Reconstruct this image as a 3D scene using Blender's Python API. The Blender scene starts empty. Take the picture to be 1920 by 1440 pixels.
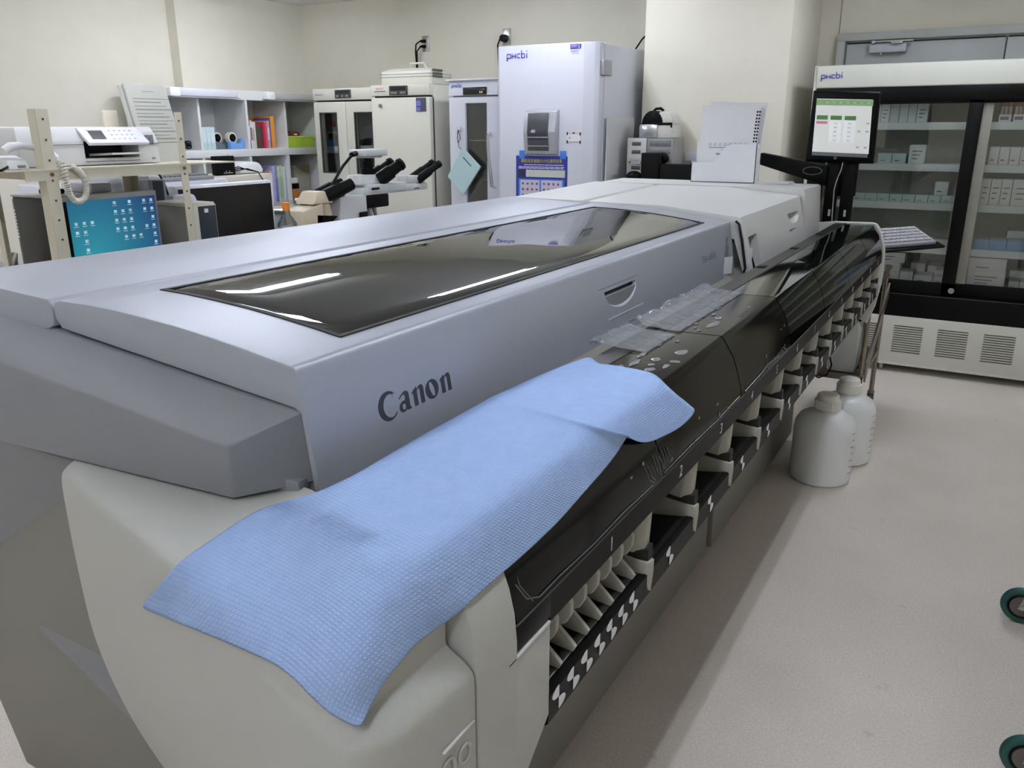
import bpy, bmesh, math, random
from mathutils import Vector, Matrix
random.seed(7)
SC = bpy.context.scene
COL = SC.collection

# ------------------------------------------------------------------ camera, world, exposure
cam_d = bpy.data.cameras.new('camera')
cam = bpy.data.objects.new('camera', cam_d)
COL.objects.link(cam)
cam_d.sensor_width = 36.0
cam_d.lens = 1532.78 / 1920 * 36.0
cam_d.clip_start = 0.02
YAW, PITCH, ROLL = -0.52379634, 0.30252274, -0.00225329
_f = Vector((math.sin(YAW) * math.cos(PITCH), math.cos(YAW) * math.cos(PITCH), -math.sin(PITCH)))
_r = Vector((math.cos(YAW), -math.sin(YAW), 0))
_u = _r.cross(_f)
_r2 = math.cos(ROLL) * _r + math.sin(ROLL) * _u
_u2 = -math.sin(ROLL) * _r + math.cos(ROLL) * _u
cam.matrix_world = Matrix(((_r2.x, _u2.x, -_f.x, 0), (_r2.y, _u2.y, -_f.y, 0), (_r2.z, _u2.z, -_f.z, 1.48), (0, 0, 0, 1)))
SC.camera = cam
vs = SC.view_settings
vs.view_transform = 'Standard'
vs.look = 'None'
vs.exposure = 0.0
vs.gamma = 1.0
vs.use_curve_mapping = False
W = bpy.data.worlds.new('world')
SC.world = W
W.use_nodes = True
W.node_tree.nodes['Background'].inputs[0].default_value = (0.8, 0.85, 1.0, 1)
W.node_tree.nodes['Background'].inputs[1].default_value = 0.05
LAMP = 42.0          # strength of the ceiling fluorescents
LAMP_ROWS = [(-4.35, 1.2), (-4.35, 4.3), (-2.45, -0.6), (-2.45, 2.0), (-2.45, 4.5), (-0.15, -0.9), (-0.15, 1.7), (-0.15, 4.65)]

# ------------------------------------------------------------------ materials
def lin(h):
    h = h.lstrip('#')
    o = []
    for i in (0, 2, 4):
        c = int(h[i:i + 2], 16) / 255
        o.append(c / 12.92 if c <= 0.04045 else ((c + 0.055) / 1.055) ** 2.4)
    return (*o, 1)
MATS = {}
def mat(name, hexc, rough=0.5, metal=0.0, var=0.05, scale=25.0, bump=0.0, bscale=300.0, coat=0.0, emit=0.0, spec=0.5, trans=0.0, sss=0.0):
    if name in MATS: return MATS[name]
    m = bpy.data.materials.new(name)
    m.use_nodes = True
    nt = m.node_tree
    b = nt.nodes['Principled BSDF']
    c = lin(hexc)
    tc = nt.nodes.new('ShaderNodeTexCoord')
    if var > 0:
        n = nt.nodes.new('ShaderNodeTexNoise')
        n.inputs['Scale'].default_value = scale
        n.inputs['Detail'].default_value = 4
        nt.links.new(tc.outputs['Object'], n.inputs['Vector'])
        rp = nt.nodes.new('ShaderNodeValToRGB')
        rp.color_ramp.elements[0].position = 0.3
        rp.color_ramp.elements[1].position = 0.7
        rp.color_ramp.elements[0].color = tuple(v * (1 - var) for v in c[:3]) + (1,)
        rp.color_ramp.elements[1].color = tuple(min(1, v * (1 + var)) for v in c[:3]) + (1,)
        nt.links.new(n.outputs['Fac'], rp.inputs['Fac'])
        nt.links.new(rp.outputs['Color'], b.inputs['Base Color'])
        if emit: nt.links.new(rp.outputs['Color'], b.inputs['Emission Color'])
    else:
        b.inputs['Base Color'].default_value = c
        if emit: b.inputs['Emission Color'].default_value = c
    b.inputs['Roughness'].default_value = rough
    b.inputs['Metallic'].default_value = metal
    b.inputs['Coat Weight'].default_value = coat
    b.inputs['Coat Roughness'].default_value = 0.03
    b.inputs['Specular IOR Level'].default_value = spec
    b.inputs['Emission Strength'].default_value = emit
    b.inputs['Transmission Weight'].default_value = trans
    if sss:
        b.inputs['Subsurface Weight'].default_value = sss
        b.inputs['Subsurface Radius'].default_value = (0.03, 0.03, 0.03)
    if bump > 0:
        n2 = nt.nodes.new('ShaderNodeTexNoise')
        n2.inputs['Scale'].default_value = bscale
        n2.inputs['Detail'].default_value = 2
        nt.links.new(tc.outputs['Object'], n2.inputs['Vector'])
        bp = nt.nodes.new('ShaderNodeBump')
        bp.inputs['Strength'].default_value = bump
        bp.inputs['Distance'].default_value = 0.002
        nt.links.new(n2.outputs['Fac'], bp.inputs['Height'])
        nt.links.new(bp.outputs['Normal'], b.inputs['Normal'])
    MATS[name] = m
    return m
def pane(name, tint, rough=0.0, ior=1.45, wave=0.0):
    """thin clear sheet: tinted see-through plus mirror-like reflection by angle"""
    if name in MATS: return MATS[name]
    m = bpy.data.materials.new(name)
    m.use_nodes = True
    nt = m.node_tree
    nt.nodes.remove(nt.nodes['Principled BSDF'])
    out = nt.nodes['Material Output']
    fr = nt.nodes.new('ShaderNodeFresnel')
    fr.inputs['IOR'].default_value = ior
    tr = nt.nodes.new('ShaderNodeBsdfTransparent')
    tr.inputs['Color'].default_value = lin(tint)
    gl = nt.nodes.new('ShaderNodeBsdfGlossy')
    gl.inputs['Roughness'].default_value = rough
    gl.inputs['Color'].default_value = (1, 1, 1, 1)
    mx = nt.nodes.new('ShaderNodeMixShader')
    nt.links.new(fr.outputs[0], mx.inputs[0])
    nt.links.new(tr.outputs[0], mx.inputs[1])
    nt.links.new(gl.outputs[0], mx.inputs[2])
    nt.links.new(mx.outputs[0], out.inputs['Surface'])
    if wave:
        tc = nt.nodes.new('ShaderNodeTexCoord')
        n2 = nt.nodes.new('ShaderNodeTexNoise')
        n2.inputs['Scale'].default_value = 14
        n2.inputs['Detail'].default_value = 3
        nt.links.new(tc.outputs['Object'], n2.inputs['Vector'])
        bp = nt.nodes.new('ShaderNodeBump')
        bp.inputs['Strength'].default_value = wave
        bp.inputs['Distance'].default_value = 0.02
        nt.links.new(n2.outputs['Fac'], bp.inputs['Height'])
        nt.links.new(bp.outputs['Normal'], gl.inputs['Normal'])
    MATS[name] = m
    return m

# ------------------------------------------------------------------ objects
ORG = {}
def T(name, label, cat, loc=(0, 0, 0), rz=0.0, group=None, local=False):
    o = bpy.data.objects.new(name, None)
    COL.objects.link(o)
    o.empty_display_size = 0.05
    o.location = loc
    o.rotation_euler = (0, 0, rz)
    o['label'] = label
    o['category'] = cat
    if group: o['group'] = group
    ORG[o] = Vector((0, 0, 0)) if local else Vector(loc)
    return o
def tag(o, label, cat, group=None):
    o['label'] = label
    o['category'] = cat
    if group: o['group'] = group
    return o
def dup(root, loc, rz=None, label=None, group=None):
    r = root.copy()
    COL.objects.link(r)
    r.location = loc
    if rz is not None: r.rotation_euler = (0, 0, rz)
    if label: r['label'] = label
    if group: r['group'] = group
    for ch in list(root.children):
        c = ch.copy()
        COL.objects.link(c)
        c.parent = r
        for g in ch.children:
            d = g.copy()
            COL.objects.link(d)
            d.parent = c
    return r

class M:
    def __init__(s):
        s.bm = bmesh.new()
    def _in(s, t):
        me = bpy.data.meshes.new('tmp')
        t.to_mesh(me)
        t.free()
        s.bm.from_mesh(me)
        bpy.data.meshes.remove(me)
        return s
    def box(s, x0, x1, y0, y1, z0, z1, b=0.0, seg=2):
        t = bmesh.new()
        bmesh.ops.create_cube(t, size=1)
        for v in t.verts:
            v.co = Vector(((x0 + x1) / 2 + v.co.x * (x1 - x0), (y0 + y1) / 2 + v.co.y * (y1 - y0), (z0 + z1) / 2 + v.co.z * (z1 - z0)))
        if b > 0:
            bmesh.ops.bevel(t, geom=t.edges[:], offset=min(b, 0.45 * min(abs(x1 - x0), abs(y1 - y0), abs(z1 - z0))), segments=seg, profile=0.5, affect='EDGES')
        return s._in(t)
    def cyl(s, p0, p1, r0, r1=None, n=20, caps=True):
        r1 = r0 if r1 is None else r1
        p0, p1 = Vector(p0), Vector(p1)
        t = bmesh.new()
        bmesh.ops.create_cone(t, cap_ends=caps, segments=n, radius1=r0, radius2=r1, depth=(p1 - p0).length)
        q = Vector((0, 0, 1)).rotation_difference(p1 - p0)
        bmesh.ops.transform(t, matrix=Matrix.Translation((p0 + p1) / 2) @ q.to_matrix().to_4x4(), verts=t.verts)
        return s._in(t)
    def ball(s, c, r, sx=1, sy=1, sz=1, n=16):
        t = bmesh.new()
        bmesh.ops.create_uvsphere(t, u_segments=n, v_segments=n // 2, radius=r)
        for v in t.verts: v.co = Vector((c[0] + v.co.x * sx, c[1] + v.co.y * sy, c[2] + v.co.z * sz))
        return s._in(t)
    def tube(s, pts, r, n=8, cyc=False):
        pts = [Vector(p) for p in pts]
        t = bmesh.new()
        rings = []
        ref = Vector((0, 0, 1))
        for i, p in enumerate(pts):
            a = pts[max(0, i - 1)]
            b = pts[min(len(pts) - 1, i + 1)]
            if cyc:
                a, b = pts[i - 1], pts[(i + 1) % len(pts)]
            d = (b - a).normalized()
            if i == 0:
                ref = Vector((0, 0, 1)) if abs(d.z) < 0.9 else Vector((1, 0, 0))
            u = d.cross(ref)
            if u.length < 1e-5: u = d.cross(Vector((0, 1, 0)))
            u.normalize()
            w = u.cross(d).normalized()
            ref = w
            rr = r[i] if isinstance(r, (list, tuple)) else r
            rings.append([t.verts.new(p + (u * math.cos(k * 2 * math.pi / n) + w * math.sin(k * 2 * math.pi / n)) * rr) for k in range(n)])
        m = len(rings)
        for i in range(m if cyc else m - 1):
            A, B = rings[i], rings[(i + 1) % m]
            for k in range(n): t.faces.new((A[k], A[(k + 1) % n], B[(k + 1) % n], B[k]))
        if not cyc:
            t.faces.new(rings[0][::-1])
            t.faces.new(rings[-1])
        return s._in(t)
    def loft(s, secs, close=True, caps=True):
        t = bmesh.new()
        R = [[t.verts.new(Vector(p)) for p in sec] for sec in secs]
        n = len(R[0])
        for A, B in zip(R, R[1:]):
            for k in range(n if close else n - 1): t.faces.new((A[k], A[(k + 1) % n], B[(k + 1) % n], B[k]))
        if caps and close:
            t.faces.new(R[0][::-1])
            t.faces.new(R[-1])
        bmesh.ops.recalc_face_normals(t, faces=t.faces[:])
        return s._in(t)
    def prism(s, poly, axis, a, b, bev=0.0):
        def P(p, q):
            return (p[0], q, p[1]) if axis == 'y' else ((q, p[0], p[1]) if axis == 'x' else (p[0], p[1], q))
        t = bmesh.new()
        A = [t.verts.new(P(p, a)) for p in poly]
        B = [t.verts.new(P(p, b)) for p in poly]
        n = len(poly)
        for k in range(n): t.faces.new((A[k], A[(k + 1) % n], B[(k + 1) % n], B[k]))
        t.faces.new(A[::-1])
        t.faces.new(B)
        bmesh.ops.recalc_face_normals(t, faces=t.faces[:])
        if bev > 0:
            bmesh.ops.bevel(t, geom=t.edges[:], offset=bev, segments=2, profile=0.5, affect='EDGES')
        return s._in(t)
    def lathe(s, prof, c=(0, 0, 0), n=32):
        t = bmesh.new()
        R = []
        for r, z in prof:
            R.append([t.verts.new((c[0] + r * math.cos(k * 2 * math.pi / n), c[1] + r * math.sin(k * 2 * math.pi / n), c[2] + z)) for k in range(n)])
        for A, B in zip(R, R[1:]):
            for k in range(n): t.faces.new((A[k], A[(k + 1) % n], B[(k + 1) % n], B[k]))
        if prof[0][0] > 1e-4: t.faces.new(R[0][::-1])
        if prof[-1][0] > 1e-4: t.faces.new(R[-1])
        bmesh.ops.remove_doubles(t, verts=t.verts[:], dist=1e-6)
        bmesh.ops.recalc_face_normals(t, faces=t.faces[:])
        return s._in(t)
    def grid(s, rows, thick=0.0):
        t = bmesh.new()
        R = [[t.verts.new(Vector(p)) for p in r] for r in rows]
        for A, B in zip(R, R[1:]):
            for k in range(len(A) - 1): t.faces.new((A[k], A[k + 1], B[k + 1], B[k]))
        bmesh.ops.recalc_face_normals(t, faces=t.faces[:])
        if thick: bmesh.ops.solidify(t, geom=t.faces[:], thickness=thick)
        return s._in(t)
    def hull(s, pts, bev=0.0):
        t = bmesh.new()
        for p in pts: t.verts.new(Vector(p))
        bmesh.ops.convex_hull(t, input=t.verts[:])
        bmesh.ops.dissolve_limit(t, angle_limit=0.01, verts=t.verts[:], edges=t.edges[:])
        bmesh.ops.recalc_face_normals(t, faces=t.faces[:])
        if bev > 0:
            bmesh.ops.bevel(t, geom=t.edges[:], offset=bev, segments=2, profile=0.5, affect='EDGES')
        return s._in(t)
    def card(s, o, u, v, w, h, t=0.0008):
        """thin rectangle w x h from corner o along unit u and v, thickness t outwards"""
        o, u, v = Vector(o), Vector(u).normalized(), Vector(v).normalized()
        n = u.cross(v)
        p = [o, o + u * w, o + u * w + v * h, o + v * h]
        return s.loft([p, [q + n * t for q in p]])
    def poly2d(s, pts, o, u, v, t=0.0008):
        o, u, v = Vector(o), Vector(u).normalized(), Vector(v).normalized()
        n = u.cross(v)
        p = [o + u * a + v * b for a, b in pts]
        return s.loft([p, [q + n * t for q in p]])
    def stroke(s, path, w, o, u, v, t=0.0008):
        """flat ribbon letter stroke"""
        pts = [Vector((a, b, 0)) for a, b in path]
        L, Rr = [], []
        for i, p in enumerate(pts):
            d = (pts[min(i + 1, len(pts) - 1)] - pts[max(i - 1, 0)]).normalized()
            nn = Vector((-d.y, d.x, 0)) * w / 2
            L.append(p + nn)
            Rr.append(p - nn)
        o, u, v = Vector(o), Vector(u).normalized(), Vector(v).normalized()
        n = u.cross(v)
        f = lambda q: o + u * q.x + v * q.y
        secs = [[f(a), f(b), f(b) + n * t, f(a) + n * t] for a, b in zip(L, Rr)]
        return s.loft(secs)
    def to(s, name, m, parent=None, ang=35, label=None, kind=None, sub=0):
        me = bpy.data.meshes.new(name)
        off = Vector((0, 0, 0))
        root = parent
        while root is not None and root.parent is not None: root = root.parent
        if root is not None: off = ORG.get(root, Vector((0, 0, 0)))
        if off.length > 0: bmesh.ops.translate(s.bm, verts=s.bm.verts[:], vec=-off)
        s.bm.to_mesh(me)
        s.bm.free()
        me.shade_smooth()
        if ang is not None: me.set_sharp_from_angle(angle=math.radians(ang))
        me.materials.append(m)
        o = bpy.data.objects.new(name, me)
        COL.objects.link(o)
        if parent is not None: o.parent = parent
        if label: o['label'] = label
        if kind: o['kind'] = kind
        if sub:
            sm = o.modifiers.new('sub', 'SUBSURF')
            sm.levels = sm.render_levels = sub
        return o
    def top(s, name, m, label, cat, group=None, loc=None, **k):
        """a thing that is one mesh"""
        if loc is None:
            vs = [v.co for v in s.bm.verts]
            loc = Vector((sum(v.x for v in vs) / len(vs), sum(v.y for v in vs) / len(vs), min(v.z for v in vs)))
        bmesh.ops.translate(s.bm, verts=s.bm.verts[:], vec=-Vector(loc))
        o = s.to(name, m, None, **k)
        o.location = loc
        ORG[o] = Vector(loc)
        return tag(o, label, cat, group)

def cut(o, cm):
    """subtract the mesh builder cm (world coordinates) from object o"""
    root = o
    while root.parent is not None: root = root.parent
    off = ORG.get(root, Vector((0, 0, 0)))
    bmesh.ops.translate(cm.bm, verts=cm.bm.verts[:], vec=-off)
    me = bpy.data.meshes.new('cutter')
    bmesh.ops.recalc_face_normals(cm.bm, faces=cm.bm.faces[:])
    cm.bm.to_mesh(me)
    cm.bm.free()
    c = bpy.data.objects.new('cutter', me)
    COL.objects.link(c)
    c.location = root.location
    md = o.modifiers.new('b', 'BOOLEAN')
    md.operation = 'DIFFERENCE'
    md.solver = 'EXACT'
    md.object = c
    bpy.context.view_layer.update()
    dg = bpy.context.evaluated_depsgraph_get()
    nm = bpy.data.meshes.new_from_object(o.evaluated_get(dg))
    o.modifiers.remove(md)
    o.data = nm
    nm.set_sharp_from_angle(angle=math.radians(35))
    bpy.data.objects.remove(c)

def text(s, name, m, parent, o, u, v, w=None, h=None, t=0.0006, label=None, align='L'):
    """lettering of width w or height h, lower left corner at o, along u, up v"""
    cu = bpy.data.curves.new('txt', 'FONT')
    cu.body = s
    cu.size = 1
    cu.resolution_u = 3
    ob = bpy.data.objects.new('txt', cu)
    COL.objects.link(ob)
    bpy.context.view_layer.update()
    me = bpy.data.meshes.new_from_object(ob.evaluated_get(bpy.context.evaluated_depsgraph_get()))
    bpy.data.objects.remove(ob)
    bm = bmesh.new()
    bm.from_mesh(me)
    bpy.data.meshes.remove(me)
    xs = [q.co.x for q in bm.verts]
    ys = [q.co.y for q in bm.verts]
    x0, x1, y0, y1 = min(xs), max(xs), min(ys), max(ys)
    sx = sy = None
    if w: sx = w / (x1 - x0)
    if h: sy = h / (y1 - y0)
    sx = sx or sy
    sy = sy or sx
    o, u, v = Vector(o), Vector(u).normalized(), Vector(v).normalized()
    n = u.cross(v)
    dx = -(x1 - x0) / 2 if align == 'C' else 0
    for q in bm.verts:
        q.co = o + u * ((q.co.x - x0 + dx) * sx) + v * ((q.co.y - y0) * sy) + n * t
    r = bmesh.ops.extrude_face_region(bm, geom=bm.faces[:])
    bmesh.ops.translate(bm, verts=[g for g in r['geom'] if isinstance(g, bmesh.types.BMVert)], vec=-n * t * 0.98)
    bmesh.ops.recalc_face_normals(bm, faces=bm.faces[:])
    k = M()
    k.bm.free()
    k.bm = bm
    return k.to(name, m, parent, ang=None, label=label)

X, Y, Z = Vector((1, 0, 0)), Vector((0, 1, 0)), Vector((0, 0, 1))
NX, NY, NZ = -X, -Y, -Z
def arc(cx, cy, rx, ry, a0, a1, n=10):
    return [(cx + rx * math.cos(math.radians(a0 + (a1 - a0) * i / n)), cy + ry * math.sin(math.radians(a0 + (a1 - a0) * i / n))) for i in range(n + 1)]

def maker_logo(name, m, parent, o, u, v, w):
    """small rounded stroke lettering reading p H c b i"""
    k = w / 4.6
    lw = 0.17 * k
    S = lambda pts: [(a * k, b * k) for a, b in pts]
    b = M()
    p = lambda pts: b.stroke(S(pts), lw, o, u, v)
    p([(0.1, -0.35), (0.1, 0.9)])
    p([(0.1, 0.9), (0.7, 0.9)] + arc(0.7, 0.55, 0.2, 0.35, 80, -80, 6) + [(0.7, 0.2), (0.1, 0.2)])
    p([(1.2, 0.12), (1.2, 0.98)])
    p([(1.95, 0.12), (1.95, 0.98)])
    p([(1.2, 0.55), (1.95, 0.55)])
    p([(2.95, 0.9), (2.5, 0.9)] + arc(2.5, 0.55, 0.22, 0.35, 100, 260, 6) + [(2.5, 0.2), (2.95, 0.2)])
    p([(3.25, 0.2), (3.25, 1.5)])
    p([(3.25, 0.9), (3.75, 0.9)] + arc(3.75, 0.55, 0.22, 0.35, 80, -80, 6) + [(3.75, 0.2), (3.25, 0.2)])
    p([(4.4, 0.12), (4.4, 0.98)])
    p([(4.4, 1.2), (4.4, 1.42)])
    return b.to(name, m, parent, ang=None)

# ------------------------------------------------------------------ the setting
m_wall = mat('wall paint', '#E3DFD0', 0.85, var=0.02, scale=6, bump=0.25, bscale=260)
m_ceil = mat('ceiling tile', '#E9E8E4', 0.9, var=0.03, scale=40, bump=0.3, bscale=120)
m_frame = mat('door frame paint', '#B9BDBB', 0.5, var=0.02)
m_door = mat('door paint', '#C6CACB', 0.45, var=0.02)
def floor_mat():
    m = bpy.data.materials.new('vinyl floor')
    m.use_nodes = True
    nt = m.node_tree
    b = nt.nodes['Principled BSDF']
    tc = nt.nodes.new('ShaderNodeTexCoord')
    n1 = nt.nodes.new('ShaderNodeTexNoise')
    n1.inputs['Scale'].default_value = 160
    n1.inputs['Detail'].default_value = 3
    n2 = nt.nodes.new('ShaderNodeTexNoise')
    n2.inputs['Scale'].default_value = 2.2
    n2.inputs['Detail'].default_value = 6
    n3 = nt.nodes.new('ShaderNodeTexNoise')
    n3.inputs['Scale'].default_value = 9
    n3.inputs['Detail'].default_value = 8
    r1 = nt.nodes.new('ShaderNodeValToRGB')
    r1.color_ramp.elements[0].position = 0.35
    r1.color_ramp.elements[1].position = 0.65
    r1.color_ramp.elements[0].color = lin('#E3DAD1')
    r1.color_ramp.elements[1].color = lin('#F2EBE3')
    r2 = nt.nodes.new('ShaderNodeValToRGB')
    r2.color_ramp.elements[0].position = 0.3
    r2.color_ramp.elements[1].position = 0.7
    r2.color_ramp.elements[0].color = (0.9, 0.89, 0.88, 1)
    r2.color_ramp.elements[1].color = (1, 1, 1, 1)
    r3 = nt.nodes.new('ShaderNodeValToRGB')
    r3.color_ramp.elements[0].position = 0.22
    r3.color_ramp.elements[1].position = 0.3
    r3.color_ramp.elements[0].color = (0.72, 0.7, 0.68, 1)
    r3.color_ramp.elements[1].color = (1, 1, 1, 1)
    for n in (n1, n2, n3): nt.links.new(tc.outputs['Object'], n.inputs['Vector'])
    for n, r in ((n1, r1), (n2, r2), (n3, r3)): nt.links.new(n.outputs['Fac'], r.inputs['Fac'])
    a = r1.outputs['Color']
    for r in (r2, r3):
        mx = nt.nodes.new('ShaderNodeMix')
        mx.data_type = 'RGBA'
        mx.blend_type = 'MULTIPLY'
        mx.inputs[0].default_value = 1.0
        nt.links.new(a, mx.inputs[6])
        nt.links.new(r.outputs['Color'], mx.inputs[7])
        a = mx.outputs[2]
    nt.links.new(a, b.inputs['Base Color'])
    b.inputs['Roughness'].default_value = 0.42
    return m
def st(name, mb, m, **k):
    o = mb.to(name, m, **k)
    o['kind'] = 'structure'
    return o
RX, FY = 2.1, -2.4
st('floor', M().box(-5.95, RX, FY, 6.45, -0.1, 0.0), floor_mat())
st('ceiling', M().box(-5.95, RX, FY, 6.45, 2.52, 2.62), m_ceil)
st('wall_left', M().box(-5.95, -5.68, FY, 5.95, 0, 2.52).box(-5.70, -5.58, 4.57, 5.95, 0, 2.52), m_wall)
st('wall_back', M().box(-5.7, -2.0, 5.9, 6.1, 0, 2.52), m_wall)
st('wall_pillar', M().box(-2.137, -1.20, 5.45, 6.45, 0, 2.52, 0.004), m_wall)
st('wall_door', M().box(-1.25, -1.07, 6.3, 6.45, 0, 2.52).box(-1.07, RX, 6.3, 6.45, 2.07, 2.52), m_wall)
st('wall_right', M().box(RX, RX + 0.1, FY, 6.45, 0, 2.52), m_wall)
st('wall_front', M().box(-5.95, RX, FY - 0.1, FY, 0, 2.52), m_wall)
st('baseboard_back', M().box(-5.58, -2.14, 5.89, 5.9, 0, 0.07).box(-2.15, -1.19, 5.44, 5.45, 0, 0.07), mat('vinyl skirting', '#8C857A', 0.5))
st('trim_1', M().box(-1.07, RX, 6.24, 6.3, 2.035, 2.085, 0.004).box(-1.07, -1.02, 6.24, 6.3, 0, 2.036, 0.004).box(-1.07, RX, 6.30, 6.34, 2.02, 2.05), m_frame)
d1 = st('door_1', M().box(-1.015, -0.08, 6.30, 6.34, 0.01, 2.03, 0.003), m_door)
d2 = st('door_2', M().box(-0.072, 0.86, 6.30, 6.34, 0.01, 2.03, 0.003), m_door)
M().box(-0.15, -0.12, 6.24, 6.30, 0.95, 1.1, 0.008).to('door_handle', mat('brushed steel', '#B8B8B6', 0.3, 1.0), d1)
st('trim_2', M().box(-1.075, -1.072, 6.296, 6.30, 2.085, 2.52), mat('joint gap', '#6E6A60', 0.8))
st('trim_3', M().box(0.87, RX, 6.3, 6.45, 0, 2.07), m_wall)
cl = T('door_closer', 'pale grey hydraulic closer box at the top of the far door', 'door closer', (-0.75, 6.3, 1.955))
M().box(-0.865, -0.638, 6.235, 6.30, 1.955, 2.008, 0.006).to('body', mat('closer paint', '#C9CAD4', 0.4), cl)
M().box(-0.845, -0.60, 6.215, 6.235, 2.018, 2.026).box(-0.85, -0.83, 6.22, 6.29, 2.012, 2.030).box(-0.73, -0.66, 6.20, 6.25, 2.006, 2.016).to('arm', mat('brushed steel', '#B8B8B6', 0.3, 1.0), cl)
M().cyl((-0.79, 6.25, 1.955), (-0.79, 6.25, 1.945), 0.009).to('screw', mat('brushed steel', '#B8B8B6', 0.3, 1.0), cl)

# ceiling fluorescents: their light comes from these tubes
m_tube = mat('fluorescent tube glow', '#EEF3FF', 0.5, var=0, emit=LAMP)
m_lampbody = mat('lamp white enamel', '#F2F2F0', 0.4, var=0.01)
pl = None
LN = ['over the left bench, near end', 'over the left bench, far end', 'over the walkway behind the analyser, nearest', 'over the walkway behind the analyser, middle',
      'in front of the back wall fridges', 'over the aisle, nearest', 'over the aisle, middle', 'in front of the glass showcase']
for (lx, ly), wh in zip(LAMP_ROWS, LN):
    lb = 'ceiling fluorescent fitting ' + wh
    if pl is None:
        pl = T('ceiling_light', lb, 'ceiling light', (lx, ly, 2.52), local=True, group='ceiling fluorescents')
        M().box(-0.11, 0.11, -0.63, 0.63, -0.035, 0.0, 0.004).to('housing', m_lampbody, pl)
        for dx in (-0.055, 0.055):
            M().cyl((dx, -0.60, -0.055), (dx, 0.60, -0.055), 0.016, n=12).to('tube', m_tube, pl)
        M().box(-0.09, 0.09, 0.60, 0.625, -0.075, -0.03, 0.003).box(-0.09, 0.09, -0.625, -0.60, -0.075, -0.03, 0.003).to('end_socket', m_lampbody, pl)
    else:
        dup(pl, (lx, ly, 2.52), label=lb)

# ------------------------------------------------------------------ the analyser (one machine, many parts)
m_silver = mat('silver grey shell', '#A9AEB8', 0.40, metal=0.2, var=0.03, scale=400, bump=0.12, bscale=900)
m_beige = mat('warm grey shell', '#B6B7B2', 0.5, var=0.02, scale=300, bump=0.15, bscale=900)
m_module = mat('pale module shell', '#DCDDDB', 0.45, var=0.02, scale=300, bump=0.12, bscale=900)
m_mid = mat('mid grey shell', '#84868B', 0.5, var=0.03, scale=400, bump=0.15, bscale=900)
m_dark = mat('stone grey base', '#83817C', 0.6, var=0.03, scale=300, bump=0.15, bscale=900)
m_cover = mat('gloss black cover', '#050606', 0.05, var=0.0, spec=0.6)
m_cover2 = mat('gloss black cover under film', '#040404', 0.10, var=0.05, scale=8, spec=0.16, bump=0.03, bscale=14)
m_black = mat('satin black plastic', '#080808', 0.45, var=0.03, spec=0.12)
m_blackgap = mat('black seal', '#070707', 0.7, var=0)
m_ink = mat('dark grey print', '#3C3F47', 0.5, var=0)
m_white = mat('white print', '#E6E8EC', 0.5, var=0.0)
m_lane = mat('lane grey plastic', '#A9A89F', 0.55, var=0.02)
m_paper = mat('white paper', '#EFF0F3', 0.7, var=0.01)
m_steel = mat('brushed steel', '#B8B8B6', 0.3, 1.0)
m_trimline = mat('pale moulded edge', '#D6D7D6', 0.4, var=0)

AN = T('laboratory_analyzer', 'long silver and warm grey laboratory analyser filling the foreground', 'laboratory analyser', (-1.1, 2.4, 0))

CT = [(-0.800, 1.165), (-0.845, 1.1715), (-0.90, 1.1795), (-0.97, 1.1885), (-1.042, 1.1962), (-1.12, 1.202), (-1.193, 1.206), (-1.26, 1.2076), (-1.335, 1.2066)]
def ztop(x):
    for (a, za), (b, zb) in zip(CT, CT[1:]):
        if b <= x <= a: return za + (zb - za) * (a - x) / (a - b)
    return CT[0][1] if x > CT[0][0] else CT[-1][1]

# body under the hoods
body = M().prism([(-0.79, 0.30), (-0.79, 1.085), (-1.33, 1.14), (-1.66, 1.14), (-1.66, 0.30)], 'y', 0.83, 4.0).to('body_frame', m_mid, AN)
cut(body, M().box(-1.27, -0.845, 0.96, 2.76, 1.0, 1.3))
# base cabinets
M().prism([(-0.705, 0.035), (-0.705, 0.90), (-0.78, 0.99), (-1.60, 1.08), (-1.86, 0.95), (-1.87, 0.20), (-1.805, 0.035)], 'y', 0.80, 2.60, 0.006).to('base_cabinet', m_dark, AN)
M().prism([(-0.700, 0.035), (-0.700, 0.90), (-0.78, 0.99), (-1.60, 1.08), (-1.80, 0.95), (-1.80, 0.035)], 'y', 2.645, 3.98, 0.006).to('base_cabinet', m_dark, AN)
M().box(-1.75, -0.74, 2.595, 2.65, 0.06, 0.9).to('base_seam', m_blackgap, AN)
for fx, fy in ((-0.76, 0.9), (-0.76, 2.5), (-0.76, 2.75), (-0.76, 3.85), (-1.7, 0.95), (-1.7, 3.85)):
    M().cyl((fx, fy, 0), (fx, fy, 0.036), 0.03, n=16).to('levelling_foot', m_black, AN)
M().hull([(-1.63, 0.80, 0.478), (-1.30, 0.80, 0.474), (-1.30, 0.80, 0.33), (-1.30, 0.775, 0.41), (-1.62, 0.798, 0.47)]).to('end_fin', m_mid, AN)

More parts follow.
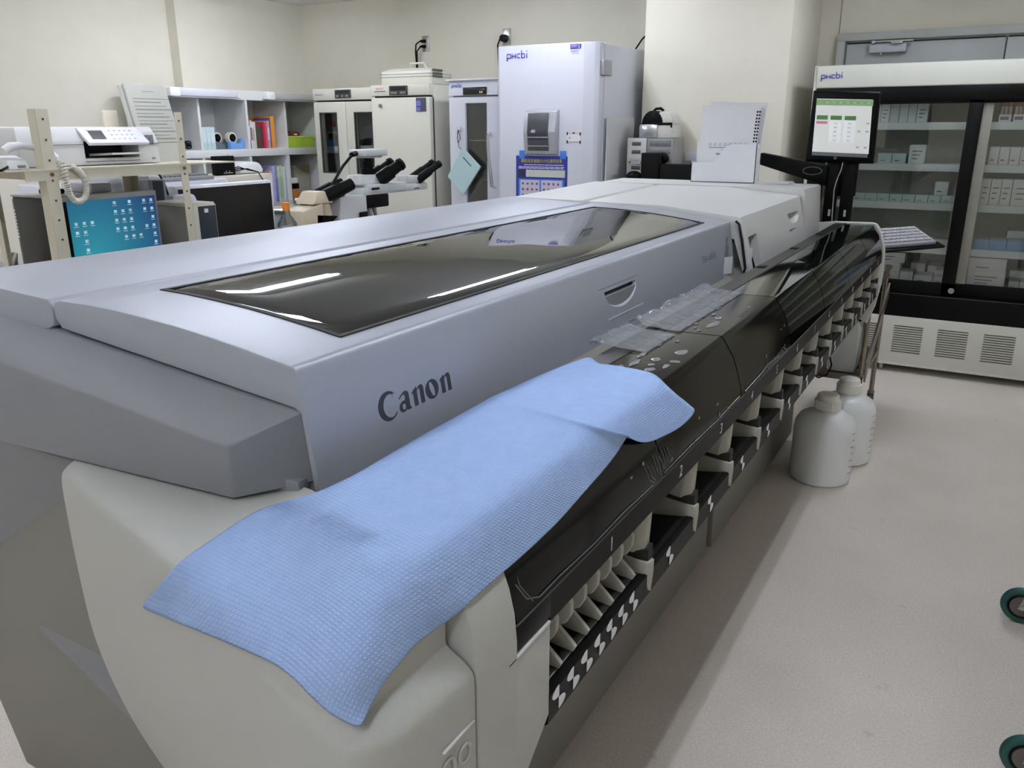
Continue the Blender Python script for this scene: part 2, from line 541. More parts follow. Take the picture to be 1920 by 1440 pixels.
# faceted shoulder under the hood at the near end
sh = []
for x in (-1.95, -1.44, -1.1, -0.887):
    zt = 1.052 - (x + 0.887) * 0.086
    zb = 0.970 + (x + 0.887) * 0.045
    inn = 1.098 - (x + 0.80) * 0.098
    if x > -0.9:
        sh.append([(-0.795, 0.82, 1.10), (-0.795, 0.795, 1.100), (x, 0.73, zt), (x, 0.731, zb), (-0.800, 0.79, 0.992), (-0.795, 0.82, 0.992)])
    else:
        sh.append([(x, 0.82, inn), (x, 0.795, inn), (x, 0.73, zt), (x, 0.731, zb), (x, 0.79, zb - 0.012), (x, 0.82, zb - 0.012)])
t = M().loft(sh)
bmesh.ops.bevel(t.bm, geom=[e for e in t.bm.edges if e.calc_length() > 0.04], offset=0.005, segments=2, profile=0.5, affect='EDGES')
t.to('shoulder_panel', m_mid, AN)
M().hull([(-1.95, 0.732, 0.93), (-1.46, 0.732, 0.948), (-1.95, 0.80, 0.50), (-1.30, 0.80, 0.90), (-1.30, 0.81, 0.95), (-1.95, 0.81, 0.95), (-1.95, 0.81, 0.50)]).to('end_panel_blend', m_mid, AN)
M().box(-0.92, -0.80, 0.775, 0.80, 0.955, 1.0, 0.004).to('shoulder_bracket', m_mid, AN)

# silver hood
hp = [(-0.768, 0.955), (-0.8005, 1.154), (-0.8015, 1.159), (-0.804, 1.1635), (-0.808, 1.1662), (-0.813, 1.1672)] + CT[1:] + [(-1.349, 1.203), (-1.355, 1.192), (-1.353, 1.172), (-1.34, 1.158), (-1.315, 1.155), (-0.812, 1.104), (-0.800, 1.098), (-0.782, 0.955)]
t = M().prism(hp, 'y', 0.79, 2.945)
ed = [e for e in t.bm.edges if abs(e.verts[0].co.y - e.verts[1].co.y) < 1e-6 and e.verts[0].co.y < 1.0]
bmesh.ops.bevel(t.bm, geom=ed, offset=0.004, segments=2, profile=0.5, affect='EDGES')
hood = t.to('hood', m_silver, AN)
cut(hood, M().box(-1.258, -0.848, 0.935, 2.775, 1.0, 1.3))
# moulded half-moon grip
def front(z, d=0.0):
    """x of the hood front face at height z, pushed in by d"""
    return -0.768 - (z - 0.955) * 0.034 / 0.205 - d
cy, cz, rw, rh = 1.925, 1.098, 0.105, 0.052
pts = [(front(cz, -0.002), cy + rw, cz), (front(cz, -0.002), cy - rw, cz)]
for a in range(0, 181, 12):
    yy, zz = cy + rw * math.cos(math.radians(a)), cz - rh * math.sin(math.radians(a))
    pts.append((front(zz, -0.002), yy, zz))
    yy, zz = cy + rw * 0.72 * math.cos(math.radians(a)), cz - rh * 0.45 * math.sin(math.radians(a))
    pts.append((front(zz, 0.042), yy, zz))
cut(hood, M().hull(pts))
M().box(front(1.108, -0.0008), front(1.108, 0.004), 1.79, 2.04, 1.107, 1.1085).box(front(1.108, -0.0008), front(1.108, 0.004), 2.043, 2.045, 1.03, 1.105).to('grip_groove', mat('groove grey', '#777A84', 0.6), hood)
M().box(front(1.03, -0.0015), front(1.03, 0.004), 1.83, 2.06, 1.0275, 1.0305).to('grip_edge', m_trimline, hood)
# notch with paper label at the far end
cut(hood, M().hull([(-0.74, 2.80, 0.94), (-0.74, 2.80, 1.10), (-0.74, 2.90, 1.115), (-0.74, 2.90, 0.94), (-0.80, 2.90, 0.94), (-0.81, 2.90, 1.115), (-0.80, 2.82, 0.94)]))
M().card((-0.792, 2.835, 0.99), (0.45, 0.9, 0), (0, 0, 1), 0.055, 0.06).to('paper_label', m_paper, hood)

# tinted window in the hood
m_smoke = pane('smoked glass', '#B7B5A8', 0.015, 1.5)
gy0, gy1, gx0, gx1 = 0.938, 2.772, -1.255, -0.851
secs = []
xs = [gx1 + (gx0 - gx1) * i / 16 for i in range(17)]
ys = [gy0 + (gy1 - gy0) * j / 24 for j in range(25)]
def pil(x, y):
    e = min(abs(x - gx0), abs(x - gx1)) / 0.03
    f = min(abs(y - gy0), abs(y - gy1)) / 0.04
    k = min(1, e) * min(1, f)
    return 0.004 * math.sin(k * math.pi / 2)
xs = [gx1, gx1 - 0.006, gx1 - 0.016, gx1 - 0.03] + xs[2:-2] + [gx0 + 0.03, gx0 + 0.016, gx0 + 0.006, gx0]
ys = [gy0, gy0 + 0.01, gy0 + 0.025, gy0 + 0.04] + ys[1:-1] + [gy1 - 0.04, gy1 - 0.025, gy1 - 0.01, gy1]
win = M().grid([[(x, y, ztop(x) - 0.001 + pil(x, y)) for x in xs] for y in ys], 0.004).to('window', m_smoke, AN, ang=None, label='smoked glass window')
tr = M()
for (a, b, c, d) in ((gx0 - 0.006, gx0 + 0.004, gy0 - 0.006, gy1 + 0.006), (gx1 - 0.004, gx1 + 0.006, gy0 - 0.006, gy1 + 0.006)):
    zc = ztop((a + b) / 2)
    tr.box(a, b, c, d, zc - 0.02, zc + 0.0018)
for (c, d) in ((gy0 - 0.006, gy0 + 0.004), (gy1 - 0.004, gy1 + 0.006)):
    for i in range(12):
        a, b = gx1 + (gx0 - gx1) * i / 12, gx1 + (gx0 - gx1) * (i + 1) / 12
        tr.hull([(a, c, ztop(a) + 0.0018), (a, d, ztop(a) + 0.0018), (b, c, ztop(b) + 0.0018), (b, d, ztop(b) + 0.0018), (a, c, ztop(a) - 0.02), (a, d, ztop(a) - 0.02), (b, c, ztop(b) - 0.02), (b, d, ztop(b) - 0.02)])
tr.to('window_gasket', m_blackgap, AN)
# what shows dimly inside
M().box(-1.27, -0.845, 0.96, 2.76, 1.0, 1.012).to('inner_deck', mat('inner deck black', '#2A2A28', 0.6), AN)
M().hull([(-1.20, 1.35, 1.01), (-0.98, 1.35, 1.01), (-1.20, 1.75, 1.01), (-0.98, 1.75, 1.01), (-1.18, 1.37, 1.075), (-1.00, 1.37, 1.075), (-1.18, 1.72, 1.085), (-1.02, 1.72, 1.085)], 0.012).to('inner_cover', mat('inner cover grey', '#D5D5D2', 0.5), AN)
M().card((-1.05, 1.349, 1.03), (1, 0, 0), (0, -0.35, 1), 0.05, 0.035).to('yellow_label', mat('yellow label', '#D8A92A', 0.6), AN)

# maker lettering on the hood front: letters cut as 2D outlines with counters
def outline(name, loops_list, m, parent, o, u, v, s, t=0.0006):
    cu = bpy.data.curves.new('ol', 'CURVE')
    cu.dimensions = '2D'
    cu.fill_mode = 'BOTH'
    for lp in loops_list:
        sp = cu.splines.new('POLY')
        sp.points.add(len(lp) - 1)
        for q, (a, b) in zip(sp.points, lp): q.co = (a * s, b * s, 0, 1)
        sp.use_cyclic_u = True
    ob = bpy.data.objects.new('ol', cu)
    COL.objects.link(ob)
    bpy.context.view_layer.update()
    me = bpy.data.meshes.new_from_object(ob.evaluated_get(bpy.context.evaluated_depsgraph_get()))
    bpy.data.objects.remove(ob)
    bm = bmesh.new()
    bm.from_mesh(me)
    bpy.data.meshes.remove(me)
    zmin = max(q.co.z for q in bm.verts)
    o, u, v = Vector(o), Vector(u).normalized(), Vector(v).normalized()
    n = u.cross(v)
    for q in bm.verts: q.co = o + u * q.co.x + v * q.co.y + n * t
    k = M()
    k.bm.free()
    k.bm = bm
    return k.to(name, m, parent, ang=None)
def E(cx, cy, rx, ry, n=28, rot=0.0):
    r = []
    for i in range(n):
        a = 2 * math.pi * i / n
        x, y = rx * math.cos(a), ry * math.sin(a)
        r.append((cx + x * math.cos(rot) - y * math.sin(rot), cy + x * math.sin(rot) + y * math.cos(rot)))
    return r
def letter_n(x):
    return [[(x + 0.0, 0.60), (x + 0.10, 0.72), (x + 0.28, 0.84), (x + 0.30, 0.84), (x + 0.30, 0.72), (x + 0.40, 0.82), (x + 0.52, 0.86), (x + 0.62, 0.82), (x + 0.66, 0.70), (x + 0.66, 0.0), (x + 0.45, 0.0), (x + 0.45, 0.66), (x + 0.41, 0.72), (x + 0.35, 0.70), (x + 0.30, 0.62), (x + 0.30, 0.0), (x + 0.09, 0.0), (x + 0.09, 0.62), (x + 0.03, 0.58)]]
Cc = arc(0.50, 0.52, 0.50, 0.64, 40, 318, 30) + [(0.86, 0.16)] + arc(0.60, 0.50, 0.345, 0.50, 312, 62, 26) + [(0.70, 0.70), (0.80, 0.98), (0.93, 0.93)]
La = [[(1.02, 0.62), (1.14, 0.76), (1.32, 0.86), (1.42, 0.86), (1.52, 0.80), (1.55, 0.70), (1.55, 0.12), (1.60, 0.06), (1.60, 0.0), (1.40, 0.0), (1.36, 0.06), (1.28, -0.01), (1.16, -0.02), (1.04, 0.05), (1.00, 0.20), (1.04, 0.36), (1.16, 0.46), (1.30, 0.47), (1.34, 0.52), (1.34, 0.68), (1.28, 0.74), (1.18, 0.70), (1.08, 0.60)], E(1.235, 0.21, 0.085, 0.135, 20)]
Lo = [E(2.80, 0.42, 0.37, 0.45, 36), E(2.80, 0.42, 0.11, 0.36, 24, 0.22)]
lu = Vector((0, 1, 0))
lv = Vector((-0.034, 0, 0.205)).normalized()
loops = [Cc] + La + letter_n(1.68) + Lo + letter_n(3.24)
loops = [[(a, b * 0.73) for a, b in lp] for lp in loops]
sc = 0.0513
outline('maker_lettering', loops, m_ink, hood, (front(1.0405, 0.0), 0.941, 1.0405), lu, lv, sc)
text('TBA-c8000', 'model_lettering', mat('grey print', '#6E717B', 0.5, var=0), hood, (front(1.063), 2.585, 1.063), lu, lv, w=0.16, h=0.022)

# rear lid behind the groove
rp = [(-1.362, 1.160), (-1.358, 1.176), (-1.360, 1.196), (-1.368, 1.206), (-1.50, 1.2115), (-1.69, 1.2195), (-1.705, 1.212), (-1.71, 1.19), (-1.71, 1.145), (-1.38, 1.152)]
t = M().prism(rp, 'y', 0.79, 2.93)
ed = [e for e in t.bm.edges if abs(e.verts[0].co.y - e.verts[1].co.y) < 1e-6 and e.verts[0].co.y < 1.0]
bmesh.ops.bevel(t.bm, geom=ed, offset=0.004, segments=2, profile=0.5, affect='EDGES')
t.to('rear_lid', m_silver, AN)
M().box(-1.352, -1.364, 0.83, 3.99, 1.13, 1.188).to('lid_groove', m_mid, AN)

# warm grey second module
def modsec(y, xf, zf, xr, zr, b=0.012):
    return [(xf + 0.045, y, 0.985), (xf, y, zf - b), (xf - 0.004, y, zf - 0.003), (xf - b, y, zf), ((xf + xr) / 2, y, (zf + zr) / 2 + 0.013), (xr + 0.01, y, zr), (xr, y, zr - 0.008), (xr, y, 1.16), (xf - 0.02, y, 1.10), (xf + 0.02, y, 0.985)]
ml = M().loft([modsec(2.962, -0.768, 1.178, -1.372, 1.210), modsec(2.97, -0.765, 1.182, -1.37, 1.213), modsec(3.735, -0.722, 1.204, -1.37, 1.230)]).to('module_lid', m_module, AN)
M().loft([[(-1.382, y, 1.15), (-1.382, y, z - 0.008), (-1.392, y, z), (-1.69, y, z + 0.004), (-1.705, y, z - 0.006), (-1.705, y, 1.15)] for y, z in ((2.945, 1.213), (3.735, 1.232))]).to('module_rear_lid', m_module, AN)
M().loft([[(-0.675, y, 0.985), (-0.708 + k, y, z - 0.014), (-0.712 + k, y, z - 0.004), (-0.722 + k, y, z), (-1.66, y, z + 0.003), (-1.68, y, z - 0.008), (-1.68, y, 0.985)] for y, z, k in ((3.742, 1.232, 0), (3.99, 1.236, 0.014), (4.02, 1.236, 0.016), (4.03, 1.226, 0.008))]).to('module_end_block', m_module, AN)
def mfront(y, z, d=0.0):
    return -0.765 + (y - 2.97) * 0.0562 - (z - 1.18) * 0.23 - d
def grip(target, cy, cz, rw, rh):
    pts = [(mfront(cy + rw, cz, -0.003), cy + rw, cz), (mfront(cy - rw, cz, -0.003), cy - rw, cz)]
    for a in range(0, 181, 15):
        yy, zz = cy + rw * math.cos(math.radians(a)), cz - rh * math.sin(math.radians(a))
        pts.append((mfront(yy, zz, -0.003), yy, zz))
        yy, zz = cy + rw * 0.7 * math.cos(math.radians(a)), cz - rh * 0.4 * math.sin(math.radians(a))
        pts.append((mfront(yy, zz, 0.035), yy, zz))
    cut(target, M().hull(pts))
grip(ml, 3.60, 1.145, 0.085, 0.045)
M().box(mfront(3.6, 1.08, -0.002), mfront(3.6, 1.08, 0.006), 3.52, 3.68, 1.079, 1.0815).to('grip_edge', mat('groove grey', '#777A84', 0.6), ml)
cut(ml, M().hull([(-0.70, 3.00, 0.96), (-0.70, 3.00, 1.105), (-0.70, 3.10, 1.11), (-0.70, 3.10, 0.96), (-0.79, 3.10, 0.96), (-0.80, 3.10, 1.11), (-0.80, 3.0, 0.96), (-0.80, 3.0, 1.105)]))
M().card((-0.775, 3.03, 1.0), (0.6, 0.8, 0), (0, 0, 1), 0.05, 0.06).to('paper_label', m_paper, ml)
M().tube([(-0.785, 2.953, 1.165), (-0.772, 2.953, 1.155), (-0.757, 2.953, 1.10), (-0.737, 2.953, 1.0), (-0.742, 2.953, 0.985)], 0.0045, 8).to('lid_seal', m_blackgap, AN)
M().hull([(-1.10, 3.93, 1.2365), (-0.83, 3.93, 1.2365), (-1.10, 3.99, 1.2365), (-0.80, 3.99, 1.2365), (-0.81, 3.99, 1.248), (-0.85, 3.95, 1.239)]).to('document_flap', m_module, AN)

# covers over the sample lanes
PROF = [(-0.56, 1.070), (-0.449, 1.071), (-0.4445, 1.0700), (-0.441, 1.0665), (-0.4175, 1.03), (-0.405, 0.995), (-0.397, 0.965), (-0.394, 0.948)]
INP = [(x - 0.012, z - 0.012) for x, z in PROF][::-1]
CY = [0.69 + 0.4725 * k for k in range(8)]
for k in range(7):
    e = 0.0025
    M().prism(PROF + [(-0.408, 0.947)] + INP, 'y', CY[k] + e, CY[k + 1] - e).to('lane_cover', m_cover2 if k < 3 else m_cover, AN, ang=25)
    if k: M().box(-0.56, -0.45, CY[k] - 0.0025, CY[k] + 0.0025, 1.058, 1.0655).to('cover_seam', m_blackgap, AN)
for q in range(5): M().box(-0.466, -0.454, 1.90 - 0.016 * q, 1.908 - 0.016 * q, 1.0708, 1.0714).to('printed_mark', m_ink, AN)
M().poly2d([(-0.03, 0), (0.03, 0), (0, 0.03)], (-0.52, 2.72, 1.0712), NY, X).to('cover_arrow', mat('arrow grey', '#4B4D50', 0.4), AN)
M().prism([(-0.612, 1.064), (-0.609, 1.069), (-0.566, 1.070), (-0.566, 1.05), (-0.60, 1.045), (-0.72, 0.955), (-0.74, 0.955), (-0.62, 1.05)], 'y', 0.83, 3.998).to('cover_hinge_rail', mat('hinge rail grey black', '#161718', 0.32, spec=0.25), AN)
M().box(-0.565, -0.561, 0.70, 3.998, 1.055, 1.0706).to('hinge_gap', m_blackgap, AN)
for k in range(2, 7): M().box(-0.606, -0.58, CY[k] - 0.02, CY[k] + 0.02, 1.069, 1.072, 0.001).to('hinge', m_black, AN)
# pale end frames of the cover run
fr = [(-0.72, 1.062), (-0.612, 1.074), (-0.455, 1.0765), (-0.436, 1.072), (-0.424, 1.057), (-0.412, 1.032), (-0.398, 0.995), (-0.390, 0.965), (-0.386, 0.93), (-0.384, 0.85), (-0.386, 0.80), (-0.40, 0.70), (-0.425, 0.62), (-0.46, 0.64), (-0.72, 0.80)]
M().prism(fr, 'y', 3.999, 4.03, 0.003).to('far_end_frame', m_module, AN)
nr = [(-0.54, 1.066), (-0.455, 1.072), (-0.438, 1.068), (-0.426, 1.055), (-0.414, 1.03), (-0.401, 0.995), (-0.394, 0.965), (-0.391, 0.93), (-0.391, 0.66), (-0.54, 0.66)]
M().prism(nr, 'y', 0.607, 0.688, 0.0015).to('near_end_frame', m_beige, AN)
M().prism([(0.668, 0.906), (0.772, 0.906), (0.772, 0.772), (0.668, 0.690)], 'x', -0.55, -0.3925, 0.002).to('corner_panel', m_beige, AN)
M().box(-0.398, -0.391, 0.669, 0.771, 0.9055, 0.9095, 0.001).to('corner_panel_edge', m_trimline, AN)

# number strip, lanes, dividers
NS = M().prism([(-0.4, 0.9455), (-0.3955, 0.944), (-0.3945, 0.904), (-0.4, 0.900), (-0.43, 0.900), (-0.43, 0.9455)], 'y', 0.775, 3.998).to('number_strip', m_black, AN)
M().box(-0.43, -0.3935, 0.69, 0.775, 0.912, 0.9455, 0.001).to('strip_end', m_black, AN)
M().box(-0.3975, -0.3925, 0.69, 3.998, 0.9460, 0.9475).to('strip_bead', mat('bead grey', '#3A3C3E', 0.35), AN)
ny = [0.955, 1.247, 1.487, 1.72, 1.955, 2.19, 2.43, 2.665, 2.90, 3.135, 3.37, 3.605, 3.84]
nt_ = ['1', '2', '3', '4', '5', '6', '7', '8', '9', '10', '11', '12', '13']
for y, s in zip(ny, nt_):
    text(s, 'lane_number', mat('grey white print', '#B9BCC0', 0.5, var=0), NS, (-0.3948, y + 0.006, 0.912), Y, Z, h=0.021)
M().box(-0.60, -0.505, 0.775, 3.998, 0.75, 0.944).to('lane_rear_wall', m_blackgap, AN)
M().prism([(-0.505, 0.782), (-0.404, 0.7985), (-0.405, 0.76), (-0.505, 0.76)], 'y', 0.775, 3.998).to('lane_tray', mat('tray black', '#0C0C0D', 0.6, var=0), AN)
M().box(-0.72, -0.45, 0.80, 3.998, 0.70, 0.752, 0.004).to('tray_support', m_dark, AN)
RL = M().prism([(-0.404, 0.745), (-0.396, 0.752), (-0.393, 0.796), (-0.397, 0.800), (-0.405, 0.800), (-0.43, 0.760), (-0.43, 0.745)], 'y', 0.775, 3.998).to('front_rail', m_black, AN)
M().box(-0.418, -0.405, 0.79, 1.10, 0.8005, 0.8045, 0.001).to('rail_step', mat('rail step grey', '#3A3A38', 0.25), AN)
ty = [1.121 + 0.2345 * k for k in range(13)]
for y in ty:
    if y > 3.97: y = 3.978
    dv = M().hull([(-0.505, y - 0.016, 0.905), (-0.505, y + 0.016, 0.905), (-0.407, y - 0.016, 0.905), (-0.397, y - 0.006, 0.905), (-0.398, y + 0.016, 0.905), (-0.505, y - 0.016, 0.845), (-0.505, y + 0.016, 0.845), (-0.418, y - 0.016, 0.833), (-0.400, y - 0.006, 0.839), (-0.401, y + 0.016, 0.841)], 0.0015)
    dv = dv.to('lane_divider', m_lane, AN)
    M().hull([(-0.505, y - 0.014, 0.846), (-0.410, y - 0.014, 0.836), (-0.394, y - 0.006, 0.841), (-0.394, y + 0.014, 0.843), (-0.505, y + 0.014, 0.846), (-0.408, y - 0.014, 0.824), (-0.394, y - 0.006, 0.820), (-0.394, y + 0.014, 0.816), (-0.505, y - 0.013, 0.832), (-0.505, y + 0.013, 0.832)]).to('shutter', m_blackgap, dv)
    M().hull([(-0.505, y - 0.016, 0.834), (-0.505, y + 0.014, 0.834), (-0.404, y - 0.016, 0.823), (-0.3905, y + 0.014, 0.816), (-0.391, y - 0.013, 0.820), (-0.505, y - 0.016, 0.786), (-0.505, y + 0.014, 0.786), (-0.400, y - 0.015, 0.797), (-0.390, y + 0.013, 0.795), (-0.3905, y + 0.003, 0.762), (-0.3905, y + 0.006, 0.762)], 0.001).to('divider_nose', m_lane, dv)
    M().box(-0.5045, -0.485, y + 0.017, y + 0.10, 0.835, 0.905, 0.002).to('lane_back_plate', m_lane, dv)
for k in range(7):
    y = 0.805 + 0.0425 * k
    M().prism([(-0.48, 0.902), (-0.408, 0.902), (-0.401, 0.885), (-0.402, 0.868), (-0.41, 0.853), (-0.425, 0.846), (-0.445, 0.846), (-0.48, 0.855)], 'y', y, y + 0.011, 0.0025).to('guide_fin', m_lane, AN)
    M().prism([(-0.48, 0.850), (-0.45, 0.850), (-0.428, 0.838), (-0.408, 0.820), (-0.400, 0.812), (-0.404, 0.804), (-0.43, 0.806), (-0.48, 0.815)], 'y', y + 0.014, y + 0.021, 0.001).to('guide_foot', m_lane, AN)
def lens_icon(y):
    b = M()
    for a0, dz in ((90, 0.0083), (-90, -0.0083)):
        pts = [(0.019 * math.cos(math.radians(a0 + a)), dz * 1.17 + 0.0086 * math.sin(math.radians(a0 + a))) for a in range(0, 181, 15)]
        b.poly2d(pts, (-0.3932, y, 0.779), Y, Z, 0.0006)
    return b
icy = [0.800 + 0.0428 * k for k in range(7)] + [1.222 + 0.2345 * k for k in range(12)]
for y in icy: lens_icon(y).to('hourglass_icon', m_white, RL)

# rounded end cap
# stations along the rounded nose: inner edge, top crease, outer face
CAP_IN = [(-1.27, .80, .945), (-1.20, .80, .950), (-1.05, .80, .958), (-.92, .80, .965), (-.80, .80, .985), (-.70, .72, 1.018), (-.62, .68, 1.04), (-.55, .645, 1.060), (-.50, .608, 1.067), (-.46, .604, 1.067), (-.445, .604, 1.065)]
CAP_CR = [(-1.278, .712, .935), (-1.205, .694, .932), (-1.03, .648, .930), (-.872, .606, .930), (-.72, .560, .933), (-.60, .520, .945), (-.53, .492, .965), (-.475, .474, .985), (-.442, .484, 1.0), (-.432, .53, 1.008), (-.428, .604, 1.012)]
CAP_OUT = [(-1.278, .709), (-1.205, .691), (-1.03, .645), (-.872, .603), (-.72, .557), (-.60, .516), (-.525, .484), (-.455, .455), (-.416, .466), (-.401, .52), (-.3945, .604)]
def cap_rows():
    n = len(CAP_CR)
    rows = []
    for t, bz in ((0, 0), (.33, .012), (.66, .014), (.88, .007), (.975, .001), (1, -.004)):
        r = []
        for k in range(n):
            a, b = CAP_IN[k], CAP_CR[k]
            r.append((a[0] + (b[0] - a[0]) * t, a[1] + (b[1] - a[1]) * t, a[2] + (b[2] - a[2]) * t + bz * (1.6 if k > 6 else 1)))
        rows.append(r)
    drop = [0.03, 0.03, 0.03, 0.03, 0.03, 0.03, 0.032, 0.036, 0.040, 0.042, 0.044]
    rows.append([(c[0], c[1] - .002, c[2] - .012) for c in CAP_CR])
    rows.append([(c[0], c[1] - .003, c[2] - d) for c, d in zip(CAP_CR, drop)])
    rows.append([(c[0], c[1] - .003, c[2] - d - .003) for c, d in zip(CAP_CR, drop)])
    rows.append([(o[0], o[1], c[2] - d - .010 - (.014 if k > 6 else 0)) for k, (o, c, d) in enumerate(zip(CAP_OUT, CAP_CR, drop))])
    rows.append([(o[0], o[1], c[2] - d - .022 - (.014 if k > 6 else 0)) for k, (o, c, d) in enumerate(zip(CAP_OUT, CAP_CR, drop))])
    for z, ins, dy in ((.80, 0, 0), (.72, .005, 0), (.62, .012, 0), (.50, .055, .01), (.40, .125, .02), (.30, .23, .04), (.22, .34, .06)):
        rows.append([(o[0] + ins * (1 - k / 10), o[1] + dy * .5, z) for k, o in enumerate(CAP_OUT)])
    return rows

rows = cap_rows()
cap = M().grid(rows)
cap.grid([[r[0], (r[0][0] + 0.01, .80, r[0][2])] for r in rows[5:]])
capo = cap.to('end_cap', m_beige, AN, ang=60, sub=2)
text('8000', 'embossed_lettering', m_beige, AN, (-.4035, .492, .842), (0.085, 1, 0), Z, w=0.104, h=0.026, t=0.0016)
M().box(-.3965, -.3935, 0.545, 0.602, .8832, .8846).to('embossed_line', m_trimline, AN)

# ------------------------------------------------------------------ blue paper towel, film
def towel_mat():
    m = bpy.data.materials.new('blue embossed paper')
    m.use_nodes = True
    nt = m.node_tree
    b = nt.nodes['Principled BSDF']
    tc = nt.nodes.new('ShaderNodeTexCoord')
    sx = nt.nodes.new('ShaderNodeSeparateXYZ')
    nt.links.new(tc.outputs['UV'], sx.inputs[0])
    hs = []
    for ax, fq in (('X', 185.0), ('Y', 185.0)):
        mu = nt.nodes.new('ShaderNodeMath')
        mu.operation = 'MULTIPLY'
        mu.inputs[1].default_value = fq * math.pi
        nt.links.new(sx.outputs[ax], mu.inputs[0])
        si = nt.nodes.new('ShaderNodeMath')
        si.operation = 'SINE'
        nt.links.new(mu.outputs[0], si.inputs[0])
        ab = nt.nodes.new('ShaderNodeMath')
        ab.operation = 'ABSOLUTE'
        nt.links.new(si.outputs[0], ab.inputs[0])
        pw = nt.nodes.new('ShaderNodeMath')
        pw.operation = 'POWER'
        pw.inputs[1].default_value = 0.5
        nt.links.new(ab.outputs[0], pw.inputs[0])
        hs.append(pw)
    mn = nt.nodes.new('ShaderNodeMath')
    mn.operation = 'MINIMUM'
    nt.links.new(hs[0].outputs[0], mn.inputs[0])
    nt.links.new(hs[1].outputs[0], mn.inputs[1])
    bp = nt.nodes.new('ShaderNodeBump')
    bp.inputs['Strength'].default_value = 0.8
    bp.inputs['Distance'].default_value = 0.0012
    nt.links.new(mn.outputs[0], bp.inputs['Height'])
    nt.links.new(bp.outputs['Normal'], b.inputs['Normal'])
    n = nt.nodes.new('ShaderNodeTexNoise')
    n.inputs['Scale'].default_value = 40
    nt.links.new(tc.outputs['Object'], n.inputs['Vector'])
    r = nt.nodes.new('ShaderNodeValToRGB')
    r.color_ramp.elements[0].color = lin('#9FBAEA')
    r.color_ramp.elements[1].color = lin('#ACC6F2')
    nt.links.new(n.outputs['Fac'], r.inputs['Fac'])
    nt.links.new(r.outputs['Color'], b.inputs['Base Color'])
    b.inputs['Roughness'].default_value = 0.9
    b.inputs['Specular IOR Level'].default_value = 0.15
    return m
